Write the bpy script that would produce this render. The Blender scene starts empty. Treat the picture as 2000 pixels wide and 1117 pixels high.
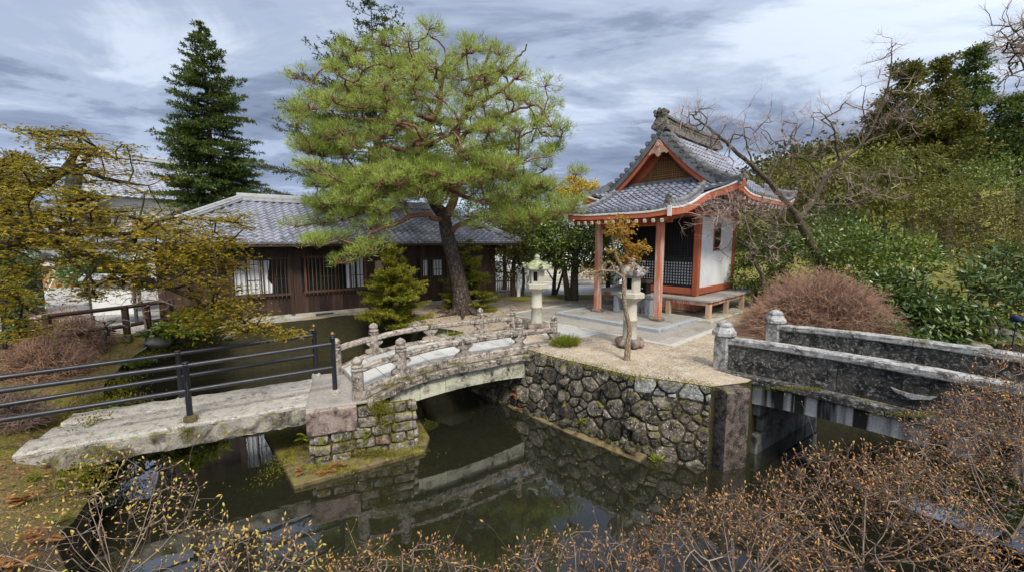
import bpy, math
import numpy as np
from mathutils import Vector, Matrix
from mathutils.geometry import delaunay_2d_cdt

scene = bpy.context.scene
COL = scene.collection
PI = math.pi

# ------------------------------------------------------------------ camera
PITCH = 6.3
FPX = 800.0
CAMZ = 2.5
cam_data = bpy.data.cameras.new("camera")
cam_data.sensor_width = 36.0
cam_data.lens = 36.0 * FPX / 2000.0
cam_data.clip_start = 0.05
cam_data.clip_end = 3000.0
cam = bpy.data.objects.new("camera", cam_data)
COL.objects.link(cam)
cam.location = (0, 0, CAMZ)
cam.rotation_euler = (math.radians(90 - PITCH), 0, 0)
scene.camera = cam

# ------------------------------------------------------------------ world
SUN_AZ, SUN_EL = math.radians(160), math.radians(50)     # clockwise from +Y (view direction)
world = bpy.data.worlds.new("World")
scene.world = world
world.use_nodes = True
wt = world.node_tree
for n in list(wt.nodes): wt.nodes.remove(n)
def wn(t, **kw):
    n = wt.nodes.new(t)
    for k, v in kw.items(): setattr(n, k, v)
    return n
def wmath(op, a, b=None, clamp=False):
    n = wn('ShaderNodeMath', operation=op); n.use_clamp = clamp
    for i, x in enumerate((a, b)):
        if x is None: continue
        if isinstance(x, (int, float)): n.inputs[i].default_value = x
        else: wt.links.new(x, n.inputs[i])
    return n.outputs[0]
def wramp(fac, stops):
    r = wn('ShaderNodeValToRGB')
    r.color_ramp.interpolation = 'EASE'
    el = r.color_ramp.elements
    while len(el) < len(stops): el.new(0.5)
    for e, (p, c) in zip(el, stops):
        e.position = p; e.color = (c[0], c[1], c[2], 1)
    wt.links.new(fac, r.inputs[0]); return r.outputs[0]
sky = wn('ShaderNodeTexSky', sky_type='NISHITA')
sky.sun_disc = False
sky.sun_elevation = SUN_EL
sky.sun_rotation = SUN_AZ
sky.air_density = 1.0; sky.dust_density = 0.6; sky.ozone_density = 1.2
tc = wn('ShaderNodeTexCoord')
sep = wn('ShaderNodeSeparateXYZ'); wt.links.new(tc.outputs['Generated'], sep.inputs[0])
zz = wmath('ADD', wmath('MAXIMUM', sep.outputs[2], 0.0), 0.16)
cu = wmath('DIVIDE', sep.outputs[0], zz)
cv = wmath('DIVIDE', sep.outputs[1], zz)
cmb = wn('ShaderNodeCombineXYZ'); wt.links.new(cu, cmb.inputs[0]); wt.links.new(cv, cmb.inputs[1])
mp = wn('ShaderNodeMapping'); wt.links.new(cmb.outputs[0], mp.inputs[0])
mp.inputs['Rotation'].default_value = (0, 0, math.radians(-33))
mp.inputs['Scale'].default_value = (0.42, 0.80, 1)
def wnoise(scale, detail, rough, dist, off):
    m = wn('ShaderNodeMapping'); wt.links.new(mp.outputs[0], m.inputs[0])
    m.inputs['Location'].default_value = off
    n = wn('ShaderNodeTexNoise'); n.inputs['Scale'].default_value = scale
    n.inputs['Detail'].default_value = detail; n.inputs['Roughness'].default_value = rough
    n.inputs['Distortion'].default_value = dist
    wt.links.new(m.outputs[0], n.inputs['Vector']); return n.outputs['Fac']
n1 = wnoise(1.0, 10, .60, .7, (3.1, 1.7, 0))
n2 = wnoise(2.3, 6, .6, .8, (7.4, 2.2, 1.0))
dens = wmath('ADD', wmath('MULTIPLY', n1, .64), wmath('MULTIPLY', n2, .36))
cloudc = wramp(dens, [(.40, (6.0, 6.6, 7.5)), (.47, (3.9, 4.5, 5.6)), (.53, (2.2, 2.65, 3.6)), (.60, (1.2, 1.5, 2.15))])
# the horizon band is brighter, bluer
hz = wramp(sep.outputs[2], [(0.0, (1, 1, 1)), (.30, (0, 0, 0))])
mixh = wn('ShaderNodeMixRGB', blend_type='MIX'); wt.links.new(wmath('MULTIPLY', hz, .38), mixh.inputs[0])
wt.links.new(cloudc, mixh.inputs[1]); mixh.inputs[2].default_value = (5.0, 5.9, 8.0, 1)
cover = wramp(n2, [(.28, (.72,)*3), (.42, (.96,)*3)])
mixc = wn('ShaderNodeMixRGB', blend_type='MIX'); wt.links.new(cover, mixc.inputs[0])
wt.links.new(sky.outputs[0], mixc.inputs[1]); wt.links.new(mixh.outputs[0], mixc.inputs[2])
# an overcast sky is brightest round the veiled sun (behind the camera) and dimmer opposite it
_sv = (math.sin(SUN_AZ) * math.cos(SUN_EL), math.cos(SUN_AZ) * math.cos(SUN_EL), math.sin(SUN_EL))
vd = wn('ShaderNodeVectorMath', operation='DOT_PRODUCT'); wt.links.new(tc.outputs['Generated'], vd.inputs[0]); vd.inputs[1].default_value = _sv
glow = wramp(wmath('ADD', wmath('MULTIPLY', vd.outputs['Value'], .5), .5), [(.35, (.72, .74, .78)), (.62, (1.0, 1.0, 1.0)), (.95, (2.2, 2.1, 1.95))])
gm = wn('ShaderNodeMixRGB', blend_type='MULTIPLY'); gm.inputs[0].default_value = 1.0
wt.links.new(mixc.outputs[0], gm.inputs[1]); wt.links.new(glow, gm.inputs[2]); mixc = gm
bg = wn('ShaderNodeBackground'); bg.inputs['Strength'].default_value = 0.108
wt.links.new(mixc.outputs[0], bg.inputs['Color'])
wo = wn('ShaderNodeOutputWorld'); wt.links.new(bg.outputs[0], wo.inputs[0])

# ------------------------------------------------------------------ sun
sl = bpy.data.lights.new("sun", 'SUN')
sl.energy = 2.5
sl.angle = math.radians(12)
sl.color = (1.0, .93, .82)
sun = bpy.data.objects.new("sun", sl)
COL.objects.link(sun)
sdir = Vector((math.sin(SUN_AZ) * math.cos(SUN_EL), math.cos(SUN_AZ) * math.cos(SUN_EL), math.sin(SUN_EL)))
sun.rotation_euler = sdir.to_track_quat('Z', 'Y').to_euler()
sun.location = (8, -10, 20)

scene.view_settings.view_transform = 'Standard'
scene.view_settings.look = 'None'
scene.view_settings.exposure = 0.62
scene.view_settings.gamma = 1.0
scene.render.engine = 'CYCLES'
scene.cycles.max_bounces = 6
scene.cycles.diffuse_bounces = 3
scene.cycles.glossy_bounces = 3
scene.cycles.transmission_bounces = 4
scene.cycles.transparent_max_bounces = 12
scene.cycles.caustics_reflective = False
scene.cycles.caustics_refractive = False
try:
    scene.cycles.use_denoising = True
except Exception: pass

# ------------------------------------------------------------------ geometry helpers
cp, sp = math.cos(math.radians(PITCH)), math.sin(math.radians(PITCH))
def ray(px, py):
    u, v = (px - 1000) / FPX, (558.5 - py) / FPX
    return np.array([u, cp + v * sp, v * cp - sp])
def U(px, py, d):                  # world point on a sight line at forward distance d
    r = ray(px, py); r = r * (d / r[1]); return np.array([r[0], r[1], r[2] + CAMZ])
def G(px, py, z=0.0):              # world point on a sight line at height z
    r = ray(px, py); r = r * ((z - CAMZ) / r[2]); return np.array([r[0], r[1], z])
A = np.array
def nrm(v):
    v = np.asarray(v, float); return v / max(1e-9, np.linalg.norm(v))
def RZ(a):
    c, s = math.cos(a), math.sin(a); return A([[c, -s, 0], [s, c, 0], [0, 0, 1.]])

ROOT = {}
class MB:
    def __init__(s): s.V = []; s.L = []; s.S = []; s.SM = []; s.n = 0
    def add(s, v, f, smooth=False):
        v = np.asarray(v, float).reshape(-1, 3)
        if isinstance(f, np.ndarray):
            s.L.append((f + s.n).ravel()); s.S.append(np.full(len(f), f.shape[1])); k = len(f)
        else:
            s.L.append(np.array([i for q in f for i in q], int) + s.n)
            s.S.append(np.array([len(q) for q in f], int)); k = len(f)
        s.SM.append(np.full(k, smooth)); s.V.append(v); s.n += len(v)
    def box(s, c, size, rz=0.0, ch=0.0, R=None, jit=0, rs=None):
        c = np.asarray(c, float); h = np.asarray(size, float) / 2
        R = RZ(rz) if R is None else R
        if ch <= 0:
            v = A([[x, y, z] for z in (-1, 1) for y in (-1, 1) for x in (-1, 1)]) * h
            f = [(0, 2, 3, 1), (4, 5, 7, 6), (0, 1, 5, 4), (2, 6, 7, 3), (0, 4, 6, 2), (1, 3, 7, 5)]
        else:
            ch = min(ch, h.min() * .95)
            sg = A([[x, y, z] for z in (-1, 1) for y in (-1, 1) for x in (-1, 1)], float)
            v = np.zeros((24, 3)); idx = lambda k, a: k * 3 + a
            for k in range(8):
                for a in range(3):
                    q = h - ch; q = q.copy(); q[a] = h[a]; v[idx(k, a)] = sg[k] * q
            f = []
            def order(l, n):
                p = v[list(l)]; m = p.mean(0); n = nrm(n); t = nrm(p[0] - m); b = np.cross(n, t)
                an = [math.atan2(np.dot(q - m, b), np.dot(q - m, t)) for q in p]
                return tuple(x for _, x in sorted(zip(an, l)))
            for a in range(3):
                for sgn in (-1, 1):
                    n = np.zeros(3); n[a] = sgn
                    f.append(order([idx(k, a) for k in range(8) if sg[k][a] == sgn], n))
            for a in range(3):
                for b in range(a + 1, 3):
                    for sa in (-1, 1):
                        for sb in (-1, 1):
                            ks = [k for k in range(8) if sg[k][a] == sa and sg[k][b] == sb]
                            n = np.zeros(3); n[a] = sa; n[b] = sb
                            f.append(order([idx(k, q) for k in ks for q in (a, b)], n))
            for k in range(8): f.append(order([idx(k, 0), idx(k, 1), idx(k, 2)], sg[k]))
        if jit and rs is not None:
            if ch > 0: v = v + np.repeat(rs.uniform(-jit, jit, (8, 3)), 3, 0) + rs.uniform(-jit, jit, v.shape) * .3
            else: v = v + rs.uniform(-jit, jit, v.shape)
        s.add(v @ R.T + c, f)
    def beam(s, a, b, w, h, up=(0, 0, 1), ch=0.0):
        a, b = np.asarray(a, float), np.asarray(b, float); x = nrm(b - a)
        y = nrm(np.cross(up, x)); z = np.cross(x, y)
        s.box((a + b) / 2, (np.linalg.norm(b - a), w, h), R=np.stack([x, y, z], 1), ch=ch)
    def tube(s, pts, rad, n=6, cap=True, smooth=True):
        P = np.asarray(pts, float); m = len(P)
        r = np.broadcast_to(np.asarray(rad, float), (m,))
        T = np.zeros_like(P); T[1:-1] = P[2:] - P[:-2]; T[0] = P[1] - P[0]; T[-1] = P[-1] - P[-2]
        T /= np.maximum(1e-9, np.linalg.norm(T, axis=1))[:, None]
        ref = A([0, 0, 1.]) if abs(T[:, 2]).mean() < .8 else A([1., .2, 0])
        X = np.cross(T, ref); X /= np.maximum(1e-6, np.linalg.norm(X, axis=1))[:, None]
        Y = np.cross(T, X)
        an = np.arange(n) * 2 * PI / n
        V = P[:, None] + r[:, None, None] * (np.cos(an)[None, :, None] * X[:, None] + np.sin(an)[None, :, None] * Y[:, None])
        i = np.arange(m - 1)[:, None] * n; j = np.arange(n)[None]; j2 = (j + 1) % n
        F = np.stack([i + j, i + n + j, i + n + j2, i + j2], -1).reshape(-1, 4)
        s.add(V.reshape(-1, 3), F, smooth)
        if cap:
            s.add(V[0], [tuple(range(n))]); s.add(V[-1], [tuple(range(n))[::-1]])
    def lathe(s, prof, c=(0, 0, 0), n=16, smooth=True, rot=0.0, sq=None):
        prof = np.asarray(prof, float); m = len(prof)
        an = np.arange(n) * 2 * PI / n + rot
        V = np.zeros((m, n, 3)); V[..., 0] = prof[:, :1] * np.cos(an); V[..., 1] = prof[:, :1] * np.sin(an); V[..., 2] = prof[:, 1:]
        i = np.arange(m - 1)[:, None] * n; j = np.arange(n)[None]; j2 = (j + 1) % n
        F = np.stack([i + j, i + j2, i + n + j2, i + n + j], -1).reshape(-1, 4)
        s.add(V.reshape(-1, 3) + np.asarray(c, float), F, smooth)
        s.add(V[0] + np.asarray(c, float), [tuple(range(n))[::-1]]); s.add(V[-1] + np.asarray(c, float), [tuple(range(n))])
    def grid(s, P, smooth=False, flip=False):
        P = np.asarray(P, float); a, b = P.shape[:2]
        i = np.arange(a - 1)[:, None] * b; j = np.arange(b - 1)[None]
        F = np.stack([i + j, i + j + 1, i + b + j + 1, i + b + j], -1).reshape(-1, 4)
        if flip: F = F[:, ::-1].copy()
        s.add(P.reshape(-1, 3), F, smooth)
    def prism(s, poly, o, ux, uy, depth):          # 2-D outline in (ux, uy) swept along uz by depth (centred)
        o, ux, uy = A(o, float), nrm(ux), nrm(uy); uz = np.cross(ux, uy)
        p = np.asarray(poly, float); n = len(p)
        base = o + p[:, :1] * ux + p[:, 1:] * uy
        v = np.concatenate([base - uz * depth / 2, base + uz * depth / 2])
        f = [tuple(range(n))[::-1], tuple(range(n, 2 * n))]
        for i in range(n):
            j = (i + 1) % n; f.append((i, j, n + j, n + i))
        s.add(v, f)
    def quads(s, Q): 
        Q = np.asarray(Q, float); n, k = Q.shape[:2]
        s.add(Q.reshape(-1, 3), np.arange(n * k).reshape(n, k))
    def build(s, name, mat, parent=None):
        V = np.concatenate(s.V); L = np.concatenate(s.L); S = np.concatenate(s.S); SM = np.concatenate(s.SM)
        rt = parent
        while rt is not None and rt.parent is not None: rt = rt.parent
        if rt is not None:
            loc, rz = ROOT[rt.name]; V = (V - loc) @ RZ(rz)
        me = bpy.data.meshes.new(name)
        me.vertices.add(len(V)); me.vertices.foreach_set('co', V.astype(np.float32).ravel())
        me.loops.add(len(L)); me.loops.foreach_set('vertex_index', L.astype(np.int32))
        st = np.concatenate([[0], np.cumsum(S)[:-1]])
        me.polygons.add(len(S)); me.polygons.foreach_set('loop_start', st.astype(np.int32))
        me.polygons.foreach_set('loop_total', S.astype(np.int32))
        me.polygons.foreach_set('use_smooth', SM)
        me.update(calc_edges=True); me.validate()
        if mat is not None: me.materials.append(mat)
        o = bpy.data.objects.new(name, me); COL.objects.link(o)
        if parent is not None: o.parent = parent
        return o

def thing(name, label, cat, loc=(0, 0, 0), rz=0.0, group=None):
    o = bpy.data.objects.new(name, None); COL.objects.link(o)
    o.location = tuple(loc); o.rotation_euler = (0, 0, rz); o.empty_display_size = .1
    ROOT[o.name] = (A(loc, float), rz)
    o['label'] = label; o['category'] = cat
    if group: o['group'] = group
    return o
def tag(o, label=None, cat=None, group=None, kind=None):
    if label: o['label'] = label
    if cat: o['category'] = cat
    if group: o['group'] = group
    if kind: o['kind'] = kind
    return o
def struct(mb, name, mat): return tag(mb.build(name, mat), kind='structure')
def single(mb, name, mat, label, cat, loc, group=None):   # a thing that is one mesh, origin at its base
    loc = A(loc, float); mb.V = [v - loc for v in mb.V]
    o = mb.build(name, mat); o.location = tuple(loc)
    return tag(o, label, cat, group)
def dup(root, loc, rz, label, group=None, scale=None):
    r = root.copy(); COL.objects.link(r); r.location = tuple(loc); r.rotation_euler = (0, 0, rz); r['label'] = label
    if scale: r.scale = scale
    if group: r['group'] = group
    for ch in list(root.children):
        c = ch.copy(); COL.objects.link(c); c.parent = r
        for g in ch.children:
            d = g.copy(); COL.objects.link(d); d.parent = c
    return r
class Fr:                          # a local frame: F(x, y, z) -> world
    def __init__(s, o, rz): s.o = A(o, float); s.rz = rz; s.R = RZ(rz)
    def __call__(s, x, y, z): return s.o + s.R @ A([x, y, z], float)
    def pts(s, P): return s.o + np.asarray(P, float) @ s.R.T

def voronoi(seeds, w, h, rad=None):
    out = []
    for i, p in enumerate(seeds):
        poly = [A([0, 0.]), A([w, 0.]), A([w, h]), A([0, h])]
        d = np.linalg.norm(seeds - p, axis=1); near = np.argsort(d)[1:22]
        for j in near:
            n = seeds[j] - p; tt = .5 if rad is None else min(.8, max(.2, .5 + (rad[i] ** 2 - rad[j] ** 2) / (2 * float(np.dot(n, n))))); m = p + n * tt; new = []
            for k in range(len(poly)):
                a, b = poly[k], poly[(k + 1) % len(poly)]
                da, db = np.dot(a - m, n), np.dot(b - m, n)
                if da <= 0: new.append(a)
                if da * db < 0: new.append(a + (b - a) * da / (da - db))
            poly = new
            if len(poly) < 3: break
        if len(poly) >= 3: out.append(np.array(poly))
    return out
def stone_face(mb, poly, o, ux, uy, rs, gap=.012, out=.05, rough=.012):
    """one boulder of a masonry face: rounded pillow over a 2-D cell"""
    c = poly.mean(0); per = []
    for k in range(len(poly)):
        a, b = poly[k], poly[(k + 1) % len(poly)]
        m = max(1, int(np.linalg.norm(b - a) / .06))
        for q in range(m): per.append(a + (b - a) * q / m)
    per = np.array(per); n = len(per)
    if n < 4: return
    per = np.concatenate([per]); sm = (np.roll(per, 1, 0) + per * 2 + np.roll(per, -1, 0)) / 4
    sm = (np.roll(sm, 1, 0) + sm * 2 + np.roll(sm, -1, 0)) / 4
    dd = sm - c; ln = np.linalg.norm(dd, axis=1)[:, None]
    edge = c + (per * .55 + sm * .45 - c) * np.maximum(.3, (ln - gap) / np.maximum(ln, 1e-5))
    uz = np.cross(ux, uy); rings = []
    tilt = rs.uniform(-.12, .12, 2)
    k0 = out * rs.uniform(.5, 1.25)
    for sc, z in ((1, -.06), (1.0, .45), (.95, .85), (.75, .97), (.4, 1.0)):
        q = c + (edge - c) * sc
        off = (k0 * z if z > 0 else z) + ((q - c) @ tilt if z > .2 else 0) + rs.uniform(-rough, rough, n) * (z > 0)
        rings.append(o + q[:, :1] * ux + q[:, 1:] * uy + np.asarray(off).reshape(-1, 1) * np.ones((n, 1)) * uz)
    V = np.concatenate(rings + [(o + c[0] * ux + c[1] * uy + k0 * 1.02 * uz)[None]])
    F = []
    for r in range(4):
        for i in range(n):
            j = (i + 1) % n; F.append((r * n + i, r * n + j, (r + 1) * n + j, (r + 1) * n + i))
    for i in range(n): F.append((4 * n + i, 4 * n + (i + 1) % n, 5 * n))
    mb.add(V, F, True)

def boulder(mb, c, size, rs, sub=3):
    """irregular rock from a noisy sphere"""
    nu, nv = 14, 9
    th = np.linspace(0, 2 * PI, nu, endpoint=False); ph = np.linspace(.02, PI - .02, nv)
    D = np.stack([np.sin(ph)[:, None] * np.cos(th), np.sin(ph)[:, None] * np.sin(th), np.cos(ph)[:, None] * np.ones(nu)], -1)
    r = np.ones((nv, nu))
    for _ in range(9):
        d = nrm(rs.normal(size=3)); lim = rs.uniform(.62, .95)
        pr = D @ d; r = np.minimum(r, np.where(pr > 1e-3, lim / np.maximum(pr, 1e-3), 9))
    r *= 1 + rs.uniform(-.03, .03, r.shape)
    V = D * r[..., None] * np.asarray(size) / 2
    V = V @ RZ(rs.uniform(0, 6)).T + np.asarray(c)
    i = np.arange(nv - 1)[:, None] * nu; j = np.arange(nu)[None]; j2 = (j + 1) % nu
    F = np.stack([i + j, i + nu + j, i + nu + j2, i + j2], -1).reshape(-1, 4)
    mb.add(V.reshape(-1, 3), F, True)
    mb.add(V[0], [tuple(range(nu))]); mb.add(V[-1], [tuple(range(nu))[::-1]])

# ------------------------------------------------------------------ plant helpers
def leaves(mb, C, D, N, L, W, fold=.25, k=4):
    """leaf blades: C base (n,3), D axis, N face normal; L, W arrays or floats"""
    n = len(C); D = D / np.maximum(1e-6, np.linalg.norm(D, axis=1))[:, None]
    S = np.cross(D, N); S /= np.maximum(1e-6, np.linalg.norm(S, axis=1))[:, None]
    Nn = np.cross(S, D)
    L = np.broadcast_to(L, (n,))[:, None]; W = np.broadcast_to(W, (n,))[:, None]
    if k == 3: Q = np.stack([C - S * W / 2, C + S * W / 2, C + D * L], 1)
    elif k == 4: Q = np.stack([C, C + D * L * .45 + S * W / 2 + Nn * W * fold, C + D * L, C + D * L * .45 - S * W / 2 + Nn * W * fold], 1)
    else:
        Q = np.stack([C, C + D * L * .28 + S * W * .42, C + D * L * .68 + S * W * .42 - Nn * L * .04, C + D * L - Nn * L * .12,
                      C + D * L * .68 - S * W * .42 - Nn * L * .04, C + D * L * .28 - S * W * .42], 1)
    mb.quads(Q)
def rdir(rs, n):
    v = rs.normal(size=(n, 3)); return v / np.linalg.norm(v, axis=1)[:, None]

class Skel:
    def __init__(s, cap=40000): s.P = np.zeros((cap, 3)); s.par = np.full(cap, -1, int); s.n = 0; s.R0 = np.zeros(cap)
    def _add(s, p, par):
        if s.n >= len(s.P):
            s.P = np.concatenate([s.P, np.zeros_like(s.P)]); s.par = np.concatenate([s.par, np.full(len(s.par), -1)]); s.R0 = np.concatenate([s.R0, np.zeros_like(s.R0)])
        s.P[s.n] = p; s.par[s.n] = par; s.n += 1; return s.n - 1
    def limb(s, pts, rad=None, parent=None, step=.18, wob=0, rs=None):
        """hand-drawn limb; joins the nearest existing node unless parent is given"""
        pts = [np.asarray(p, float) for p in pts]
        if parent is None and s.n:
            parent = int(np.argmin(np.linalg.norm(s.P[:s.n] - pts[0], axis=1)))
            pts = [s.P[parent].copy()] + pts[1:]
        P = np.array(pts); m = len(P)
        # Catmull-Rom
        Q = np.concatenate([[2 * P[0] - P[1]], P, [2 * P[-1] - P[-2]]]); out = []
        rr = np.zeros(m) if rad is None else np.asarray(rad, float)
        for i in range(m - 1):
            a, b, c, d = Q[i:i + 4]; k = max(1, int(np.linalg.norm(c - b) / step))
            for t in np.arange(k) / k:
                out.append((.5 * (2 * b + (c - a) * t + (2 * a - 5 * b + 4 * c - d) * t * t + (3 * b - a - 3 * c + d) * t ** 3), rr[i] + (rr[i + 1] - rr[i]) * t))
        out.append((P[-1], rr[-1])); cur = -1 if parent is None else parent
        for q, (p, r) in enumerate(out):
            if q == 0 and cur >= 0: continue
            if wob and rs is not None and q: p = p + rs.normal(size=3) * wob
            cur = s._add(p, cur); s.R0[cur] = r
        return cur
    def grow(s, T, rs, step=.22, bend=.22, jit=.03, up=0., order=True):
        T = np.asarray(T, float); ends = []
        if order:
            base = s.P[:s.n]; d = np.array([np.min(np.linalg.norm(base - t, axis=1)) for t in T]); T = T[np.argsort(d)]
        for t in T:
            d = np.linalg.norm(s.P[:s.n] - t, axis=1); j = int(np.argmin(d)); L = d[j]
            k = max(1, int(L / step)); a = s.P[j]; ctrl = (a + t) / 2 + rs.normal(size=3) * L * bend + A([0, 0, up * L])
            cur = j
            for q in range(1, k + 1):
                u = q / k; p = (1 - u) ** 2 * a + 2 * u * (1 - u) * ctrl + u * u * t
                if q < k: p = p + rs.normal(size=3) * jit
                cur = s._add(p, cur)
            ends.append(cur)
        return ends
    def radii(s, tip, trunk):
        n = s.n; cnt = np.zeros(n); ch = np.zeros(n, int)
        for i in range(n):
            if s.par[i] >= 0: ch[s.par[i]] += 1
        for i in range(n - 1, -1, -1):
            if ch[i] == 0: cnt[i] += 1
            if s.par[i] >= 0: cnt[s.par[i]] += cnt[i]
        ex = math.log(trunk / tip) / max(.1, math.log(max(2, cnt[0])))
        r = tip * np.maximum(1, cnt) ** ex
        for i in range(n):
            if s.R0[i] > 0: r[i] = max(r[i] * .35, s.R0[i])
        for i in range(1, n):
            if s.par[i] >= 0: r[i] = min(r[i], r[s.par[i]])
        s.r = r; s.cnt = cnt; return r
    def tubes(s, mb, split=None, mb2=None, nmax=10):
        n = s.n; kids = [[] for _ in range(n)]
        for i in range(n):
            if s.par[i] >= 0: kids[s.par[i]].append(i)
        starts = [(-1, i) for i in range(n) if s.par[i] < 0]
        while starts:
            p, i = starts.pop(); chain = [p] if p >= 0 else []
            while True:
                chain.append(i)
                if not kids[i]: break
                ks = sorted(kids[i], key=lambda q: -s.cnt[q])
                for q in ks[1:]: starts.append((i, q))
                i = ks[0]
            if len(chain) < 2: continue
            P = s.P[chain]; r = s.r[chain].copy()
            if p >= 0: r[0] = min(r[0], r[1] * 1.25)
            R = r.max(); k = 3 if R < .008 else 4 if R < .02 else 6 if R < .06 else nmax
            (mb2 if (split and R < split and mb2 is not None) else mb).tube(P, r, k, cap=False)

def ell_points(rs, n, c, r, shell=.55, zmin=-1.0):
    d = rdir(rs, int(n * 1.6)); d = d[d[:, 2] > zmin][:n]
    u = rs.uniform(shell ** 3, 1, len(d)) ** (1 / 3)
    return np.asarray(c) + d * u[:, None] * np.asarray(r), d
# ------------------------------------------------------------------ materials
class NT:
    def __init__(s, name):
        s.m = bpy.data.materials.new(name); s.m.use_nodes = True; s.t = s.m.node_tree
        for n in list(s.t.nodes): s.t.nodes.remove(n)
        s.out = s.n('ShaderNodeOutputMaterial')
    def n(s, t, **kw):
        q = s.t.nodes.new(t)
        for k, v in kw.items(): setattr(q, k, v)
        return q
    def link(s, a, b): s.t.links.new(a, b)
    def inp(s, node, key, v):
        if v is None: return
        if isinstance(v, bpy.types.NodeSocket): s.link(v, node.inputs[key])
        elif isinstance(v, (tuple, list)):
            sock = node.inputs[key]; sock.default_value = (*v[:3], 1.0) if sock.type == 'RGBA' else tuple(v)
        else: node.inputs[key].default_value = v
    def math(s, op, a, b=None, clamp=False):
        q = s.n('ShaderNodeMath', operation=op); q.use_clamp = clamp; s.inp(q, 0, a)
        if b is not None: s.inp(q, 1, b)
        return q.outputs[0]
    def mix(s, f, a, b, mode='MIX'):
        q = s.n('ShaderNodeMixRGB', blend_type=mode); s.inp(q, 0, f); s.inp(q, 1, a); s.inp(q, 2, b); return q.outputs[0]
    def co(s, which='Object', scale=(1, 1, 1), rot=(0, 0, 0), loc=(0, 0, 0)):
        c = s.n('ShaderNodeTexCoord'); m = s.n('ShaderNodeMapping'); s.link(c.outputs[which], m.inputs[0])
        m.inputs['Scale'].default_value = scale; m.inputs['Rotation'].default_value = rot; m.inputs['Location'].default_value = loc
        return m.outputs[0]
    def noise(s, scale, detail=6, rough=.6, dist=0., vec=None):
        q = s.n('ShaderNodeTexNoise'); q.inputs['Scale'].default_value = scale; q.inputs['Detail'].default_value = detail
        q.inputs['Roughness'].default_value = rough; q.inputs['Distortion'].default_value = dist
        s.link(vec if vec is not None else s.co(), q.inputs['Vector']); return q.outputs['Fac']
    def ramp(s, f, stops, interp='LINEAR'):
        q = s.n('ShaderNodeValToRGB'); q.color_ramp.interpolation = interp; el = q.color_ramp.elements
        while len(el) < len(stops): el.new(.5)
        for e, (p, c) in zip(el, stops):
            if isinstance(c, (int, float)): c = (c, c, c)
            e.position = p; e.color = (*c, 1)
        s.link(f, q.inputs[0]); return q.outputs[0]
    def island(s): return s.n('ShaderNodeNewGeometry').outputs['Random Per Island']
    def bump(s, h, dist=.01, strength=1.0, nrm=None):
        q = s.n('ShaderNodeBump'); q.inputs['Distance'].default_value = dist; q.inputs['Strength'].default_value = strength
        s.link(h, q.inputs['Height'])
        if nrm is not None: s.link(nrm, q.inputs['Normal'])
        return q.outputs[0]
    def pbr(s, col, rough=.7, normal=None, spec=.4, metal=0., **kw):
        q = s.n('ShaderNodeBsdfPrincipled'); s.inp(q, 'Base Color', col); s.inp(q, 'Roughness', rough)
        s.inp(q, 'Specular IOR Level', spec); s.inp(q, 'Metallic', metal)
        if normal is not None: s.link(normal, q.inputs['Normal'])
        return q
    def done(s, shader): s.link(shader.outputs[0], s.out.inputs[0]); return s.m

def stone_mat(name, base, dark, pale, moss=0., dk=.5, pl=.35, scale=1., island=.35, bump=.012, rough=.85, mosscol=(.115, .105, .014)):
    t = NT(name); v = t.co()
    a = t.noise(2.2 * scale, 8, .68, .4, v)
    col = t.mix(t.ramp(a, [(dk - .13, 1.), (dk + .05, 0.)]), base, dark)
    b = t.noise(9 * scale, 8, .75, .6, v)
    col = t.mix(t.ramp(b, [(1 - pl - .05, 0.), (1 - pl + .05, .85)]), col, pale)
    c = t.noise(26 * scale, 5, .7, 0, v)
    col = t.mix(.55, col, t.mix(1., col, t.ramp(c, [(.3, .35), (.7, 1.5)]), 'MULTIPLY'))
    if island: col = t.mix(1., col, t.ramp(t.island(), [(0, 1 - island), (1, 1 + island)]), 'MULTIPLY')
    if moss > 0:
        g = t.n('ShaderNodeNewGeometry'); sp_ = t.n('ShaderNodeSeparateXYZ'); t.link(g.outputs['Normal'], sp_.inputs[0])
        up = t.math('MULTIPLY', sp_.outputs[2], .10)
        mn = t.math('ADD', t.noise(3.1 * scale, 6, .65, .5, t.co(loc=(4, 7, 2))), up)
        mm = t.ramp(mn, [(.70 - moss * .3, 0.), (.78 - moss * .3, 1.)])
        mc = t.mix(t.noise(30, 3, .6, 0, v), mosscol, tuple(x * 2.0 for x in mosscol))
        col = t.mix(mm, col, mc)
    h = t.math('ADD', t.math('MULTIPLY', t.noise(14 * scale, 8, .7, .3, v), 1.0), t.math('MULTIPLY', c, .5))
    return t.done(t.pbr(col, rough, t.bump(h, bump, .9), .3))

def wood_mat(name, c1, c2, grain=(14, 14, 1.2), rough=.75, worn=None, wornamt=.3, island=.25, spec=.3):
    t = NT(name); v = t.co(scale=grain)
    a = t.noise(1.6, 8, .7, 1.2, v)
    col = t.mix(t.ramp(a, [(.3, 0.), (.7, 1.)]), c1, c2)
    if worn is not None:
        w = t.noise(1.1, 9, .75, .6, t.co(scale=(grain[0] * .5, grain[1] * .5, grain[2] * .6)))
        col = t.mix(t.ramp(w, [(.72 - wornamt * .5, 0.), (.80 - wornamt * .5, .9)]), col, worn)
    if island: col = t.mix(1., col, t.ramp(t.island(), [(0, 1 - island), (1, 1 + island)]), 'MULTIPLY')
    return t.done(t.pbr(col, rough, t.bump(a, .004, .8), spec))

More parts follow.
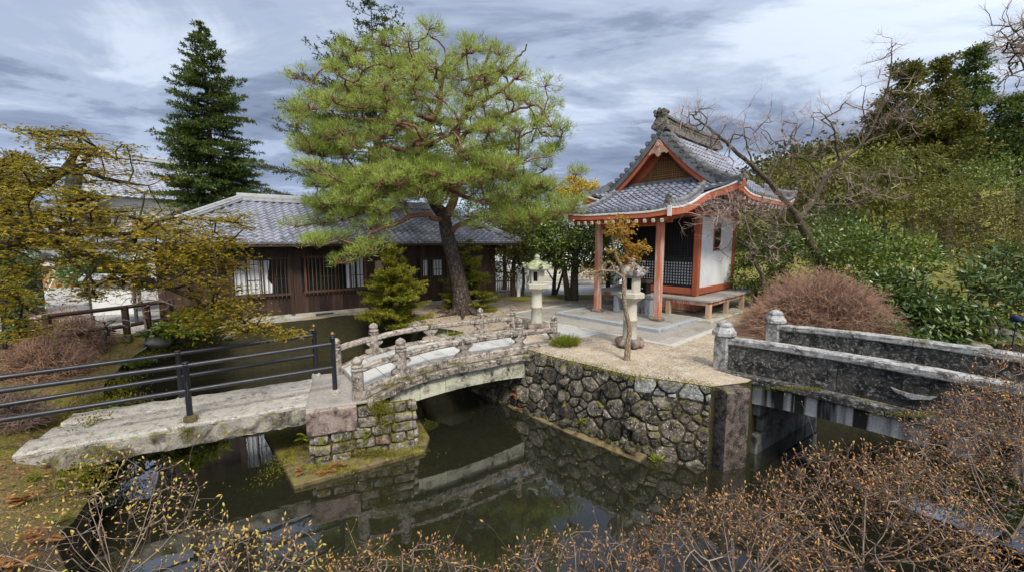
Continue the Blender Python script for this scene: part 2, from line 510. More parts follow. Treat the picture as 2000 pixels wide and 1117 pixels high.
def leaf_mat(name, cols, rough=.5, trans=.3, spec=.35, patch=None):
    t = NT(name); n = len(cols)
    f = t.island()
    if patch: f = t.math('ADD', t.math('MULTIPLY', f, .55), t.math('MULTIPLY', t.ramp(t.noise(patch, 3, .5), [(.3, 0.), (.7, 1.)]), .45))
    col = t.ramp(f, [((i + .5) / n, c) for i, c in enumerate(cols)])
    p = t.pbr(col, rough, None, spec)
    tr = t.n('ShaderNodeBsdfTranslucent'); t.link(t.mix(.25, col, (.5, .5, .05)), tr.inputs[0])
    m = t.n('ShaderNodeMixShader'); m.inputs[0].default_value = trans
    t.link(p.outputs[0], m.inputs[1]); t.link(tr.outputs[0], m.inputs[2]); return t.done(m)

def plain_mat(name, col, rough=.6, var=.2, scale=6, metal=0., spec=.4, bump=.002):
    t = NT(name); a = t.noise(scale, 7, .65)
    c = t.mix(1., col, t.ramp(a, [(.25, 1 - var), (.75, 1 + var)]), 'MULTIPLY')
    return t.done(t.pbr(c, rough, t.bump(a, bump, .6), spec, metal))

def bark_mat(name, c1, c2, pale=None, sc=(9, 9, 3), moss=None):
    t = NT(name); v = t.co(scale=sc)
    q = t.n('ShaderNodeTexVoronoi'); q.feature = 'DISTANCE_TO_EDGE'; q.inputs['Scale'].default_value = 2.0
    d = t.n('ShaderNodeMixRGB'); d.inputs[0].default_value = .18; t.link(v, d.inputs[1])
    nn = t.n('ShaderNodeTexNoise'); nn.inputs['Scale'].default_value = 2.; t.link(v, nn.inputs['Vector']); t.link(nn.outputs['Color'], d.inputs[2])
    t.link(d.outputs[0], q.inputs['Vector'])
    e = t.ramp(q.outputs['Distance'], [(.0, 0.), (.22, 1.)])
    a = t.noise(6, 7, .7, .2)
    col = t.mix(e, c1, t.mix(a, c1, c2))
    if pale: col = t.mix(t.ramp(t.noise(13, 7, .75, .3), [(.58, 0.), (.68, .9)]), col, pale)
    if moss: col = t.mix(t.ramp(t.noise(3.3, 6, .7, .3), [(.5, 0.), (.62, .9)]), col, moss)
    return t.done(t.pbr(col, .9, t.bump(e, .02, .7), .2))

M = {}
# stone
M['bridge'] = stone_mat('bridge_granite', (.29, .245, .20), (.04, .03, .025), (.58, .55, .48), .18, .52, .42, 2.1, .16, .022)
M['bridge_rail'] = stone_mat('rail_granite', (.34, .285, .235), (.06, .042, .034), (.62, .59, .52), .05, .51, .42, 3.0, .14, .016)
M['deck'] = stone_mat('pale_paving_stone', (.43, .42, .395), (.22, .20, .17), (.54, .53, .50), .0, .40, .3, 2.0, .12, .004)
M['arch'] = stone_mat('lichened_arch_stone', (.50, .48, .36), (.03, .026, .02), (.62, .60, .48), .06, .49, .40, 1.5, .15)
M['pier'] = stone_mat('mossy_pier_stone', (.29, .25, .21), (.03, .025, .02), (.62, .60, .54), .48, .52, .40, 2.2, .35, .02)
M['pier_cap'] = stone_mat('pier_cap_stone', (.30, .235, .20), (.07, .045, .04), (.60, .57, .52), .10, .50, .36, 1.7, .1)
M['rubble'] = stone_mat('rubble_wall_stone', (.215, .18, .135), (.024, .019, .014), (.64, .64, .55), .34, .55, .41, 2.4, .7, .035)
M['rubble_pale'] = stone_mat('pale_wall_stone', (.34, .335, .305), (.06, .05, .042), (.62, .64, .61), .06, .49, .46, 2.4, .4, .03)
M['mortar'] = stone_mat('dark_wall_joint', (.085, .07, .046), (.03, .025, .018), (.22, .20, .13), .40, .5, .2, 2., 0)
M['cornerstone'] = stone_mat('cornerstone_granite', (.175, .135, .115), (.03, .022, .02), (.50, .47, .42), .16, .55, .38, 3.6, .0, .02)
M['ledge'] = stone_mat('wet_ledge_stone', (.20, .15, .075), (.07, .048, .018), (.38, .31, .19), .12, .5, .32, 1.6, .1)
M['ledge_moss'] = stone_mat('mossy_ledge_stone', (.16, .12, .06), (.05, .04, .015), (.42, .36, .24), .42, .5, .34, 2.6, .1)
M['dark_bridge'] = stone_mat('dark_weathered_stone', (.085, .076, .066), (.014, .012, .011), (.36, .37, .35), .12, .53, .43, 1.8, .25, .02)
M['dark_bridge_top'] = stone_mat('weathered_coping_lit_lip', (.36, .35, .33), (.06, .05, .045), (.62, .62, .62), .05, .50, .42, 2.2, 0)
M['abut'] = stone_mat('abutment_block', (.20, .205, .195), (.045, .04, .035), (.38, .39, .37), .18, .5, .3, 1.2, .2)
M['slab'] = stone_mat('rough_slab_stone', (.47, .43, .375), (.13, .105, .083), (.66, .63, .57), .0, .45, .44, 3.6, .08, .03)
M['slab_side'] = stone_mat('mossy_slab_edge', (.34, .31, .26), (.05, .042, .025), (.58, .56, .50), .40, .5, .36, 1.7, 0, .02)
M['lantern'] = stone_mat('lantern_granite', (.46, .43, .34), (.16, .14, .10), (.58, .56, .47), .0, .40, .35, 2.4, .06)
M['lantern_moss'] = stone_mat('mossy_lantern_cap', (.36, .36, .27), (.10, .09, .06), (.52, .54, .42), .45, .45, .3, 2.6, .05, mosscol=(.13, .17, .03))
M['lantern_dark'] = stone_mat('weathered_lantern_cap', (.36, .32, .29), (.075, .06, .052), (.58, .55, .52), .0, .5, .42, 3.2, .05, .03)
M['plinth_rock'] = stone_mat('plinth_rock', (.27, .21, .165), (.06, .045, .035), (.46, .42, .36), .10, .5, .35, 2.4, .2, .03)
M['grey_stone'] = stone_mat('grey_cut_granite', (.32, .34, .345), (.13, .135, .14), (.48, .50, .51), .0, .42, .4, 4., .06, .004)
M['paving'] = stone_mat('worn_paving', (.30, .275, .24), (.17, .15, .125), (.44, .42, .38), .0, .42, .3, .9, .10, .004)
M['paving_edge'] = stone_mat('paving_border', (.46, .43, .375), (.22, .20, .17), (.58, .55, .50), .0, .42, .35, 2., .12, .006)
M['concrete'] = stone_mat('foundation_concrete', (.42, .40, .34), (.14, .13, .09), (.54, .52, .45), .15, .46, .3, 1., 0, .006)
M['boulder'] = stone_mat('garden_boulder', (.30, .28, .25), (.07, .06, .05), (.50, .49, .46), .30, .5, .35, 2., .25, .03)
# wood
M['vermilion'] = wood_mat('vermilion_timber', (.35, .08, .036), (.46, .145, .07), (10, 10, 1.), .78, (.46, .33, .25), .26, .16)
M['vermilion_worn'] = wood_mat('worn_vermilion_timber', (.40, .11, .058), (.50, .20, .12), (10, 10, .8), .78, (.50, .40, .33), .46, .1)
M['vermilion_beam'] = wood_mat('vermilion_beam', (.34, .078, .036), (.45, .14, .07), (1.2, 12, 12), .78, (.42, .30, .23), .22, .16)
M['deck_wood'] = wood_mat('weathered_deck_plank', (.26, .235, .21), (.40, .375, .34), (1.5, 16, 16), .7, (.12, .09, .07), .2, .25)
M['leg_wood'] = wood_mat('bleached_post', (.38, .25, .17), (.50, .36, .25), (9, 9, 1), .8, (.30, .13, .08), .3, .15)
M['dark_wood'] = wood_mat('dark_stained_board', (.024, .013, .009), (.07, .039, .025), (9, 9, .7), .62, (.17, .105, .07), .20, .5)
M['dark_timber'] = wood_mat('dark_timber', (.030, .017, .011), (.07, .04, .025), (9, 9, .8), .6, None, 0, .25)
M['bar_wood'] = wood_mat('lattice_bar_wood', (.055, .033, .023), (.115, .072, .05), (12, 12, .8), .65, None, 0, .35)
M['orange_wood'] = wood_mat('reddish_post_wood', (.14, .045, .018), (.26, .09, .035), (10, 10, .9), .6, None, 0, .1)
M['black_lattice'] = plain_mat('black_lacquer_lattice', (.010, .0095, .012), .5, .3)
M['black_panel'] = plain_mat('black_panel', (.0065, .006, .008), .6, .3)
M['gable_lattice'] = wood_mat('gable_lattice_wood', (.16, .075, .025), (.28, .14, .05), (10, 10, 2), .7)
M['carving'] = wood_mat('carved_pendant_wood', (.34, .17, .12), (.46, .26, .19), (8, 8, 3), .8, (.5, .42, .35), .3)
M['board_fence'] = wood_mat('light_brown_board', (.24, .11, .045), (.36, .18, .075), (1, 9, 9), .7)
M['white_edge'] = plain_mat('white_painted_edge', (.62, .60, .55), .7, .18, 9)
M['plaster'] = None
t = NT('white_plaster')
pl_ = t.noise(1.4, 8, .65, .3); pl2 = t.noise(7., 6, .6, 0, t.co(scale=(1, 1, .25)))
c_ = t.mix(t.ramp(pl_, [(.45, 0.), (.72, .55)]), (.74, .745, .745), (.50, .51, .50))
c_ = t.mix(t.ramp(pl2, [(.55, 0.), (.75, .3)]), c_, (.45, .45, .42))
M['plaster'] = t.done(t.pbr(c_, .85, t.bump(pl_, .003, .4), .2))
M['white_wall'] = plain_mat('white_wall', (.70, .70, .68), .85, .08)
M['paper'] = plain_mat('white_paper_panel', (.66, .69, .70), .8, .08, 30)
M['metal_rail'] = None
t = NT('black_painted_rail')
r_ = t.noise(5, 7, .7, .2); r2_ = t.noise(40, 4, .6)
c_ = t.mix(t.ramp(r_, [(.56, 0.), (.72, .6)]), (.016, .017, .024), (.085, .045, .042))
c_ = t.mix(t.ramp(r2_, [(.66, 0.), (.74, .5)]), c_, (.15, .13, .12))
M['metal_rail'] = t.done(t.pbr(c_, t.ramp(r_, [(.3, .32), (.7, .55)]), t.bump(r2_, .002, .5), .5))
M['bronze'] = plain_mat('bronze_cap', (.20, .10, .045), .45, .3, 12, .6)
M['steel'] = plain_mat('painted_steel', (.05, .05, .055), .45, .2)
# roof tiles
def tile_mat(name, c1, c2, c3, rough=.5):
    t = NT(name); i = t.island(); a = t.noise(5, 6, .6); b = t.noise(1.1, 5, .6)
    col = t.ramp(i, [(0, c1), (.55, c2), (1, c3)])
    col = t.mix(t.ramp(a, [(.5, 0.), (.8, .45)]), col, (.12, .115, .10))
    col = t.mix(t.ramp(b, [(.5, 0.), (.75, .35)]), col, (.07, .07, .075))
    return t.done(t.pbr(col, rough, t.bump(a, .004, .4), .5))
M['tile'] = tile_mat('grey_clay_tile', (.225, .235, .275), (.285, .295, .34), (.345, .355, .40))
M['tile_temple'] = tile_mat('silver_grey_temple_tile', (.15, .16, .20), (.195, .205, .25), (.25, .26, .31))
M['tile_ridge'] = stone_mat('ridge_tile', (.15, .155, .16), (.04, .04, .04), (.36, .36, .35), .04, .46, .35, 2.2, .25, .008, .55)
M['tile_orn'] = stone_mat('ornate_ridge_tile', (.18, .165, .14), (.05, .045, .038), (.36, .33, .28), .04, .5, .34, 3., .25, .01, .6)
M['tile_pale'] = stone_mat('pale_ridge_tile', (.34, .345, .35), (.12, .12, .12), (.48, .48, .48), .0, .42, .35, 2.2, .15, .006, .55)
# glass
t = NT('window_glass'); M['glass'] = t.done(t.pbr((.012, .016, .018), .06, None, .55))
M['curtain'] = None
t = NT('white_curtain')
w_ = t.n('ShaderNodeTexWave'); w_.inputs['Scale'].default_value = 5.5; w_.inputs['Distortion'].default_value = 1.6; t.link(t.co(scale=(1, 1, .06)), w_.inputs['Vector'])
M['curtain'] = t.done(t.pbr((.84, .86, .87), .9, t.bump(w_.outputs['Fac'], .03, .6), .1))
# ground
def ground_mat(name, c1, c2, c3, leaf=None, sc=1., bumpd=.02, mossc=None, mossat=.6):
    t = NT(name); v = t.co()
    a = t.noise(.55 * sc, 8, .62, .3, v); b = t.noise(3.5 * sc, 8, .7, .3, v); c = t.noise(38 * sc, 4, .7, 0, v)
    col = t.mix(t.ramp(a, [(.38, 0.), (.62, 1.)]), c1, c2)
    col = t.mix(t.ramp(b, [(.5, 0.), (.68, .8)]), col, c3)
    if mossc: col = t.mix(t.ramp(t.noise(.9 * sc, 8, .7, .5, t.co(loc=(9, 4, 1))), [(mossat - .04, 0.), (mossat + .05, .9)]), col, mossc)
    col = t.mix(.8, col, t.mix(1., col, t.ramp(c, [(.3, .45), (.7, 1.55)]), 'MULTIPLY'))
    vo = t.n('ShaderNodeTexVoronoi'); vo.inputs['Scale'].default_value = 45 * sc; t.link(v, vo.inputs['Vector'])
    pe = t.ramp(vo.outputs['Distance'], [(.0, 1.), (.5, 0.)])
    if leaf:
        vc = t.n('ShaderNodeSeparateColor'); t.link(vo.outputs['Color'], vc.inputs[0])
        col = t.mix(t.ramp(vc.outputs[0], [(.80, 0.), (.84, .75)]), col, leaf)
    h = t.math('ADD', t.math('MULTIPLY', b, .6), t.math('ADD', t.math('MULTIPLY', c, .3), t.math('MULTIPLY', pe, .25)))
    return t.done(t.pbr(col, .95, t.bump(h, bumpd, .9), .15))
M['gravel'] = ground_mat('sandy_gravel', (.39, .31, .215), (.22, .165, .105), (.48, .41, .32), (.50, .47, .42), 1., .02)
M['bank'] = ground_mat('mossy_leaf_litter', (.11, .09, .036), (.15, .10, .045), (.075, .09, .02), (.30, .17, .065), 1.2, .03, (.12, .125, .02), .52)
M['soil'] = ground_mat('dark_soil', (.07, .055, .035), (.11, .08, .045), (.06, .065, .02), (.25, .13, .05), 1.2, .03)
M['grey_gravel'] = ground_mat('grey_gravel', (.34, .32, .295), (.28, .265, .245), (.42, .40, .38), (.5, .48, .46), 1.3, .015)
M['asphalt'] = ground_mat('pale_path_surface', (.42, .41, .40), (.36, .35, .34), (.48, .47, .46), None, 1., .004)
M['mossground'] = ground_mat('moss_ground', (.15, .15, .025), (.22, .16, .06), (.10, .12, .02), (.30, .2, .08), 1.2, .03, (.16, .18, .03), .5)
M['mud'] = ground_mat('pond_mud', (.05, .045, .022), (.036, .034, .018), (.07, .055, .025), None, .7, .03)
# water
t = NT('pond_water')
nz = t.math('ADD', t.noise(1.3, 3, .5, 0, t.co()), t.math('MULTIPLY', t.noise(6., 2, .5, 0, t.co()), .15))
bm = t.bump(nz, .012, .25)
gl = t.n('ShaderNodeBsdfGlossy'); gl.inputs['Roughness'].default_value = .015; gl.inputs['Color'].default_value = (.92, .95, 1, 1); t.link(bm, gl.inputs['Normal'])
tr = t.n('ShaderNodeBsdfTransparent'); tr.inputs[0].default_value = (.30, .23, .10, 1)
fr = t.n('ShaderNodeFresnel'); fr.inputs['IOR'].default_value = 1.36; t.link(bm, fr.inputs['Normal'])
ms = t.n('ShaderNodeMixShader'); df = t.n('ShaderNodeBsdfDiffuse'); df.inputs[0].default_value = (.042, .043, .025, 1); mt_ = t.n('ShaderNodeMixShader'); mt_.inputs[0].default_value = .34; t.link(tr.outputs[0], mt_.inputs[1]); t.link(df.outputs[0], mt_.inputs[2])
t.link(t.math('ADD', t.math('MULTIPLY', fr.outputs[0], 3.4), .03, True), ms.inputs[0]); t.link(mt_.outputs[0], ms.inputs[1]); t.link(gl.outputs[0], ms.inputs[2])
M['water'] = t.done(ms)
# bark and foliage
M['pine_bark'] = bark_mat('pine_trunk_bark', (.030, .022, .018), (.14, .105, .08), (.36, .33, .28), (7, 7, 3.2))
M['pine_limb'] = bark_mat('red_pine_limb_bark', (.14, .07, .045), (.33, .18, .12), (.45, .31, .23), (10, 10, 5))
M['bark'] = bark_mat('brown_bark', (.05, .036, .026), (.12, .09, .065), (.22, .20, .17), (12, 12, 5))
M['maple_bark'] = bark_mat('dark_maple_bark', (.028, .019, .013), (.075, .052, .036), (.17, .15, .12), (12, 12, 5), (.07, .075, .015))
M['bare_bark'] = bark_mat('mossy_bare_bark', (.055, .042, .032), (.13, .10, .075), (.27, .25, .21), (12, 12, 5), (.085, .085, .022))
M['twig_pink'] = plain_mat('pinkish_grey_twig', (.36, .26, .22), .8, .3, 9)
M['twig_dark'] = plain_mat('dark_brown_twig', (.125, .085, .065), .85, .4, 12)
M['twig'] = plain_mat('grey_brown_twig', (.22, .155, .125), .85, .3, 9)
M['twig_red'] = plain_mat('reddish_twig', (.34, .20, .13), .8, .3, 9)
M['twig_pale'] = plain_mat('pale_twig', (.25, .185, .14), .75, .3, 14)
M['sapling_bark'] = bark_mat('pale_sapling_bark', (.20, .14, .09), (.40, .32, .23), (.5, .44, .36), (14, 14, 5))
M['pine_needle'] = leaf_mat('pine_needle', [(.15, .205, .03), (.25, .33, .055), (.36, .43, .09), (.46, .52, .16)], .5, .35, .3, .8)
M['fir_needle'] = leaf_mat('fir_needle', [(.03, .065, .016), (.06, .105, .024), (.10, .15, .036), (.15, .195, .055)], .55, .15, .3, 1.)
M['fir_needle_pale'] = leaf_mat('pale_fir_needle', [(.03, .05, .022), (.055, .085, .035), (.085, .115, .05), (.12, .15, .07)], .55, .15, .3)
M['maple_leaf'] = leaf_mat('young_maple_leaf', [(.12, .10, .010), (.24, .19, .016), (.38, .29, .026), (.42, .22, .034)], .55, .45, .25, 1.3)
M['maple_leaf_gold'] = leaf_mat('golden_maple_leaf', [(.30, .19, .02), (.42, .26, .03), (.46, .22, .04)], .55, .4, .25)
M['yew'] = leaf_mat('yew_leaf', [(.12, .15, .012), (.20, .22, .018), (.29, .28, .028), (.36, .30, .045)], .5, .3, .3, 2.)
M['ever'] = leaf_mat('evergreen_leaf', [(.03, .06, .008), (.065, .11, .014), (.12, .18, .022), (.20, .25, .03)], .38, .2, .5, 1.)
M['ever_yellow'] = leaf_mat('yellow_green_leaf', [(.038, .052, .008), (.08, .09, .012), (.135, .13, .017), (.20, .165, .026)], .45, .3, .4, .9)
M['ever_olive'] = leaf_mat('olive_leaf', [(.055, .055, .014), (.095, .085, .02), (.14, .115, .03), (.18, .135, .045)], .5, .2, .3, .8)
M['rhodo'] = leaf_mat('broad_evergreen_leaf', [(.016, .04, .007), (.04, .08, .013), (.08, .13, .022), (.18, .215, .07)], .35, .15, .55, 1.2)
M['cedar'] = leaf_mat('cedar_foliage', [(.03, .042, .009), (.065, .075, .014), (.12, .115, .02), (.18, .15, .03)], .6, .12, .2, .35)
M['hill'] = leaf_mat('far_forest_leaf', [(.03, .042, .012), (.055, .065, .018), (.10, .095, .025)], .7, .1, .2, .2)
M['gold'] = leaf_mat('golden_yellow_leaf', [(.34, .23, .02), (.48, .34, .03), (.58, .44, .05)], .5, .35, .3)
M['fern'] = leaf_mat('fern_leaf', [(.10, .14, .012), (.18, .21, .02), (.28, .27, .03)], .5, .35, .3)
M['fern_brown'] = leaf_mat('withered_fern', [(.24, .11, .035), (.34, .17, .06), (.28, .10, .03)], .6, .3, .2)
M['grassy'] = leaf_mat('bright_tuft_leaf', [(.13, .18, .015), (.22, .26, .025), (.30, .32, .04)], .5, .35, .3)
M['moss_tuft'] = leaf_mat('moss_tuft', [(.09, .095, .010), (.15, .145, .014), (.22, .19, .022)], .7, .2, .1)
M['bud'] = leaf_mat('orange_bud', [(.11, .06, .035), (.22, .105, .045), (.36, .16, .055), (.50, .235, .075), (.42, .27, .08)], .5, .1, .4)
M['bud_yellow'] = leaf_mat('yellow_bud', [(.26, .14, .05), (.46, .26, .07), (.46, .38, .08), (.40, .36, .07), (.52, .30, .10)], .5, .1, .4)
M['capsule'] = leaf_mat('dry_seed_capsule', [(.08, .05, .03), (.14, .085, .055), (.20, .12, .08)], .8, .0, .2)
M['dead'] = leaf_mat('fallen_leaf', [(.21, .10, .04), (.30, .18, .07), (.15, .08, .04)], .7, .1, .2)

# fascia of the dark bridge: black drip streaks between bare granite
t = NT('streaked_fascia_stone'); v = t.co(scale=(3.0, 3.0, .12)); a = t.noise(1.25, 4, .5, .3, v)
n_ = t.noise(60, 4, .7); c_ = t.mix(t.ramp(a, [(.45, 0.), (.53, 1.)]), (.026, .024, .021), (.46, .46, .44))
c_ = t.mix(1., c_, t.ramp(n_, [(.3, .55), (.7, 1.35)]), 'MULTIPLY')
M['fascia'] = t.done(t.pbr(c_, .9, t.bump(n_, .01, .8), .2))
# ------------------------------------------------------------------ setting
WATER = -1.43
POND = [(-6.1, 5.4), (-5.5, 5.0), (-4.9, 4.05), (-3.8, 3.25), (-2.0, 2.8), (0, 2.75), (2.5, 2.75), (5.0, 3.0), (6.6, 4.0), (9.0, 5.2), (13.5, 7.0),
        (13.5, 9.6), (10.0, 10.0), (7.2, 9.2), (4.2, 7.1), (3.46, 6.85), (2.28, 7.4), (1.15, 8.45), (-.75, 10.45),
        (-1.7, 11.4), (-2.6, 11.9), (-3.2, 12.7), (-3.3, 13.6), (-4.1, 14.55), (-8.2, 11.75), (-8.9, 11.1), (-9.2, 10.2), (-8.9, 9.1), (-8.2, 8.0), (-6.9, 6.45)]
POND = [A(p, float) for p in POND]
def in_poly(x, y, poly):
    c = False; n = len(poly)
    for i in range(n):
        a, b = poly[i], poly[(i + 1) % n]
        if (a[1] > y) != (b[1] > y) and x < (b[0] - a[0]) * (y - a[1]) / (b[1] - a[1]) + a[0]: c = not c
    return c
def sm(t): t = min(1, max(0, t)); return t * t * (3 - 2 * t)
def pdist(x, y):
    m = 9.
    for i in range(len(POND)):
        a, b = POND[i], POND[(i + 1) % len(POND)]; d = b - a; t = min(1, max(0, ((x - a[0]) * d[0] + (y - a[1]) * d[1]) / (d @ d)))
        m = min(m, math.hypot(x - a[0] - d[0] * t, y - a[1] - d[1] * t))
    return m
def gh(x, y):
    z = .95 * sm((3.2 - y) / 2.8)
    z -= .33 * sm((-4.6 - x) / .8) * sm((11.4 - y) / 3.0)
    z += .25 * sm((x - 4.5) / 2) * sm((5.2 - y) / 1.5)
    z += .35 * sm((x - 9) / 5) * sm((y - 9.8) / 4) + .03 * max(0, x - 14) * sm((y - 11) / 6)
    if -10 < x < 6 and y < 7.6 and (x < -3.4 or y < 3.4): z -= .55 * math.exp(-pdist(x, y) / .45)
    return z
def build_ground():
    rs = np.random.RandomState(3)
    pts = []; edges = []
    def dens(poly, st):
        out = []
        for i in range(len(poly)):
            a, b = poly[i], poly[(i + 1) % len(poly)]; k = max(1, int(np.linalg.norm(b - a) / st))
            out += [a + (b - a) * q / k for q in range(k)]
        return out
    dp = dens(POND, .45); n = len(dp)
    dp = [p + rs.normal(size=2) * .02 for p in dp]
    pts += [Vector(p) for p in dp]; edges += [(i, (i + 1) % n) for i in range(n)]
    for x in np.arange(-8, -2.5, .3):
        for y in np.arange(1.5, 7.5, .3): pts.append(Vector((x + rs.uniform(-.08, .08), y + rs.uniform(-.08, .08))))
    for x in np.arange(-32, 34, .9):
        for y in np.arange(-6, 42, .9):
            pts.append(Vector((x + rs.uniform(-.2, .2), y + rs.uniform(-.2, .2))))
    for r in (60, 110, 250, 900):
        for k in range(28): pts.append(Vector((r * math.cos(k * 2 * PI / 28), 15 + r * math.sin(k * 2 * PI / 28))))
    vs, es, fs, ov, oe, of = delaunay_2d_cdt(pts, edges, [], 0, 1e-4)
    vs = np.array([(v.x, v.y) for v in vs])
    reg = {}
    for f in fs:
        c = vs[list(f)].mean(0); x, y = c
        if in_poly(x, y, dp): k = 'water'
        elif y < 4.6 and x > -5.1: k = 'near_bank'
        elif x < -5 and y < 11.3 + .33 * max(0, -9 - x) * 0 and y < 12.3 + .695 * (x + 8.5) + 3.2: k = 'left_bank'
        elif x < -7 and y < 60: k = 'gravel_yard'
        elif x > 7.6 and y < 60: k = 'mossy_ground'
        elif y > 18.6 + .15 * x: k = 'far_path'
        elif y > 17.0 + .15 * x: k = 'mossy_ground'
        else: k = 'island_ground'
        if x * x + y * y > 80 ** 2 and k != 'water': k = 'mossy_ground'
        reg.setdefault(k, []).append(f)
    z = np.array([gh(x, y) for x, y in vs])
    lump = np.array([.03 * math.sin(x * 2.1 + y) * math.sin(y * 1.7 - x * .6) if (x < -4.8 or y < 2.6) else 0 for x, y in vs])
    mats = dict(near_bank='soil', left_bank='bank', gravel_yard='grey_gravel', mossy_ground='mossground', far_path='asphalt', island_ground='gravel', water='water')
    for k, fl in reg.items():
        mb = MB(); zz_ = np.full(len(vs), WATER) if k == 'water' else z + lump
        V = np.column_stack([vs, zz_]); used = sorted({i for f in fl for i in f}); mp_ = {i: j for j, i in enumerate(used)}
        mb.add(V[used], [tuple(mp_[i] for i in f) for f in fl], True)
        struct(mb, k, M[mats[k]])
    mb = MB()
    for i in range(n):
        a, b = dp[i], dp[(i + 1) % n]; za, zb = gh(*a), gh(*b)
        mb.quads([[(*a, za), (*b, zb), (*b, -2.5), (*a, -2.5)]])
    struct(mb, 'pond_bank', M['mud'])
    mb = MB(); mb.quads([[(-12, 1, -2.15), (16, 1, -2.15), (16, 17, -2.15), (-12, 17, -2.15)]])
    struct(mb, 'pond_bed', M['mud'])
build_ground()

def rough_bar(mb, F, x0, x1, y0, y1, z0, z1, seg=.12, jit=.012, ch=.03, zf=None, rs=None):
    n = max(2, int((x1 - x0) / seg)); xs = np.linspace(x0, x1, n + 1)
    prof = [(y0 + ch, z0), (y1 - ch, z0), (y1, z0 + ch), (y1, z1 - ch), (y1 - ch, z1), ((y0 + y1) / 2, z1), (y0 + ch, z1), (y0, z1 - ch), (y0, (z0 + z1) / 2), (y0, z0 + ch)]
    k = len(prof); V = []
    for x in xs:
        o = zf(x) if zf else 0
        for y, z in prof:
            V.append(F(x + (rs.uniform(-jit, jit) if rs else 0), y + (rs.uniform(-jit, jit) if rs else 0), z + o + (rs.uniform(-jit, jit) if rs else 0)))
    f = []
    for i in range(n):
        for j in range(k):
            j2 = (j + 1) % k; f.append((i * k + j, i * k + j2, (i + 1) * k + j2, (i + 1) * k + j)[::-1])
    f.append(tuple(range(k))); f.append(tuple(range(n * k, n * k + k))[::-1])
    mb.add(V, f)
def sweep(mb, path, prof, up=(0, 0, 1), cap=True, smooth=False):
    P = np.asarray(path, float); T = np.zeros_like(P); T[1:-1] = P[2:] - P[:-2]; T[0] = P[1] - P[0]; T[-1] = P[-1] - P[-2]
    T /= np.linalg.norm(T, axis=1)[:, None]; X = np.cross(T, A(up, float)); X /= np.linalg.norm(X, axis=1)[:, None]; Y = np.cross(X, T)
    pr = np.asarray(prof, float); k = len(pr)
    V = P[:, None] + pr[None, :, :1] * X[:, None] + pr[None, :, 1:] * Y[:, None]
    i = np.arange(len(P) - 1)[:, None] * k; j = np.arange(k)[None]; j2 = (j + 1) % k
    mb.add(V.reshape(-1, 3), np.stack([i + j, i + k + j, i + k + j2, i + j2], -1).reshape(-1, 4)[:, ::-1].copy(), smooth)
    if cap: mb.add(V[0], [tuple(range(k))]); mb.add(V[-1], [tuple(range(k))[::-1]])
def rect(w, z0, z1): return [(-w / 2, z0), (w / 2, z0), (w / 2, z1), (-w / 2, z1)]

# ------------------------------------------------------------------ masonry wall of the island
def masonry(mb, P, Q, zb, zt, cell, rs, batter=.12, keep=None, gap=.012, out=.05, aspect=1.25, row=None):
    P, Q = A([*P, 0.]), A([*Q, 0.]); ux = nrm(Q - P); w = np.linalg.norm(Q - P); inn = np.cross(A([0, 0, 1.]), ux)
    uy = nrm(A([0, 0, 1.]) + inn * batter); h = (zt - zb) / uy[2]; o = P + A([0, 0, zt]) - uy * h
    if row:      # coursed blocks
        nr = max(1, int(round(h / row)))
        for r in range(nr):
            y0, y1 = h * r / nr, h * (r + 1) / nr; x = 0
            while x < w - 1e-3:
                x2 = min(w, x + row * rs.uniform(1.0, 2.1));  x2 = w if w - x2 < row * .6 else x2
                c = A([(x + x2) / 2, (y0 + y1) / 2]); j = lambda: rs.uniform(-.015, .015, 2)
                poly = np.array([A([x, y0]) + j(), A([x2, y0]) + j(), A([x2, y1]) + j(), A([x, y1]) + j()])
                if keep is None or keep(*c): stone_face(mb, poly, o, ux, uy, rs, gap, out)
                x = x2
    else:
        seeds = []; rad = []; tries = 0
        while tries < 6000:
            tries += 1; p = A([rs.uniform(0, w), rs.uniform(0, h)]); r = cell * .5 * (rs.choice([.5, .75, 1.0, 1.45], p=[.3, .3, .25, .15]) if tries > 300 else rs.uniform(1.2, 1.7))
            if all(((p[0] - q[0]) / aspect) ** 2 + (p[1] - q[1]) ** 2 > (.93 * (r + r2)) ** 2 for q, r2 in zip(seeds, rad)): seeds.append(p); rad.append(r)
        seeds = np.array(seeds)
        for poly in voronoi(seeds, w, h, rad):
            if keep is None or keep(*poly.mean(0)): stone_face(mb, poly, o, ux, uy, rs, gap, out)
    return o, ux, uy, w, h
def backing(mb, P, Q, zb, zt, batter=.12, off=.03):
    P, Q = A([*P, 0.]), A([*Q, 0.]); ux = nrm(Q - P); inn = np.cross(A([0, 0, 1.]), ux)
    h = zt - zb; b = inn * batter * h
    mb.quads([[P + A([0, 0, zb]) - b + inn * off, Q + A([0, 0, zb]) - b + inn * off, Q + A([0, 0, zt]) + inn * off, P + A([0, 0, zt]) + inn * off]])

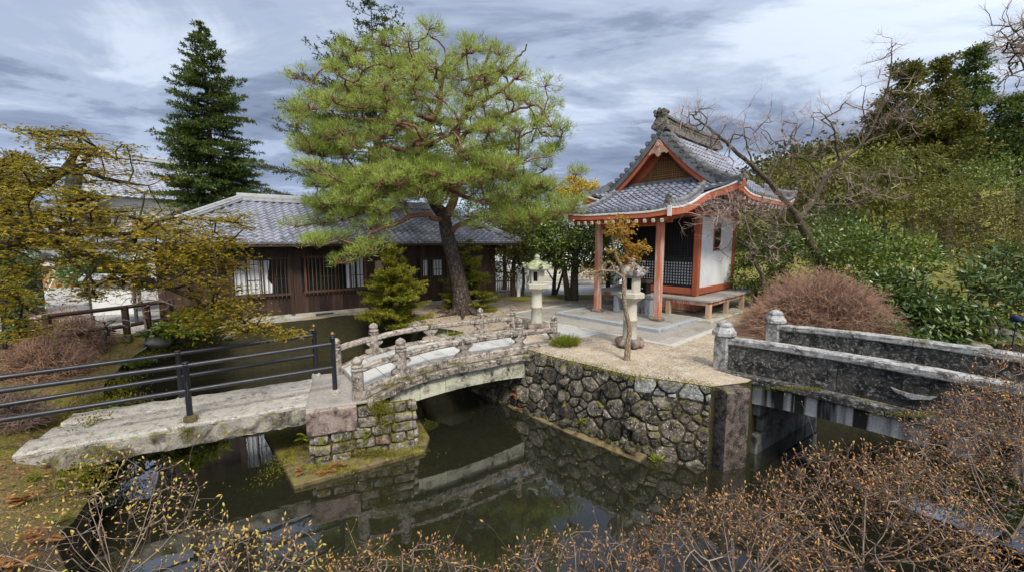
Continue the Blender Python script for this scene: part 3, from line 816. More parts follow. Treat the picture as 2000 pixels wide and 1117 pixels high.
rs = np.random.RandomState(11)
wall = thing('rubble_retaining_wall', 'rubble stone retaining wall of lichened boulders holding up the sandy island', 'wall', (2.0, 7.6, WATER))
WP = [(-.75, 10.45), (1.15, 8.45), (2.28, 7.4), (3.46, 6.85)]
mbk, mst, mpl, mlg = MB(), MB(), MB(), MB()
for i, (P, Q) in enumerate(zip(WP[:-1], WP[1:])):
    backing(mbk, P, Q, WATER - .3, -.015)
    if i == 2:
        masonry(mst, P, Q, WATER - .1, -.27, .235, rs)
        masonry(mpl, P, Q, -.29, .0, .30, rs, out=.07, aspect=1.1)
    else: masonry(mst, P, Q, WATER - .1, .0, .245 if i else .28, rs)
for (jx, jy), cnt in ((WP[1], 5), (WP[2], 5)):
    for k in range(cnt):
        zz_ = -1.42 + (1.15 if (jx, jy) == WP[2] else 1.36) * (k + .5) / cnt; boulder(mst, (jx - .03 + rs.uniform(-.08, .08), jy - .07 + .12 * zz_, zz_), (rs.uniform(.22, .38), .2, rs.uniform(.22, .32)), rs)
mbk.build('joint_backing', M['mortar'], wall); mst.build('boulder_face', M['rubble'], wall); mpl.build('pale_top_course', M['rubble_pale'], wall)
# footing ledge at the water line
LP = [(-1.05, 10.45), (-.62, 10.02), (1.20, 8.0), (2.25, 6.97), (3.28, 6.36), (3.85, 6.24)]
for k, (a, b) in enumerate(zip(LP[:-1], LP[1:])):
    a, b = A([*a, 0.]), A([*b, 0.]); u_ = nrm(b - a); inn = np.cross(A([0, 0, 1.]), u_); F = Fr(a, math.atan2(u_[1], u_[0]))
    rough_bar(mlg, F, -.05, np.linalg.norm(b - a) + .05, 0 + .06 * (k > 2), .8, -2.1, WATER + (.04 if k < 3 else -.02), .15, .014, .04, rs=rs)
mlg.build('footing_ledge', M['ledge'], wall)
cst = MB()
ang = math.atan2(.27, .75)
rough_bar(cst, Fr((3.76, 7.02, -.96), .30), -.25, .25, -.32, .31, -1.0, .94, .15, .008, .03, rs=rs)
cst.build('corner_block', M['cornerstone'], wall)

# ------------------------------------------------------------------ stone pier
ZP = -.38
PA = math.radians(22); PF = Fr((-3.48, 6.72, 0), PA)
pier = thing('bridge_pier', 'square stone pier with mossy footing standing in the pond between the two bridges', 'pier', PF(.87, 1, -2.0), PA)
m1, m2, m3, m4, m5 = MB(), MB(), MB(), MB(), MB()
w2 = lambda x, y: PF(x, y, 0)[:2]
for (a, b, zt) in (((.04, .03), (1.76, .03), -.84), ((1.76, .03), (1.76, 2.0), -.50), ((.04, 2.0), (.04, .03), -.84)):
    backing(m1, w2(*a), w2(*b), -1.8, zt, .05); masonry(m2, w2(*a), w2(*b), -1.42, zt, .22, rs, .05, row=.19, out=.06)
backing(m1, w2(.77, .05), w2(1.76, .05), -.9, -.46, .03); masonry(m2, w2(.77, .05), w2(1.76, .05), -.84, -.46, .2, rs, .03, row=.20, out=.06)
rough_bar(m3, PF, -.03, .76, -.05, 2.05, -.85, ZP, .12, .010, .03, rs=rs)
ring = [(-.21, -.55), (.8, -.40), (1.92, -.215), (2.1, .3), (1.95, 2.2), (-1.0, 2.3), (-.99, 1.73), (-.6, .6)]
V = [PF(x, y, z) for z in (-2.1, -1.375) for x, y in ring] + [PF(.6 + (x - .6) * .985, .8 + (y - .8) * .985, -1.35) for x, y in ring]
n_ = len(ring); m4.add(V, [(k + r * n_, (k + 1) % n_ + r * n_, (k + 1) % n_ + (r + 1) * n_, k + (r + 1) * n_) for r in range(2) for k in range(n_)] + [tuple(range(2 * n_, 3 * n_))])
m5.box(PF(.55, 1.0, ZP - .005), (1.2, 1.95, .05), PA, .015)
m1.build('rubble_core', M['mortar'], pier); m2.build('stone_course', M['pier'], pier); m3.build('cap_block', M['pier_cap'], pier)
m4.build('footing', M['ledge_moss'], pier); m5.build('landing', M['paving'], pier)

# ------------------------------------------------------------------ arched bridge
BR = math.radians(34.8); BF = Fr((-2.74, 7.1, 0), BR); BW = 1.92
def dz(x): return .04 - (.024 * (2.4 - x) ** 3 if x < 2.4 else .012 * (x - 2.4) ** 2)
bridge = thing('arched_stone_bridge', 'small arched stone footbridge with onion topped posts and curved handrails', 'bridge', BF(2.4, 1, -1), BR)
PX = [.0, .81, 3.59, 4.64]
mb = MB(); xs = np.linspace(.12, 4.75, 11)
for a, b in zip(xs[:-1], xs[1:]):
    for (y0, y1) in ((.17, .98), (.99, 1.83)):
        rough_bar(mb, BF, a + .006, b - .006, y0, y1, -.10, 0, .25, .002, .01, zf=dz, rs=rs)
mb.build('deck', M['deck'], bridge)
def arch_bottom(x): return -.66 + .10 * (1 - ((x - 2.25) / 1.6) ** 2)
mb = MB(); xs = [.55, 1.15, 1.7, 3.1, 4.1]
for a, b in zip(xs[:-1], xs[1:]):
    q = np.linspace(a + .004, b - .004, 7)
    poly = [(x, arch_bottom(x)) for x in q] + [(x, dz(x) - .255) for x in q[::-1]]
    mb.prism(poly, BF(0, BW / 2, 0), BF.R[:, 0], A([0, 0, 1.]), BW - .04)
mb.build('arch_beam', M['arch'], bridge)
for y0, y1, sgn in ((-.09, .25, 1), (BW - .25, BW + .09, -1)):
    mb = MB(); x = .12 if sgn > 0 else .0
    while x < 4.45:
        x2 = x + rs.uniform(.38, .75)
        rough_bar(mb, BF, x, x2 - .014, y0 + rs.uniform(-.02, .02) , y1, -.255 + rs.uniform(-.01, .01), -.105, .12, .008, .025, zf=dz, rs=rs); x = x2
    mb.build('ledge_course', M['bridge'], bridge)
VASE = [(0, .19), (.12, .19), (.26, .17), (.38, .10), (.5, .07), (.62, .09), (.76, .15), (.88, .18), (1, .18)]
for y0 in (0.0, BW - .17):
    yc = y0 + .085
    mb = MB(); cuts = [-.08, .81, 1.75, 2.75, 3.59, 4.7]
    for a, b in zip(cuts[:-1], cuts[1:]): rough_bar(mb, BF, a + .005, b - .005, y0, y0 + .17, -.103, .065, .12, .006, .02, zf=dz, rs=rs)
    mb.build('base_rail', M['bridge_rail'], bridge)
    mb = MB()
    for a, b in zip(PX[:-1], PX[1:]):
        mid = [a] + ([(a + b) / 2 - .1] if b - a > 1.5 else []) + [b]
        for p, q in zip(mid[:-1], mid[1:]):
            rough_bar(mb, BF, p + .07, q - (.07 if q in PX else .004), y0 + .01, y0 + .155, .315, .425, .12, .004, .022, zf=lambda x: dz(x) + .10 * max(0, 1 - x / .81), rs=rs)
    mb.build('handrail', M['bridge_rail'], bridge)
    for px_ in PX[1:] + [2.17]:
        mb = MB(); b = dz(px_) + .065; h = .245
        poly = [(-w, z * h) for z, w in VASE] + [(w, z * h) for z, w in VASE[::-1]]
        poly = [(x * (1 if px_ not in (0, 4.64) else .95), z) for x, z in poly]
        mb.prism(poly, BF(px_, yc, b - .01), BF.R[:, 0], A([0, 0, 1.]), .115)
        mb.build('baluster', M['bridge_rail'], bridge)
    for px_ in PX:
        mb = MB(); r = .105 if px_ < 3 else .088; b = dz(px_) - .1; H = .62
        mb.lathe([(r * 1.02, 0), (r, .1), (r * .98, H - .06), (r * .98, H - .05), (r * 1.06, H - .045), (r * 1.06, H - .01), (r * .93, H - .005), (r * .93, H + .015),
                  (r * 1.04, H + .02), (r * 1.04, H + .045), (r * .82, H + .055), (r * .72, H + .075), (r * .86, H + .09), (r * .95, H + .12), (r * .86, H + .155), (r * .55, H + .185), (r * .18, H + .205), (.001, H + .215)],
                 BF(px_, yc, b), 14)
        mb.build('post', M['bridge_rail'], bridge)

# ------------------------------------------------------------------ flat slab bridge with black rails
SR = math.radians(28.8); SF = Fr((-3.5, 7.07, 0), SR)
slab = thing('stone_slab_bridge', 'flat bridge of rough granite slabs reaching from the left bank to the pier', 'bridge', SF(-1.7, .6, -.4), SR)
for k, (a, b) in enumerate(((0, .49), (.50, .98), (.99, 1.5))):
    mb = MB(); rough_bar(mb, SF, -3.75 + .07 * k, .06 + .2 * k, a + .014, b - .014, ZP - .33, ZP - .012 * (k == 1), .1, .013, .03, rs=rs)
    mb.build('slab', M['slab'] if k else M['slab'], slab)
mb = MB(); rough_bar(mb, SF, -3.7, .02, -.035, -.002, ZP - .34, ZP - .05, .1, .016, .012, rs=rs); mb.build('slab_face', M['slab_side'], slab)
def railing(label, P, foot, zb, zu, zl):
    # P: post positions from the pier leftwards; zu/zl: upper and lower rail heights at each post
    r = thing('black_railing', label, 'railing', (*P[0][:2], zb), 0, 'black railings of the slab bridge')
    for k, p in enumerate(P):
        mb = MB(); top = zu[k] + (.10 if k == 0 else .0)
        mb.lathe([(.043, zb), (.043, top), (.05, top + .005), (.05, top + .02), (.04, top + .022), (.04, top + .035), (.05, top + .04), (.048, top + .055), (.03, top + .06)], (p[0], p[1], 0), 12)
        mb.build('post', M['metal_rail'], r)
        if k == 0:
            mb = MB(); mb.lathe([(.03, top + .058), (.046, top + .075), (.046, top + .09), (.03, top + .115), (.008, top + .13), (.001, top + .135)], (p[0], p[1], 0), 10); mb.build('finial', M['bronze'], r)
        mb = MB(); mb.lathe([(.088, zb - .03), (.088, zb + .07), (.075, zb + .10), (.05, zb + .105)], (p[0], p[1], 0), 10, False); mb.build('foot', foot[k], r)
    for zz_ in (zu, zl):
        mb = MB(); mb.tube([A([p[0], p[1], z]) for p, z in zip(P, zz_)], .036, 10); mb.build('rail', M['metal_rail'], r)
p1, p2 = SF(.05, -.0, 0), SF(-1.98, -.06, 0); p1 = G(655, 770, ZP); p2 = G(372, 822, ZP); p3 = p2 + (p2 - p1) * 1.25
railing('black pipe railing along the near edge of the slab bridge', [p1, p2, p3], [M['concrete'], M['ledge_moss'], M['concrete']], ZP, [.60, .54, .50], [.15, .13, .11])
q1 = G(618, 738, ZP); q2 = G(356, 786, ZP); q3 = q2 + (q2 - q1) * 1.15
railing('black pipe railing along the far edge of the slab bridge', [q1, q2, q3], [M['concrete']] * 3, ZP, [.55, .52, .50], [.12, .10, .08])

# ------------------------------------------------------------------ dark stone bridge on the right
DR = math.atan2(-.82, .57); DF = Fr((4.17, 7.9, 0), DR); DW = 2.2; DL = 6.0
def zb_(x): return -.02 + .12 * (1 - ((x - 3.0) / 3.0) ** 2)
db = thing('dark_stone_bridge', 'dark weathered stone bridge with solid parapets and capped corner posts', 'bridge', DF(3, 1.1, -1), DR)
for y0, side in ((0, 1), (DW, -1)):
    mb = MB()
    for xa, xb in ((.1, 1.86), (1.868, 3.9), (3.908, DL - .1)): rough_bar(mb, DF, xa, xb, y0 - .07, y0 + .07, .02, .52, .2, .004, .012, zf=zb_, rs=rs)
    mb.build('parapet_panel', M['dark_bridge'], db)
    mb = MB()
    for xa, xb in ((.1, 2.3), (2.306, 4.4), (4.406, DL - .1)): rough_bar(mb, DF, xa, xb, y0 - .115, y0 + .115, .52, .645, .15, .006, .022, zf=zb_, rs=rs)
    mb.build('coping', M['dark_bridge_top'], db)
    mb = MB(); rough_bar(mb, DF, -.35, DL + .2, y0 - .26, y0 + .26, -.12, .02, .3, .005, .02, zf=zb_, rs=rs); mb.build('deck_edge', M['dark_bridge'], db)
    mb = MB(); q = np.linspace(.12, DL - .1, 25)
    poly = [(x, zb_(x) - .55 + .13 * (1 - ((x - 3) / 3) ** 2)) for x in q] + [(x, zb_(x) - .122) for x in q[::-1]]
    mb.prism(poly, DF(0, y0 - .02 * side, 0), DF.R[:, 0], A([0, 0, 1.]), .3); mb.build('fascia_beam', M['fascia'] if 'fascia' in M else M['abut'], db)
    for xe in (.0, DL):
        mb = MB(); b = zb_(xe) - .05; c = DF(xe, y0, 0)
        mb.box(c + A([0, 0, b + .36]), (.27, .27, .72), DR, .025, jit=.006, rs=rs)
        mb.lathe([(.185, b + .72), (.215, b + .74), (.215, b + .80), (.15, b + .90), (.13, b + .905), (.145, b + .92), (.145, b + .955), (.12, b + .985), (.05, b + 1.02), (.02, b + 1.03)], c, 6, False, rot=DR + .5)
        mb.build('corner_post', M['dark_bridge_top'], db)
    # carved cusped panels on the outer face
    for xc in (.95, 2.75):
        mb = MB(); w = .24 if xc > 2 else .2; zc = zb_(xc) + .27
        rim = [(-1, .1), (-.75, -.28), (-.4, -.42), (0, -.62), (.4, -.42), (.75, -.28), (1, .1), (.6, -.06), (.2, -.12), (-.2, -.12), (-.6, -.06)]
        rim = [(x * w, z * .16) for x, z in rim]
        mb.prism(rim, DF(xc, y0 - .075 * side, zc), DF.R[:, 0], A([0, 0, 1.]), .05)
        mb.build('carved_cusp', M['dark_bridge_top'] if xc > 2 else M['dark_bridge'], db)  # paler stone on one cusp paints the light on its lower lip
mb = MB(); rough_bar(mb, DF, -.35, DL + .2, .262, DW - .262, -.15, .0, .3, .0, .01, zf=zb_); mb.build('deck', M['abut'], db)
mb = MB()
for r, (za, zt) in enumerate(((-2.0, -1.08), (-1.07, -.72), (-.71, -.36), (-.35, -.13))):
    y = -.1 + .18 * (r % 2)
    while y < 2.3:
        y2 = y + rs.uniform(.45, .7); mb.box(DF(.42, (y + y2) / 2, (za + zt) / 2), (.7, y2 - y - .01, zt - za), DR, .02, jit=.006, rs=rs); y = y2
mb.build('abutment', M['abut'], db)
# ------------------------------------------------------------------ roofs
def tile_surface(mb, fun, u0, u1, v0, v1, tw, tc, h=.035, wav=.032, S=7, uref=0.0):
    """pantiles: every tile its own curved, stepped blade. fun(u, v) -> point, normal"""
    nv = int(math.ceil((v1 - v0) / tc - 1e-6)); fr_ = np.linspace(0, 1, S)
    prof = wav * np.array([math.cos(2 * PI * (f ** 1.35)) for f in fr_])
    for k in range(nv):
        va, vb = v0 + k * tc, min(v1, v0 + (k + 1) * tc + .015)
        lo, hi = min(u0(va + .01), u0(vb)), max(u1(va + .01), u1(vb))
        i0, i1 = int(math.floor((lo - uref) / tw)), int(math.ceil((hi - uref) / tw))
        for i in range(i0, i1):
            rows = []
            for v, off, hh in ((va, -.03, 0), (va, 0, h), (vb, 0, .006)):
                us = np.clip(uref + (i + fr_) * tw, u0(v), u1(v)); row = []
                for u, w in zip(us, prof):
                    p, n = fun(u, v); row.append(p + n * (hh + off + w))
                rows.append(row)
            R = np.array(rows)
            if np.linalg.norm(R[1, 0] - R[1, -1]) < .02 and np.linalg.norm(R[2, 0] - R[2, -1]) < .02: continue
            mb.grid(R, False)
def ridge_stack(mb, path, w, h, n=4, cap=.075, up=(0, 0, 1)):
    P = np.asarray(path, float)
    for k in range(n):
        ww = w * (1 - .10 * k) + (.03 if k % 2 == 0 else 0)
        sweep(mb, P, rect(ww, h * k / n, h * (k + 1) / n - .004), up)
    an = np.linspace(0, PI, 7); sweep(mb, P + A([0, 0, h]), [(cap * math.cos(a), cap * math.sin(a)) for a in an], up)

# ------------------------------------------------------------------ long dark wooden house
HR = math.atan2(.57, .82); HF = Fr((-8.5, 12.35, 0), HR)
house = thing('wooden_house', 'long low house of dark stained boards with a grey tiled hip roof beside the channel', 'house', HF(4, 2.7, 0), HR)
HX0, HX1 = -1.7, 9.45
wins = [(.03, 1.52, .80, 1.92), (2.02, 3.95, .82, 1.95), (6.05, 6.98, 1.08, 1.78)]
mb = MB(); x = HX0
rs = np.random.RandomState(5)
while x < HX1:
    x2 = min(HX1, x + rs.uniform(.15, .2)); spans = [(.13, 2.62)]
    for a, b, c, d in wins:
        if x2 > a and x < b: spans = [(.13, c - .02), (d + .02, 2.62)]
    for c, d in spans: mb.box(HF((x + x2) / 2, -.012 + rs.uniform(-.004, .004), (c + d) / 2), (x2 - x - .006, .03, d - c), HR)
    x = x2
x = 0
for xe, s_ in ((HX1, 1), (HX0, -1)):
    y = .02
    while y < 5.4: mb.box(HF(xe + .005 * s_, y + .09, 1.37), (.03, .175, 2.5), HR); y += .18
mb.build('board_cladding', M['dark_wood'], house)
mb = MB(); mb.box(HF((HX0 + HX1) / 2, 2.72, 1.4), (HX1 - HX0 - .06, 5.36, 2.55), HR); mb.build('wall_core', M['black_panel'], house)
mb = MB(); mb.box(HF((HX0 + HX1) / 2, 2.7, -.38), (HX1 - HX0 + .06, 5.5, 1.0), HR, .01); mb.build('foundation', M['concrete'], house)
mb = MB(); mb.box(HF(2.55, -.08, -.03), (.55, .1, .2), HR, .01); mb.build('foundation_vent', M['steel'], house)
for xx in (-.05, 1.60, 4.05): mb = MB(); mb.box(HF(xx, -.05, 1.37), (.11, .1, 2.5), HR, .006); mb.build('wall_post', M['dark_timber'], house)
for wi, (a, b, c, d) in enumerate(wins):
    mb = MB(); t_ = .05
    mb.box(HF((a + b) / 2, -.045, c - t_ / 2 + .02), (b - a + .1, .12, t_), HR); mb.box(HF((a + b) / 2, -.045, d + t_ / 2 - .02), (b - a + .1, .12, t_), HR)
    mb.box(HF(a, -.045, (c + d) / 2), (t_, .11, d - c), HR); mb.box(HF(b, -.045, (c + d) / 2), (t_, .11, d - c), HR)
    win = mb.build('window', M['dark_timber'] if wi != 1 else M['orange_wood'], house)
    mb = MB(); mb.box(HF((a + b) / 2, .018, (c + d) / 2), (b - a - .04, .01, d - c), HR); mb.build('pane', M['glass'], win)
    mb = MB(); ns = 2 if wi < 2 else 1
    for k in range(1, 2 * ns):
        xx = a + (b - a) * k / (2 * ns); mb.box(HF(xx, -.0, (c + d) / 2), (.04, .03, d - c), HR)
    for k in range(2 * ns):
        if k % 2: mb.box(HF(a + (b - a) * (k + .5) / (2 * ns), -.0, c + (d - c) * .42), ((b - a) / (2 * ns) - .05, .02, .02), HR)
    mb.build('sash', M['dark_timber'], win)
    mb = MB()
    cur = [[(a + .05, a + (b - a) * .53)], [(a + (b - a) * .66, a + (b - a) * .82), (a + (b - a) * .86, b - .05)], [(a + .1, a + .3), (a + .5, b - .05)]][wi]
    for (ca, cb) in cur:
        n = max(8, int((cb - ca) / .03)); xs = np.linspace(ca, cb, n)
        mb.grid([[HF(x, .006 + .007 * math.sin(q * 1.7 + math.sin(q * .6)), z) for q, x in enumerate(xs)] for z in (c + .05, (c + d) / 2, d - .03)], True)
    if wi == 0:
        xs = np.linspace(a + (b - a) * .56, a + (b - a) * .70, 8)
        mb.grid([[HF(a + (b - a) * .56 + (x - a - (b - a) * .56) * k_, .006 + .006 * math.sin(q * 2), z) for q, x in enumerate(xs)] for z, k_ in ((c + .05, .9), (c + .3, .95), (c + .5, .35), (d - .03, .8))], True)
    mb.build('curtain', M['curtain'], win)
    mb = MB(); n = int((b - a) / .112)
    for k in range(n + 1):
        xx = a - .03 + (b - a + .06) * k / n; mb.box(HF(xx, -.13, (c + d) / 2), (.021, .03, d - c + .22), HR)
    for zz_ in (c - .02, d + .02): mb.box(HF((a + b) / 2, -.105, zz_), (b - a + .16, .022, .05), HR)
    mb.build('lattice', M['bar_wood'], win)
mb = MB(); mb.box(HF(4.45, -.04, 1.62), (.30, .06, .30), HR); mb.box(HF(4.45, -.07, 1.60), (.24, .02, .22), HR); mb.build('vent_hatch', M['leg_wood'], house)
# roof: eave line y=-.75 z=2.42, ridge y=2.7 z=3.98
EY, EZ, RY, RZ_ = -.78, 2.40, 2.7, 3.92
RX0, RX1, EX0, EX1 = .45, 7.95, -2.4, 10.3
sl_ = math.hypot(RY - EY, RZ_ - EZ); nz_ = nrm(HF.R @ A([0, -(RZ_ - EZ), RY - EY]))
def hroof(u, v):
    f = v / sl_; return HF(u, EY + (RY - EY) * f, EZ + (RZ_ - EZ) * f), nz_
mb = MB(); tile_surface(mb, hroof, lambda v: EX0 + (RX0 - EX0) * v / sl_, lambda v: EX1 + (RX1 - EX1) * v / sl_, 0, sl_, .262, .24, .055, .036, 7)
# end slopes and back slope
for xe, xr, sgn in ((EX1, RX1, 1), (EX0, RX0, -1)):
    le = math.hypot(xe - xr, RZ_ - EZ); ne = nrm(HF.R @ A([sgn * (RZ_ - EZ), 0, abs(xe - xr)]))
    fn = lambda u, v, xe=xe, xr=xr, le=le, ne=ne: (HF(xe + (xr - xe) * v / le, u, EZ + (RZ_ - EZ) * v / le), ne)
    tile_surface(mb, fn, lambda v, le=le: EY + (RY - EY) * v / le, lambda v, le=le: 2 * RY - EY + (EY - RY) * v / le, 0, le, .262, .225, .035, .03, 5)
nb_ = nrm(HF.R @ A([0, (RZ_ - EZ), RY - EY]))
mb.quads([[HF(EX0, 2 * RY - EY, EZ), HF(EX1, 2 * RY - EY, EZ), HF(RX1, RY, RZ_), HF(RX0, RY, RZ_)]])
roof = mb.build('tiled_roof', M['tile'], house)
mb = MB()
ridge_stack(mb, [HF(RX0 - .1, RY, RZ_ - .02), HF(RX1 + .1, RY, RZ_ - .02)], .42, .20, 4, .085)
for a, b in (((RX0, RY, RZ_), (EX0, EY, EZ)), ((RX1, RY, RZ_), (EX1, EY, EZ))):
    P = [HF(*(A(a) + (A(b) - A(a)) * f + A([0, 0, .03]))) for f in np.linspace(0, 1, 6)]; ridge_stack(mb, P, .36, .10, 3, .075)
mb.build('ridge', M['tile_pale'], roof)
mb = MB()
for k in range(int((EX1 - EX0) / .262)):
    c = HF(EX0 + .2 + k * .262, EY - .02, EZ + .035); d_ = HF.R @ A([0, -1., 0])
    mb.tube([c - d_ * .1, c + d_ * .012], .042, 8)
mb.build('eave_tile_end', M['tile_ridge'], roof)
mb = MB(); mb.quads([[HF(EX0 + .05, EY + .05, EZ - .06), HF(EX1 - .05, EY + .05, EZ - .06), HF(EX1 - .9, .1, EZ + .22), HF(EX0 + .9, .1, EZ + .22)]])
mb.beam(HF(EX0, EY + .03, EZ - .045), HF(EX1, EY + .03, EZ - .045), .05, .08)
for k in range(28): xx = -2 + k * .44; mb.beam(HF(xx, EY + .08, EZ - .085), HF(xx, .0, EZ + .15), .05, .06)
mb.build('eave', M['dark_timber'], house)

# ------------------------------------------------------------------ shrine pavilion
TR = math.atan2(-.729, .684); TF = Fr((5.28, 14.63, 0), TR)
tx, ty = TF.R[:, 0], TF.R[:, 1]; tz = A([0, 0, 1.])
temple = thing('vermilion_pavilion', 'small vermilion shrine hall with curved grey tiled gable roof and white plaster side wall', 'shrine', TF(0, 1.5, 0), TR)
BH, BD = 1.3, 3.15            # half width, depth of the hall
W, VT0, VT1, DG, TC0, TC1 = 2.84, -.26, 4.4, .95, -.78, 4.85
def prof(d): f = d / W; return 2.32 * (.5 * f + .5 * f * f)
def lift(d, t):
    c = max(0, 1 - d / 1.3) ** 2
    return .20 * c * (max(0, (1.2 - (t - TC0)) / 1.2) ** 2 + max(0, (1.2 - (TC1 - t)) / 1.2) ** 2)
E0 = 3.92
def side(sg):
    def f(t, d):
        d = min(max(d, 0), W); p = TF(sg * (W - d), t, E0 + prof(d) + lift(d, t)); e = .02
        s_ = (prof(d + e) - prof(d)) / e; n = nrm(TF.R @ A([sg * s_, 0, 1.])); return p, n
    return f
tmin = lambda d: VT0 if d >= DG else TC0 + (VT0 - TC0) * d / DG
tmax = lambda d: VT1 if d >= DG else TC1 + (VT1 - TC1) * d / DG
mb = MB()
for sg in (1, -1): tile_surface(mb, side(sg), tmin, tmax, 0.0, W - .02, .235, .215, .055, .034, 6, TC0)
# front slope runs on down over the porch
KT, KH, FT = -3.05, 1.78, -.05
def fz(t): y = (t - KT) / (FT - KT); return 3.36 + .30 * y + .80 * y * y
def fs(t):
    if t < TC0: return KH
    return W - (t - TC0) / (VT0 - TC0) * DG if t < VT0 else W - DG
def flift(s, t):
    k = max(0, (abs(s) - 1.6) / 1.3) ** 2 * .30 if t > TC0 - .3 else 0
    k2 = max(0, (abs(s) - .9) / .9) ** 2 * .09 * max(0, 1 - (t - KT) / 1.4)
    return k * max(0, 1 - (t - TC0) / .8) + k2
def front(s, v):
    t = KT + v; e = .02; g = (fz(t + e) - fz(t)) / e
    return TF(s, t, fz(t) + flift(s, t)), nrm(TF.R @ A([0, -g, 1.]))
tile_surface(mb, front, lambda v: -fs(KT + v), lambda v: fs(KT + v), 0.0, FT - KT, .235, .215, .055, .034, 6)
def rear(s, d): return TF(s, TC1 - d, E0 + prof(d) + lift(W - abs(s), TC1 - d) * 0), nrm(ty * .5 + tz)
tile_surface(mb, rear, lambda d: -(W - d), lambda d: W - d, 0, DG, .235, .205, .036, .03, 4)
troof = mb.build('tiled_roof', M['tile_temple'], temple)
# soffits
mb = MB()
for sg in (1, -1):
    ds = np.linspace(.02, W - .1, 8); ts = lambda d: np.linspace(tmin(d) + .03, tmax(d) - .03, 6)
    mb.grid([[side(sg)(t, d)[0] - tz * .15 for t in ts(d)] for d in ds])
vs_ = np.linspace(.03, FT - KT - .02, 9)
mb.grid([[front(s, v)[0] - tz * .15 for s in np.linspace(-fs(KT + v) + .03, fs(KT + v) - .03, 9)] for v in vs_])
mb.build('soffit', M['vermilion_beam'], temple)
# eave boards: vermilion with a pale tilting fillet
def eave_board(name, path, mat, z0, z1, w):
    mb = MB(); sweep(mb, path, rect(w, z0, z1)); return mb.build(name, mat, temple)
kf = [front(s, .03)[0] for s in np.linspace(-KH + .02, KH - .02, 13)]
eave_board('eave_board', kf, M['vermilion_beam'], -.22, -.095, .07); eave_board('eave_fillet', kf, M['white_edge'], -.09, -.035, .10)
for sg in (1, -1):
    e = [side(sg)(t, .04)[0] for t in np.linspace(TC0, TC1, 18)]
    eave_board('eave_board', e, M['vermilion_beam'], -.20, -.095, .07); eave_board('eave_fillet', e, M['white_edge'], -.09, -.035, .10)
    # porch verge sweeps up into the main front eave
    pts = []
    for k in np.linspace(0, 1, 16):
        if k < .62: t_ = KT + .02 + (TC0 - KT - .15) * k / .62; s_ = KH + .0; z_ = fz(t_) + flift(KH, t_)
        else:
            q = (k - .62) / .38; t_ = TC0 - .13 + .12 * q; s_ = KH + (W - KH) * q; z_ = fz(TC0) + flift(s_, TC0) * 1.0 - .05 * (1 - q)
        pts.append(TF(sg * s_, t_, z_))
    pts = np.array(pts); pts[1:-1] = (pts[:-2] + 2 * pts[1:-1] + pts[2:]) / 4; pts[1:-1] = (pts[:-2] + 2 * pts[1:-1] + pts[2:]) / 4
    eave_board('verge_board', pts, M['vermilion_beam'], -.26, -.085, .07); eave_board('verge_fillet', pts, M['white_edge'], -.08, -.03, .10)
mb = MB()
for sg in (1, -1): tbox_ = MB(); tbox_.box(TF(sg * (KH + .0), KT - .02, fz(KT) - .06), (.10, .05, .28), TR); tbox_.build('verge_end', M['white_edge'], temple)
mb, me = MB(), MB()
for k in range(13):
    s_ = -1.56 + k * .26; a = TF(s_, KT + .02, fz(KT) - .30); b = TF(s_, -.85, fz(-.85) - .28)
    mb.beam(a, b, .075, .09); d_ = nrm(a - b); me.beam(a - d_ * .002, a + d_ * .03, .08, .095)
for k in range(14):
    t_ = -.4 + k * .4; a = TF(W - .08, t_, E0 - .26 + lift(0, t_)); b = TF(BH, t_, E0 + .28); mb.beam(a, b, .07, .085); d_ = nrm(a - b); me.beam(a - d_ * .002, a + d_ * .03, .075, .09)
mb.build('rafters', M['vermilion'], temple); me.build('rafter_ends', M['white_edge'], temple)
# tile ends along porch eave
mb = MB()
for k in range(15):
    s_ = -KH + .12 + k * .235; c = front(s_, 0)[0] + tz * .02; mb.tube([c + ty * .08, c - ty * .02], .05, 9)
mb.build('eave_tile_end', M['tile_ridge'], troof); mb = MB()
for k in range(24):
    t_ = TC0 + .12 + k * .235; c = side(1)(t_, 0)[0] + tz * .02; mb.tube([c - tx * .08, c + tx * .02], .05, 9)
mb.build('eave_tile_end', M['tile_ridge'], troof)
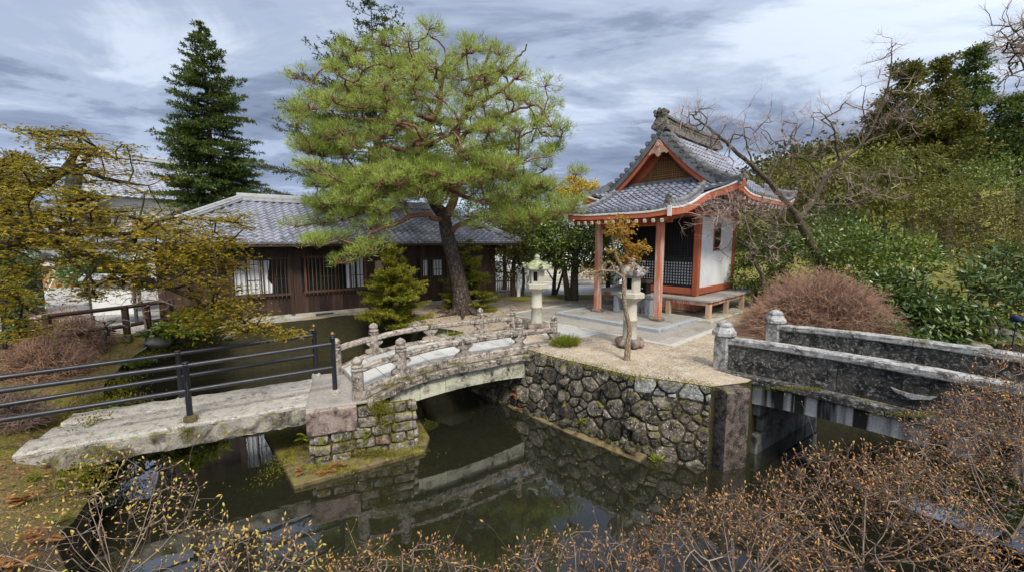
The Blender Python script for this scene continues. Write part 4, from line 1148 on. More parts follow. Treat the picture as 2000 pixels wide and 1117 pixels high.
# ridge rolls
def roll(mb, P, r=.10, base=.2, h=.12):
    mb = MB()
    P = np.array(P); sweep(mb, P, rect(base, -.04, h)); sweep(mb, P + tz * h, [(r * math.cos(a), r * math.sin(a)) for a in np.linspace(0, 2 * PI, 11)[:-1]], smooth=True)
    d = np.linalg.norm(np.diff(P, axis=0), axis=1).sum(); n = int(d / .3)
    cum = np.concatenate([[0], np.cumsum(np.linalg.norm(np.diff(P, axis=0), axis=1))])
    for k in range(1, n):
        x = cum[-1] * k / n; j = min(len(P) - 2, int(np.searchsorted(cum, x)) - 1); f = (x - cum[j]) / (cum[j + 1] - cum[j]); q = P[j] + (P[j + 1] - P[j]) * f + tz * h; tdir = nrm(P[j + 1] - P[j])
        mb.tube([q - tdir * .02, q + tdir * .02], r * 1.09, 10)
    mb.build('descending_ridge', M['tile_ridge'], troof)
def oni(mb, c, fwd, sc=1.0):
    mb = MB()
    fwd = nrm(A([fwd[0], fwd[1], 0.])); sd = np.cross(fwd, tz)
    out = [(-.16, -.16), (.16, -.16), (.22, -.02), (.19, .08), (.13, .16), (.16, .26), (.08, .30), (0, .36), (-.08, .30), (-.16, .26), (-.13, .16), (-.19, .08), (-.22, -.02)]
    mb.prism([(x * sc, z * sc) for x, z in out], c, sd, tz, .09 * sc)
    for x, z, r in ((-.16, -.06, .075), (.16, -.06, .075), (0, .06, .11), (-.12, .24, .05), (.12, .24, .05), (0, .33, .055)):
        q = c + sd * x * sc + tz * z * sc; mb.tube([q + fwd * .02, q + fwd * .09 * sc], r * sc, 10); mb.tube([q + fwd * .09 * sc, q + fwd * .11 * sc], r * sc * .55, 8)
    mb.build('ridge_end_ornament', M['tile_orn'], troof)
mb = MB(); mo = MB()
for sg in (1, -1):
    roll(mb, [side(sg)(VT0 + .30, d)[0] + tz * .05 for d in np.linspace(W - .1, DG - .1, 9)], .085, .2, .08)
    c = side(sg)(VT0 + .28, DG - .16)[0] + tz * .12; oni(mo, c, -tx * sg * -1, .55)
    hp = [side(sg)(tmin(d), d)[0] + tz * .03 for d in np.linspace(DG + .02, .0, 9)]; roll(mb, hp, .10, .26, .15)
    oni(mo, hp[-1] + tz * .16, hp[-1] - hp[-2], .62)
    hp2 = [side(sg)(tmax(d), d)[0] + tz * .03 for d in np.linspace(DG + .02, .0, 7)]; roll(mb, hp2, .10, .26, .15); oni(mo, hp2[-1] + tz * .16, hp2[-1] - hp2[-2], .55)
    fp = [front(sg * (1.62 + .06 * (1 - v / 2.5)), v)[0] + tz * .04 for v in np.linspace(2.55, .12, 10)]; roll(mb, fp, .075, .18, .07); oni(mo, fp[-1] + tz * .1, fp[-1] - fp[-2], .55)
# main ridge
zr = E0 + prof(W) - .02
mb = MB(); P = [TF(0, t_, zr + .07 * abs((t_ - 2.15) / 2.4) ** 3) for t_ in np.linspace(VT0 - .04, VT1, 10)]
sweep(mb, P, rect(.46, -.05, .06)); sweep(mb, P, rect(.38, .06, .12)); sweep(mb, np.array(P), rect(.26, .12, .36)); sweep(mb, P, rect(.38, .36, .41)); sweep(mb, P, rect(.30, .41, .45))
sweep(mb, np.array(P) + tz * .46, [(.10 * math.cos(a), .10 * math.sin(a)) for a in np.linspace(0, 2 * PI, 11)[:-1]], smooth=True)
for k in range(40):
    t_ = VT0 + .1 + k * .117
    for r_ in range(2):
        for sg in (1, -1): c = TF(sg * .13, t_ + .058 * r_, zr + .18 + .11 * r_ + .07 * abs((t_ - 2.15) / 2.4) ** 3); mb.tube([c - tx * sg * .01, c + tx * sg * .022], .05, 8)
mb.build('main_ridge', M['tile_orn'], troof)
oni(mo, TF(0, VT0 - .06, zr + .20), -ty, 1.25); oni(mo, TF(0, VT1 + .06, zr + .20), ty, 1.15)
for x_ in (-.15, 0, .15): c = TF(x_, VT0 - .1, zr + .60 + (.05 if x_ == 0 else 0)); mo.tube([c + ty * .22, c - ty * .10], .07, 10)
mo.build('ridge_crest', M['tile_orn'], troof)
# rake tiles on the gable edge
mb = MB()
for sg in (1, -1):
    L_ = []
    for d in np.linspace(W - .22, DG - .12, 10):
        c = side(sg)(VT0, d)[0] + tz * .07; mb.tube([c + ty * .42, c - ty * .16], .088, 10); mb.tube([c - ty * .16, c - ty * .175], .06, 10)
        L_.append(c - tz * .1)
    sweep(mb, np.array(L_) - ty * .05, rect(.16, -.03, .03), up=ty)
mb.build('rake_tile', M['tile_ridge'], troof)
# gable
mb, mw, me_ = MB(), MB(), MB()
for sg in (1, -1):
    ds = np.linspace(W + .02, DG - .35, 12)
    base = [A([sg * (W - d), E0 + prof(max(0, min(W, d)))]) for d in ds]
    up_ = [TF(p[0], VT0 - .10, p[1] - .17) for p in base]; dn = [TF(p[0], VT0 - .10, p[1] - .42) for p in base]; sweep(me_, [TF(p[0], VT0 - .06, p[1] - .07) for p in base], rect(.2, -.12, .06), up=tz)
    V = np.array([[a, b] for a, b in zip(up_, dn)]); mb.grid(V); mb.grid(V + ty * .07); mb.grid(np.array([[b, b + ty * .07] for b in dn])); mb.grid(np.array([[a, a + ty * .07] for a in up_]))
    sweep(mw, np.array(up_) + tz * .02, rect(.05, -.035, .035), up=ty)
mb.build('bargeboard', M['vermilion_beam'], temple); mw.build('bargeboard_edge', M['tile_pale'], temple); me_.build('rake_course', M['tile_ridge'], troof)
mb = MB(); gz0, gz1 = E0 + prof(DG) + .12, zr
tri = [(-(W - DG) + .1, gz0), ((W - DG) - .1, gz0)] + [((W - d) * 1., E0 + prof(d) - .12) for d in np.linspace(DG + .3, W, 6)] + [(-(W - d) * 1., E0 + prof(d) - .12) for d in np.linspace(W, DG + .3, 6)]
mb.prism(tri, TF(0, .12, 0), tx, tz, .06); mb.build('gable_panel', M['vermilion_beam'], temple)
GS = .66
mb = MB(); mb.prism([(x * GS * .96, gz0 + (z - gz0) * GS) for x, z in tri], TF(0, .075, 0), tx, tz, .02); mb.build('gable_recess', M['black_panel'], temple)
mb = MB()
for k in range(-14, 15):
    x_ = k * .062; top = gz0 + (E0 + prof(max(0, W - abs(x_) / GS)) - .18 - gz0) * GS
    if top > gz0 + .08: mb.box(TF(x_, .06, (gz0 + top) / 2), (.028, .03, top - gz0), TR)
for k in range(9):
    z_ = gz0 + .05 + k * .075
    xm = 0
    for x_ in np.arange(0, 1.5, .02):
        if gz0 + (E0 + prof(max(0, W - x_ / GS)) - .18 - gz0) * GS > z_: xm = x_
    if xm > .06: mb.box(TF(0, .045, z_), (2 * xm, .025, .026), TR)
mb.build('gable_lattice', M['gable_lattice'], temple)
mb = MB(); mb.box(TF(0, -.02, gz0 - .04), (2 * (W - DG) - .3, .16, .10), TR); mb.build('gable_sill', M['tile_ridge'], temple)
mb = MB()
pend = [(0, -.34), (.07, -.30), (.10, -.22), (.22, -.20), (.30, -.27), (.36, -.22), (.28, -.10), (.18, -.02), (.12, .10), (.05, .2), (0, .24)]
pend = pend + [(-x, z) for x, z in pend[::-1][1:-1]]
mb.prism(pend, TF(0, VT0 - .15, zr - .55), tx, tz, .06); mb.tube([TF(0, VT0 - .17, zr - .50), TF(0, VT0 - .22, zr - .50)], .06, 10); mb.build('gable_pendant', M['carving'], temple)

# body
def tbox(name, mat, s_, t_, z_, size, ch=.01, par=None, **kw):
    q = MB(); q.box(TF(s_, t_, z_), size, TR, ch, **kw); return q.build(name, M[mat], par or temple)
for s_, t_ in ((-BH, 0), (BH, 0), (-BH, BD), (BH, BD)): tbox('hall_post', 'vermilion', s_, t_, 2.25, (.19, .19, 3.2), .012)
for s_ in (-BH, BH): tbox('sill_beam', 'vermilion_beam', s_, BD / 2, .80, (.15, BD - .19, .22)); tbox('head_beam', 'vermilion_beam', s_, BD / 2, 3.42, (.14, BD - .19, .26))
for t_ in (0, BD):
    tbox('sill_beam', 'vermilion_beam', 0, t_, .80, (2 * BH - .19, .15, .22)); tbox('head_beam', 'vermilion_beam', 0, t_, 3.42, (2 * BH - .19, .14, .28)); tbox('tie_beam', 'vermilion_beam', 0, t_, 3.72, (2 * BH + .5, .16, .16))
tbox('plaster_wall', 'plaster', BH - .01, BD / 2, 2.1, (.09, BD - .19, 2.38), 0); tbox('plaster_wall', 'plaster', -BH + .01, BD / 2, 2.1, (.09, BD - .19, 2.38), 0); tbox('plaster_wall', 'plaster', 0, BD - .01, 2.1, (2 * BH - .19, .09, 2.38), 0)
mb = MB(); mb.box(TF(BH + .045, 1.52, 2.62), (.03, .62, .98), TR); win = mb.build('side_window', M['vermilion'], temple)
mb = MB(); mb.box(TF(BH + .055, 1.52, 2.62), (.03, .50, .90), TR)
mb.build('pane', M['black_panel'], win)
mb = MB(); mb.box(TF(0, .03, 2.1), (2 * BH - .19, .05, 2.4), TR); mb.build('door_backing', M['black_panel'], temple)
for sg in (-1, 1):
    c0 = sg * (BH - .10) / 2; hw = (BH - .12) / 2
    mb = MB(); g = .098
    n = int(2 * hw / g)
    for k in range(n + 1): mb.box(TF(c0 - hw + 2 * hw * k / n, -.03, 2.13), (.032, .035, 2.3), TR)
    for k in range(24):
        mb.box(TF(c0, -.022, 1.0 + k * .098), (2 * hw, .03, .032), TR)
    mb.box(TF(c0, -.032, 1.86), (2 * hw, .045, .16), TR); mb.box(TF(c0, -.032, .965), (2 * hw, .045, .07), TR); mb.box(TF(c0, -.032, 3.24), (2 * hw, .045, .09), TR)
    for q in (-1, 1): mb.box(TF(c0 + q * hw, -.033, 2.13), (.05, .047, 2.32), TR)
    dr = mb.build('lattice_door', M['black_lattice'], temple)
    mb = MB()
    for k in range(n):
        for j in range(8):
            mb.box(TF(c0 - hw + 2 * hw * (k + .5) / n, -.012, 1.0 + (j + .5) * .098), (.066, .012, .066), TR)
    mb.build('paper_squares', M['paper'], dr)
    mb = MB(); mb.box(TF(c0 + .2 * sg, -.055, 2.42), (.10, .01, .12), TR); mb.build('paper_label', M['black_panel'], dr)
# porch
mb, mf = MB(), MB()
for k, s_ in enumerate((-1.08, 1.10)):
    m_ = MB(); m_.box(TF(s_, -2.2, 1.72), (.20, .20, 3.16), TR, .02); m_.build('porch_post', M['vermilion_worn'], temple)
    tbox('post_base', 'plinth_rock', s_, -2.2, .13, (.36, .36, .13), .04, jit=.01, rs=rs)
mb.box(TF(0, -2.2, 3.13), (2.9, .13, .20), TR, .01); mb.box(TF(0, -2.2, 2.98), (2.0, .08, .09), TR, .01)
for s_ in (-1.09, 1.1): mb.beam(TF(s_, -2.1, 3.12), TF(s_, -.1, 3.5), .12, .18)
mb.box(TF(.0, -2.2, 3.02), (.5, .14, .12), TR, .03); mb.build('porch_beam', M['vermilion_beam'], temple)
# veranda
mb = MB(); VH, VTa, VTb = 2.15, -.85, 3.9
y = VTa
while y < VTb - .02:
    y2 = min(VTb, y + .2)
    if y2 < -.1: mb.box(TF(0, (y + y2) / 2, .63 + rs.uniform(-.004, .004)), (2 * VH + rs.uniform(-.03, .03), y2 - y - .008, .05), TR)
    else:
        for sg in (1, -1): mb.box(TF(sg * (VH + BH + .08) / 2, (y + y2) / 2, .63 + rs.uniform(-.004, .004)), (VH - BH - .08 + rs.uniform(-.02, .02), y2 - y - .008, .05), TR)
    y = y2
mb.build('veranda_deck', M['deck_wood'], temple)
mb = MB()
mb.beam(TF(-VH + .1, VTa + .1, .54), TF(VH - .1, VTa + .1, .54), .09, .12)
for sg in (1, -1): mb.beam(TF(sg * (VH - .1), VTa + .1, .542), TF(sg * (VH - .1), VTb - .1, .542), .09, .12)
mb.build('veranda_beam', M['vermilion_worn'], temple)
for s_, t_ in [(sg * (VH - .1), t_) for sg in (1, -1) for t_ in (VTa + .1, .7, 2.2, VTb - .1)] + [(-.7, VTa + .1), (.75, VTa + .1)]:
    mb = MB(); mb.box(TF(s_, t_, .29), (.15, .15, .46), TR, .012); mb.build('veranda_post', M['leg_wood'], temple)
mb = MB(); mb.box(TF(0, 1.55, .4), (2 * BH, BD - .1, .56), TR); mb.build('under_floor', M['vermilion_worn'], temple)
mb = MB(); mb.box(TF(0, 1.45, .035), (4.6, 5.2, .09), TR, .02); mb.build('plinth', M['concrete'], temple)
# stone platform and paving in front
plat = MB(); 
for k in range(5):
    for j in range(4):
        plat.box(TF(-1.7 + .68 * (k + .5), -3.35 + .58 * (j + .5), .045), (.67, .57, .10), TR, .006)
o = plat.build('platform_floor', M['paving'], temple)
mb = MB()
for a, b in (((-1.85, -3.45), (1.85, -3.45)), ((1.8, -3.36), (1.8, -1.1)), ((-1.8, -3.36), (-1.8, -1.1))):
    mb.beam(TF(*a, .05), TF(*b, .05), .17, .145, ch=.012)
mb.build('platform_kerb', M['grey_stone'], temple)
mb = MB()
def slabs(mb, F, x0, x1, y0, y1, z, sx, sy, rs, rz):
    y = y0
    while y < y1 - .05:
        y2 = min(y1, y + sy * rs.uniform(.8, 1.2)); x = x0
        while x < x1 - .05:
            x2 = min(x1, x + sx * rs.uniform(.7, 1.4)); mb.box(F((x + x2) / 2, (y + y2) / 2, z - .05 + rs.uniform(-.003, .003)), (x2 - x - .008, y2 - y - .008, .1), rz, .006); x = x2
        y = y2
slabs(mb, TF, -3.0, 2.6, -4.45, -1.2, .022, 1.3, 1.0, rs, TR)
struct(mb, 'paved_forecourt', M['paving'])
mb = MB()
for a, b in (((-3.1, -4.55), (2.76, -4.55)), ((2.69, -4.46), (2.69, -1.1)), ((-3.1, -4.46), (-3.1, -1.1))): mb.beam(TF(*a, -.02), TF(*b, -.02), .15, .1, ch=.008)
struct(mb, 'forecourt_border', M['paving_edge'])
# path from bridge to forecourt
mb = MB(); slabs(mb, BF, 5.0, 7.6, .15, 1.9, .018, .8, .6, rs, BR); struct(mb, 'stone_path', M['deck'])

# ------------------------------------------------------------------ offering table and what stands on it
tb = thing('offering_table', 'grey granite offering table standing between the vermilion porch posts', 'altar', TF(0, -1.65, .1), TR)
mb = MB(); mb.box(TF(0, -1.65, .735), (1.46, .55, .11), TR, .015); mb.build('tabletop', M['grey_stone'], tb)
for s_ in (-.58, .58): mb = MB(); mb.box(TF(s_, -1.65, .385), (.18, .44, .58), TR, .012); mb.build('leg', M['grey_stone'], tb)
mb = MB(); mb.box(TF(0, -1.5, .42), (.96, .06, .5), TR); mb.build('back_panel', M['grey_stone'], tb)
mb = MB(); mb.box(TF(0, -1.78, .13), (.96, .1, .08), TR); mb.build('foot_rail', M['grey_stone'], tb)
cx_ = TF(.33, -1.65, .792)
cb = thing('candle_cabinet', 'small black candle cabinet on the right of the stone offering table', 'cabinet', cx_, TR)
mb = MB(); F2 = Fr(cx_, TR)
mb.box(F2(0, 0, .02), (.34, .3, .04), TR); mb.box(F2(0, .12, .19), (.3, .03, .3), TR)
for s_ in (-.15, .15): mb.box(F2(s_, 0, .19), (.025, .27, .3), TR)
mb.box(F2(0, -.13, .19), (.025, .02, .3), TR); mb.build('case', M['black_lattice'], cb)
mb = MB(); mb.prism([(-.21, 0), (.21, 0), (.12, .1), (-.12, .1)], F2(0, 0, .345), tx, tz, .36); mb.build('lid', M['dark_timber'], cb)
mb = MB(); mb.box(F2(0.01, -.147, .18), (.05, .008, .03), TR); mb.build('label_plate', M['paper'], cb)
cx_ = TF(-.18, -1.66, .792); F2 = Fr(cx_, TR)
ib = thing('incense_box', 'little rack of upright wooden prayer sticks in a grey box on the offering table', 'rack', cx_, TR)
mb = MB(); mb.box(F2(0, 0, .09), (.24, .2, .18), TR, .01); mb.build('box', M['grey_stone'], ib)
mb = MB()
for k in range(16):
    x_, y_ = rs.uniform(-.09, .09), rs.uniform(-.07, .07); h_ = rs.uniform(.25, .48)
    mb.box(F2(x_, y_, .16 + h_ / 2), (.022, .008, h_), TR + rs.uniform(-.3, .3))
mb.build('wooden_sticks', M['gable_lattice'], ib)
cx_ = TF(.06, -1.72, .792); F2 = Fr(cx_, TR)
mb = MB()
for k in range(4): mb.box(F2(k * .022, 0, .16 + .02 * k), (.016, .1, .32), TR + .2)
single(mb, 'prayer_tablet', M['deck_wood'], 'weathered upright wooden tablets leaning beside the prayer stick rack', 'tablet', cx_)
vz = TF(.33, -1.86, .17)
mb = MB(); mb.lathe([(.03, 0), (.04, .03), (.035, .15), (.045, .2), (.02, .24)], vz, 10)
single(mb, 'brass_vase', M['bronze'], 'small brass coloured vase beneath the stone offering table', 'vase', vz)
bl = TF(-.42, -1.7, 2.7)
bell = thing('hanging_gong', 'round metal gong hanging from the porch beam in front of the lattice', 'gong', bl, TR)
mb = MB(); mb.lathe([(.02, .02), (.17, .0), (.20, .03), (.17, .08), (.08, .13), (.03, .16)], bl, 14); mb.build('gong_body', M['lantern'], bell)
mb = MB(); mb.tube([bl + tz * .14, bl + tz * .62], .012, 6); mb.tube([bl, bl - tz * .5], .016, 6); mb.build('cord', M['dark_timber'], bell)

# ------------------------------------------------------------------ stone lanterns
def lantern(loc, rz, label, mats, cap_r=.39, capj=0.0, seed=1):
    r_ = np.random.RandomState(seed); F = Fr(loc, rz); c = A(loc, float)
    t_ = thing('stone_lantern', label, 'stone lantern', loc, rz, 'stone lanterns before the pavilion')
    mb = MB()
    for k in range(9):
        a = k * 2 * PI / 9 + r_.uniform(-.2, .2); boulder(mb, F(.22 * math.cos(a), .22 * math.sin(a), .10), (.30, .26, .25), r_)
    mb.lathe([(.28, 0), (.27, .2), (.1, .21)], c, 12); mb.build('base', M['plinth_rock'], t_)
    mb = MB(); mb.lathe([(.18, .16), (.165, .25), (.152, .62), (.165, .63), (.165, .67), (.152, .68), (.148, 1.06), (.17, 1.10)], c, 18); mb.build('shaft', M[mats[0]], t_)
    mb = MB(); mb.lathe([(.17, 1.08), (.22, 1.12), (.29, 1.17), (.315, 1.185), (.315, 1.285), (.29, 1.30), (.10, 1.302)], c, 6, False, rot=rz + .4); mb.build('platform', M[mats[0]], t_)
    mb = MB()
    for k in range(6):
        a0 = rz + .4 + k * PI / 3; p = lambda a, r, z: c + A([r * math.cos(a), r * math.sin(a), z]); a1 = a0 + PI / 3; R_ = .215
        P0, P1 = p(a0, R_, 1.30), p(a1, R_, 1.30); H_ = A([0, 0, .40])
        if k % 2 == 0: mb.quads([[P0, P1, P1 + H_, P0 + H_]])
        else:
            L_ = lambda u, v: P0 + (P1 - P0) * u + H_ * v
            mb.quads([[L_(0, 0), L_(1, 0), L_(1, .2), L_(0, .2)], [L_(0, .85), L_(1, .85), L_(1, 1), L_(0, 1)], [L_(0, .2), L_(.22, .2), L_(.22, .85), L_(0, .85)], [L_(.78, .2), L_(1, .2), L_(1, .85), L_(.78, .85)]])
            inn = nrm(c + A([0, 0, 1.5]) - L_(.5, .5)) * .05
            for (ua, va, ub, vb) in ((.22, .2, .78, .2), (.78, .2, .78, .85), (.78, .85, .22, .85), (.22, .85, .22, .2)):
                mb.quads([[L_(ua, va), L_(ub, vb), L_(ub, vb) + inn, L_(ua, va) + inn]])
    mb.build('fire_box', M[mats[0]], t_)
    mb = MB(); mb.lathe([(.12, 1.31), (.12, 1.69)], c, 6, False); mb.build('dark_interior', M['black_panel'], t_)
    mb = MB(); R_ = cap_r; n = 36; prof_ = [(.2, 1.685), (R_ * .93, 1.685), (R_, 1.715), (R_ * .97, 1.76), (R_ * .72, 1.83), (R_ * .5, 1.91), (R_ * .3, 1.95), (.05, 1.96)]
    V = []
    for r0, z0 in prof_:
        for k in range(n):
            a = k * 2 * PI / n; hx = .93 + .09 * abs(math.cos(3 * (a - .4))) ** 4
            V.append(F(r0 * hx * math.cos(a), r0 * hx * math.sin(a), z0 + (.03 * abs(math.cos(3 * (a - .4))) ** 6 * (r0 / R_) ** 3) + r_.uniform(-capj, capj)) + r_.uniform(-capj, capj, 3))
    f = [(i * n + k, i * n + (k + 1) % n, (i + 1) * n + (k + 1) % n, (i + 1) * n + k) for i in range(len(prof_) - 1) for k in range(n)]
    f += [tuple(range(n))[::-1], tuple(range((len(prof_) - 1) * n, len(prof_) * n))]
    mb.add(V, f, True)
    for k in range(6):
        a = .4 + k * PI / 3; d_ = A([math.cos(a), math.sin(a), 0]); 
        P = [F(*(d_ * R_ * .80 + tz * 1.80)), F(*(d_ * R_ * .97 + tz * 1.775)), F(*(d_ * R_ * 1.09 + tz * 1.80)), F(*(d_ * R_ * 1.09 + tz * 1.86)), F(*(d_ * R_ * 1.0 + tz * 1.875))]
        mb.tube(P, [.05, .055, .052, .045, .03], 8)
    mb.build('cap', M[mats[1]], t_)
    mb = MB(); mb.lathe([(.06, 1.95), (.085, 1.965), (.085, 1.985), (.06, 2.0), (.075, 2.02), (.085, 2.05), (.07, 2.085), (.03, 2.11), (.002, 2.12)], c, 14); mb.build('jewel', M[mats[1]], t_)
    return t_
lantern(G(1048, 643), .35, 'pale stone lantern with a moss green cap between the bridge end and the trees', ('lantern', 'lantern_moss'), .37, .004, 1)
lantern(G(1229, 676), .1, 'stone lantern with a rough grey brown cap behind the thin sapling', ('lantern', 'lantern_dark'), .33, .018, 2)

# ------------------------------------------------------------------ background buildings and yard furniture
def gable_house(name, label, o, rz, Lx, Ly, wall_h, roof_h, over, wm, hip=.0, cat='house', tw=.3, base=0.):
    F = Fr(o, rz); t_ = thing(name, label, cat, F(Lx / 2, Ly / 2, base), rz)
    mb = MB(); mb.box(F(Lx / 2, Ly / 2, base + wall_h / 2), (Lx, Ly, wall_h), rz); 
    if hip <= 0:
        for x_ in (.0, Lx): mb.prism([(0, wall_h + base), (Ly, wall_h + base), (Ly / 2, wall_h + base + roof_h * Ly / (Ly + 2 * over))], F(x_ + (.05 if x_ == 0 else -.05), 0, 0), F.R[:, 1], tz, .08)
    mb.build('wall', M[wm], t_)
    ez = base + wall_h - .1; rl = math.hypot(Ly / 2 + over, roof_h); mb = MB()
    for sg in (1, -1):
        n = nrm(F.R @ A([0, -sg * roof_h, Ly / 2 + over]))
        fn = lambda u, v, sg=sg, n=n: (F(u, (-over + (Ly / 2 + over) * v / rl) if sg > 0 else (Ly + over - (Ly / 2 + over) * v / rl), ez + roof_h * v / rl), n)
        tile_surface(mb, fn, lambda v: -over + hip * v / rl, lambda v: Lx + over - hip * v / rl, 0, rl, tw, tw * .85, .035, .03, 5)
    if hip > 0:
        le = math.hypot(hip, roof_h)
        for xe, sg in ((-over, 1), (Lx + over, -1)):
            n = nrm(F.R @ A([-sg * roof_h, 0, hip])); fn = lambda u, v, xe=xe, sg=sg, n=n: (F(xe + sg * hip * v / le, u, ez + roof_h * v / le), n)
            tile_surface(mb, fn, lambda v: -over + (Ly / 2 + over) * v / le, lambda v: Ly + over - (Ly / 2 + over) * v / le, 0, le, tw, tw * .85, .035, .03, 5)
    rf = mb.build('tiled_roof', M['tile'], t_)
    mb = MB(); ridge_stack(mb, [F(-over + hip, Ly / 2, ez + roof_h), F(Lx + over - hip, Ly / 2, ez + roof_h)], .4, .28, 3, .1)
    if hip > 0:
        for xe, xr in ((-over, -over + hip), (Lx + over, Lx + over - hip)):
            for ye in (-over, Ly + over): ridge_stack(mb, [F(xr, Ly / 2, ez + roof_h + .02), F(xe, ye, ez + .06)], .34, .12, 2, .08)
    else:
        for xe in (-over + .1, Lx + over - .1):
            for ye in (-over, Ly + over): ridge_stack(mb, [F(xe, Ly / 2, ez + roof_h + .02), F(xe, ye, ez + .06)], .3, .1, 2, .08)
    mb.build('ridge', M['tile_pale'], rf)
    mb = MB(); mb.quads([[F(-over + .05, -over + .05, ez - .03), F(Lx + over - .05, -over + .05, ez - .03), F(Lx + over - .05, Ly + over - .05, ez - .03), F(-over + .05, Ly + over - .05, ez - .03)]]); mb.build('soffit', M['dark_timber'], t_)
    return t_, F
# tall tiled house far left: upper storey with a gable and a lower roof skirt
th, F = gable_house('tall_tiled_house', 'tall house with pale plaster wall and steep grey gable roof behind the maple', U(215, 415, 25) * A([1, 1, 0]), .95, 6.5, 9, 5.2, 3.0, .7, 'white_wall', 0, tw=.34)
mb = MB(); n = nrm(F.R @ A([-.55, 0, 1.]))
tile_surface(mb, lambda u, v: (F(-1.9 + v * .9, u, 3.9 + v * .5), n), lambda v: -1.2, lambda v: 10.2, 0, 2.1, .34, .29, .035, .03, 5)
mb.build('skirt_roof', M['tile'], th)
mb = MB()
for y_ in (1.2, 3.5, 6): mb.box(F(-.03, y_, 2.4), (.06, .14, 3.2), .95)
mb.box(F(-.03, 4.5, 3.7), (.07, 9, .14), .95); mb.build('wall_timber', M['dark_timber'], th)
gable_house('low_tiled_house', 'low grey tiled hip roof building behind the left end of the dark house', U(300, 415, 19.5) * A([1, 1, 0]), .55, 7, 4.5, 2.9, 1.5, .7, 'white_wall', 2.2)
# white plaster shed with board fence far left
shed = thing('white_shed', 'low white walled shed with light brown boards behind the folding chair', 'shed', U(40, 560, 21) * A([1, 1, 0]), .18)
F = Fr(U(-60, 560, 21) * A([1, 1, 0]), .18)
mb = MB(); mb.box(F(3.2, .6, .55), (7, 1.0, 1.1), .18)
for k in range(10): mb.box(F(.2 + k * .7, .07, .55), (.06, .05, 1.1), .18)
mb.build('board_wall', M['board_fence'], shed)
mb = MB(); mb.box(F(3.2, .7, 1.75), (7, .9, 1.3), .18); mb.build('plaster_wall', M['white_wall'], shed)
mb = MB(); mb.box(F(3.2, .35, 1.13), (7.2, .9, .06), .18); mb.build('rail_board', M['orange_wood'], shed)
mb = MB(); mb.prism([(-.9, 2.35), (.7, 2.85), (2.0, 2.35), (2.0, 2.28), (-.9, 2.28)], F(3.2, .3, 0), F.R[:, 1], tz, 7.4); mb.build('roof', M['tile_ridge'], shed)
# notice board
nb = G(218, 645, 0); nb = U(218, 560, 12.2) * A([1, 1, 0]); F = Fr(nb, .33)
b_ = thing('notice_board', 'pale grey notice board with a little slanted roof beyond the dark fence', 'notice board', nb, .33)
mb = MB(); mb.box(F(0, 0, .82), (1.0, .06, 1.05), .33); mb.build('board', M['white_wall'], b_)
for x_ in (-.52, .52): mb = MB(); mb.box(F(x_, 0, .72), (.06, .08, 1.5), .33); mb.build('post', M['steel'], b_)
mb = MB(); mb.prism([(-.28, 1.38), (.02, 1.52), (.28, 1.42), (.28, 1.39), (.02, 1.48), (-.28, 1.34)], F(0, 0, 0), F.R[:, 1], tz, 1.24); mb.build('roof', M['tile_pale'], b_)
# dark fence
fp = [G(100, 690, -.05), G(250, 664, -.05), G(292, 655, -.05), G(332, 648, -.05)]
fn_ = thing('dark_wooden_fence', 'dark two rail wooden fence running along the far left bank to the house', 'fence', fp[1], 0)
for k, p in enumerate(fp):
    mb = MB(); mb.box(p + tz * .45, (.11, .11, .9), .3); mb.build('post', M['dark_timber'], fn_)
    if k < 2: mb = MB(); mb.box(p + tz * .06, (.17, .17, .2), .3, .02); mb.build('foot', M['ledge_moss'], fn_)
for z_ in (.86, .38):
    mb = MB(); mb.tube([p + tz * z_ for p in fp], .05, 8); mb.build('rail', M['dark_timber'], fn_)
# folding chair
ch = U(90, 560, 17.2) * A([1, 1, 0]); F = Fr(ch, -.5)
c_ = thing('folding_chair', 'white framed folding chair with yellow green seat standing in the yard', 'chair', ch, -.5)
mb = MB(); 
for x_ in (-.24, .24):
    mb.tube([F(x_, -.22, 0), F(x_, .16, .82), F(x_ * .9, .18, .86)], .018, 6); mb.tube([F(x_, .26, 0), F(x_, -.16, .45)], .018, 6)
mb.tube([F(-.22, .18, .86), F(.22, .18, .86)], .018, 6); mb.tube([F(-.24, -.18, .09), F(.24, -.18, .09)], .014, 6); mb.build('frame', M['white_edge'], c_)
mb = MB(); mb.box(F(0, .03, .45), (.44, .40, .045), -.5, .02); mb.build('seat', M['grassy'], c_)
mb = MB(); mb.box(F(0, .16, .75), (.44, .03, .18), -.5, .012); mb.build('backrest', M['grassy'], c_)
# dark booth with a small blue panel at the far left edge
bo = U(28, 560, 13.5) * A([1, 1, 0]); F = Fr(bo, .1)
b_ = thing('dark_booth', 'dark timber booth with a small bright blue panel at the far left', 'booth', bo, .1)
mb = MB(); mb.box(F(-.3, .3, .9), (1.3, .5, 1.8), .1); mb.build('body', M['dark_timber'], b_)
mb = MB(); mb.prism([(-.6, 1.8), (.35, 2.1), (.9, 1.85), (.9, 1.78), (-.6, 1.72)], F(-.3, .2, 0), F.R[:, 1], tz, 1.7); mb.build('roof', M['tile_ridge'], b_)
M['cyan'] = plain_mat('bright_blue_panel', (.02, .36, .62), .4, .2, 20)
mb = MB(); mb.box(F(.22, .04, 1.42), (.16, .02, .34), .1, .005); mb.build('panel', M['cyan'], b_)
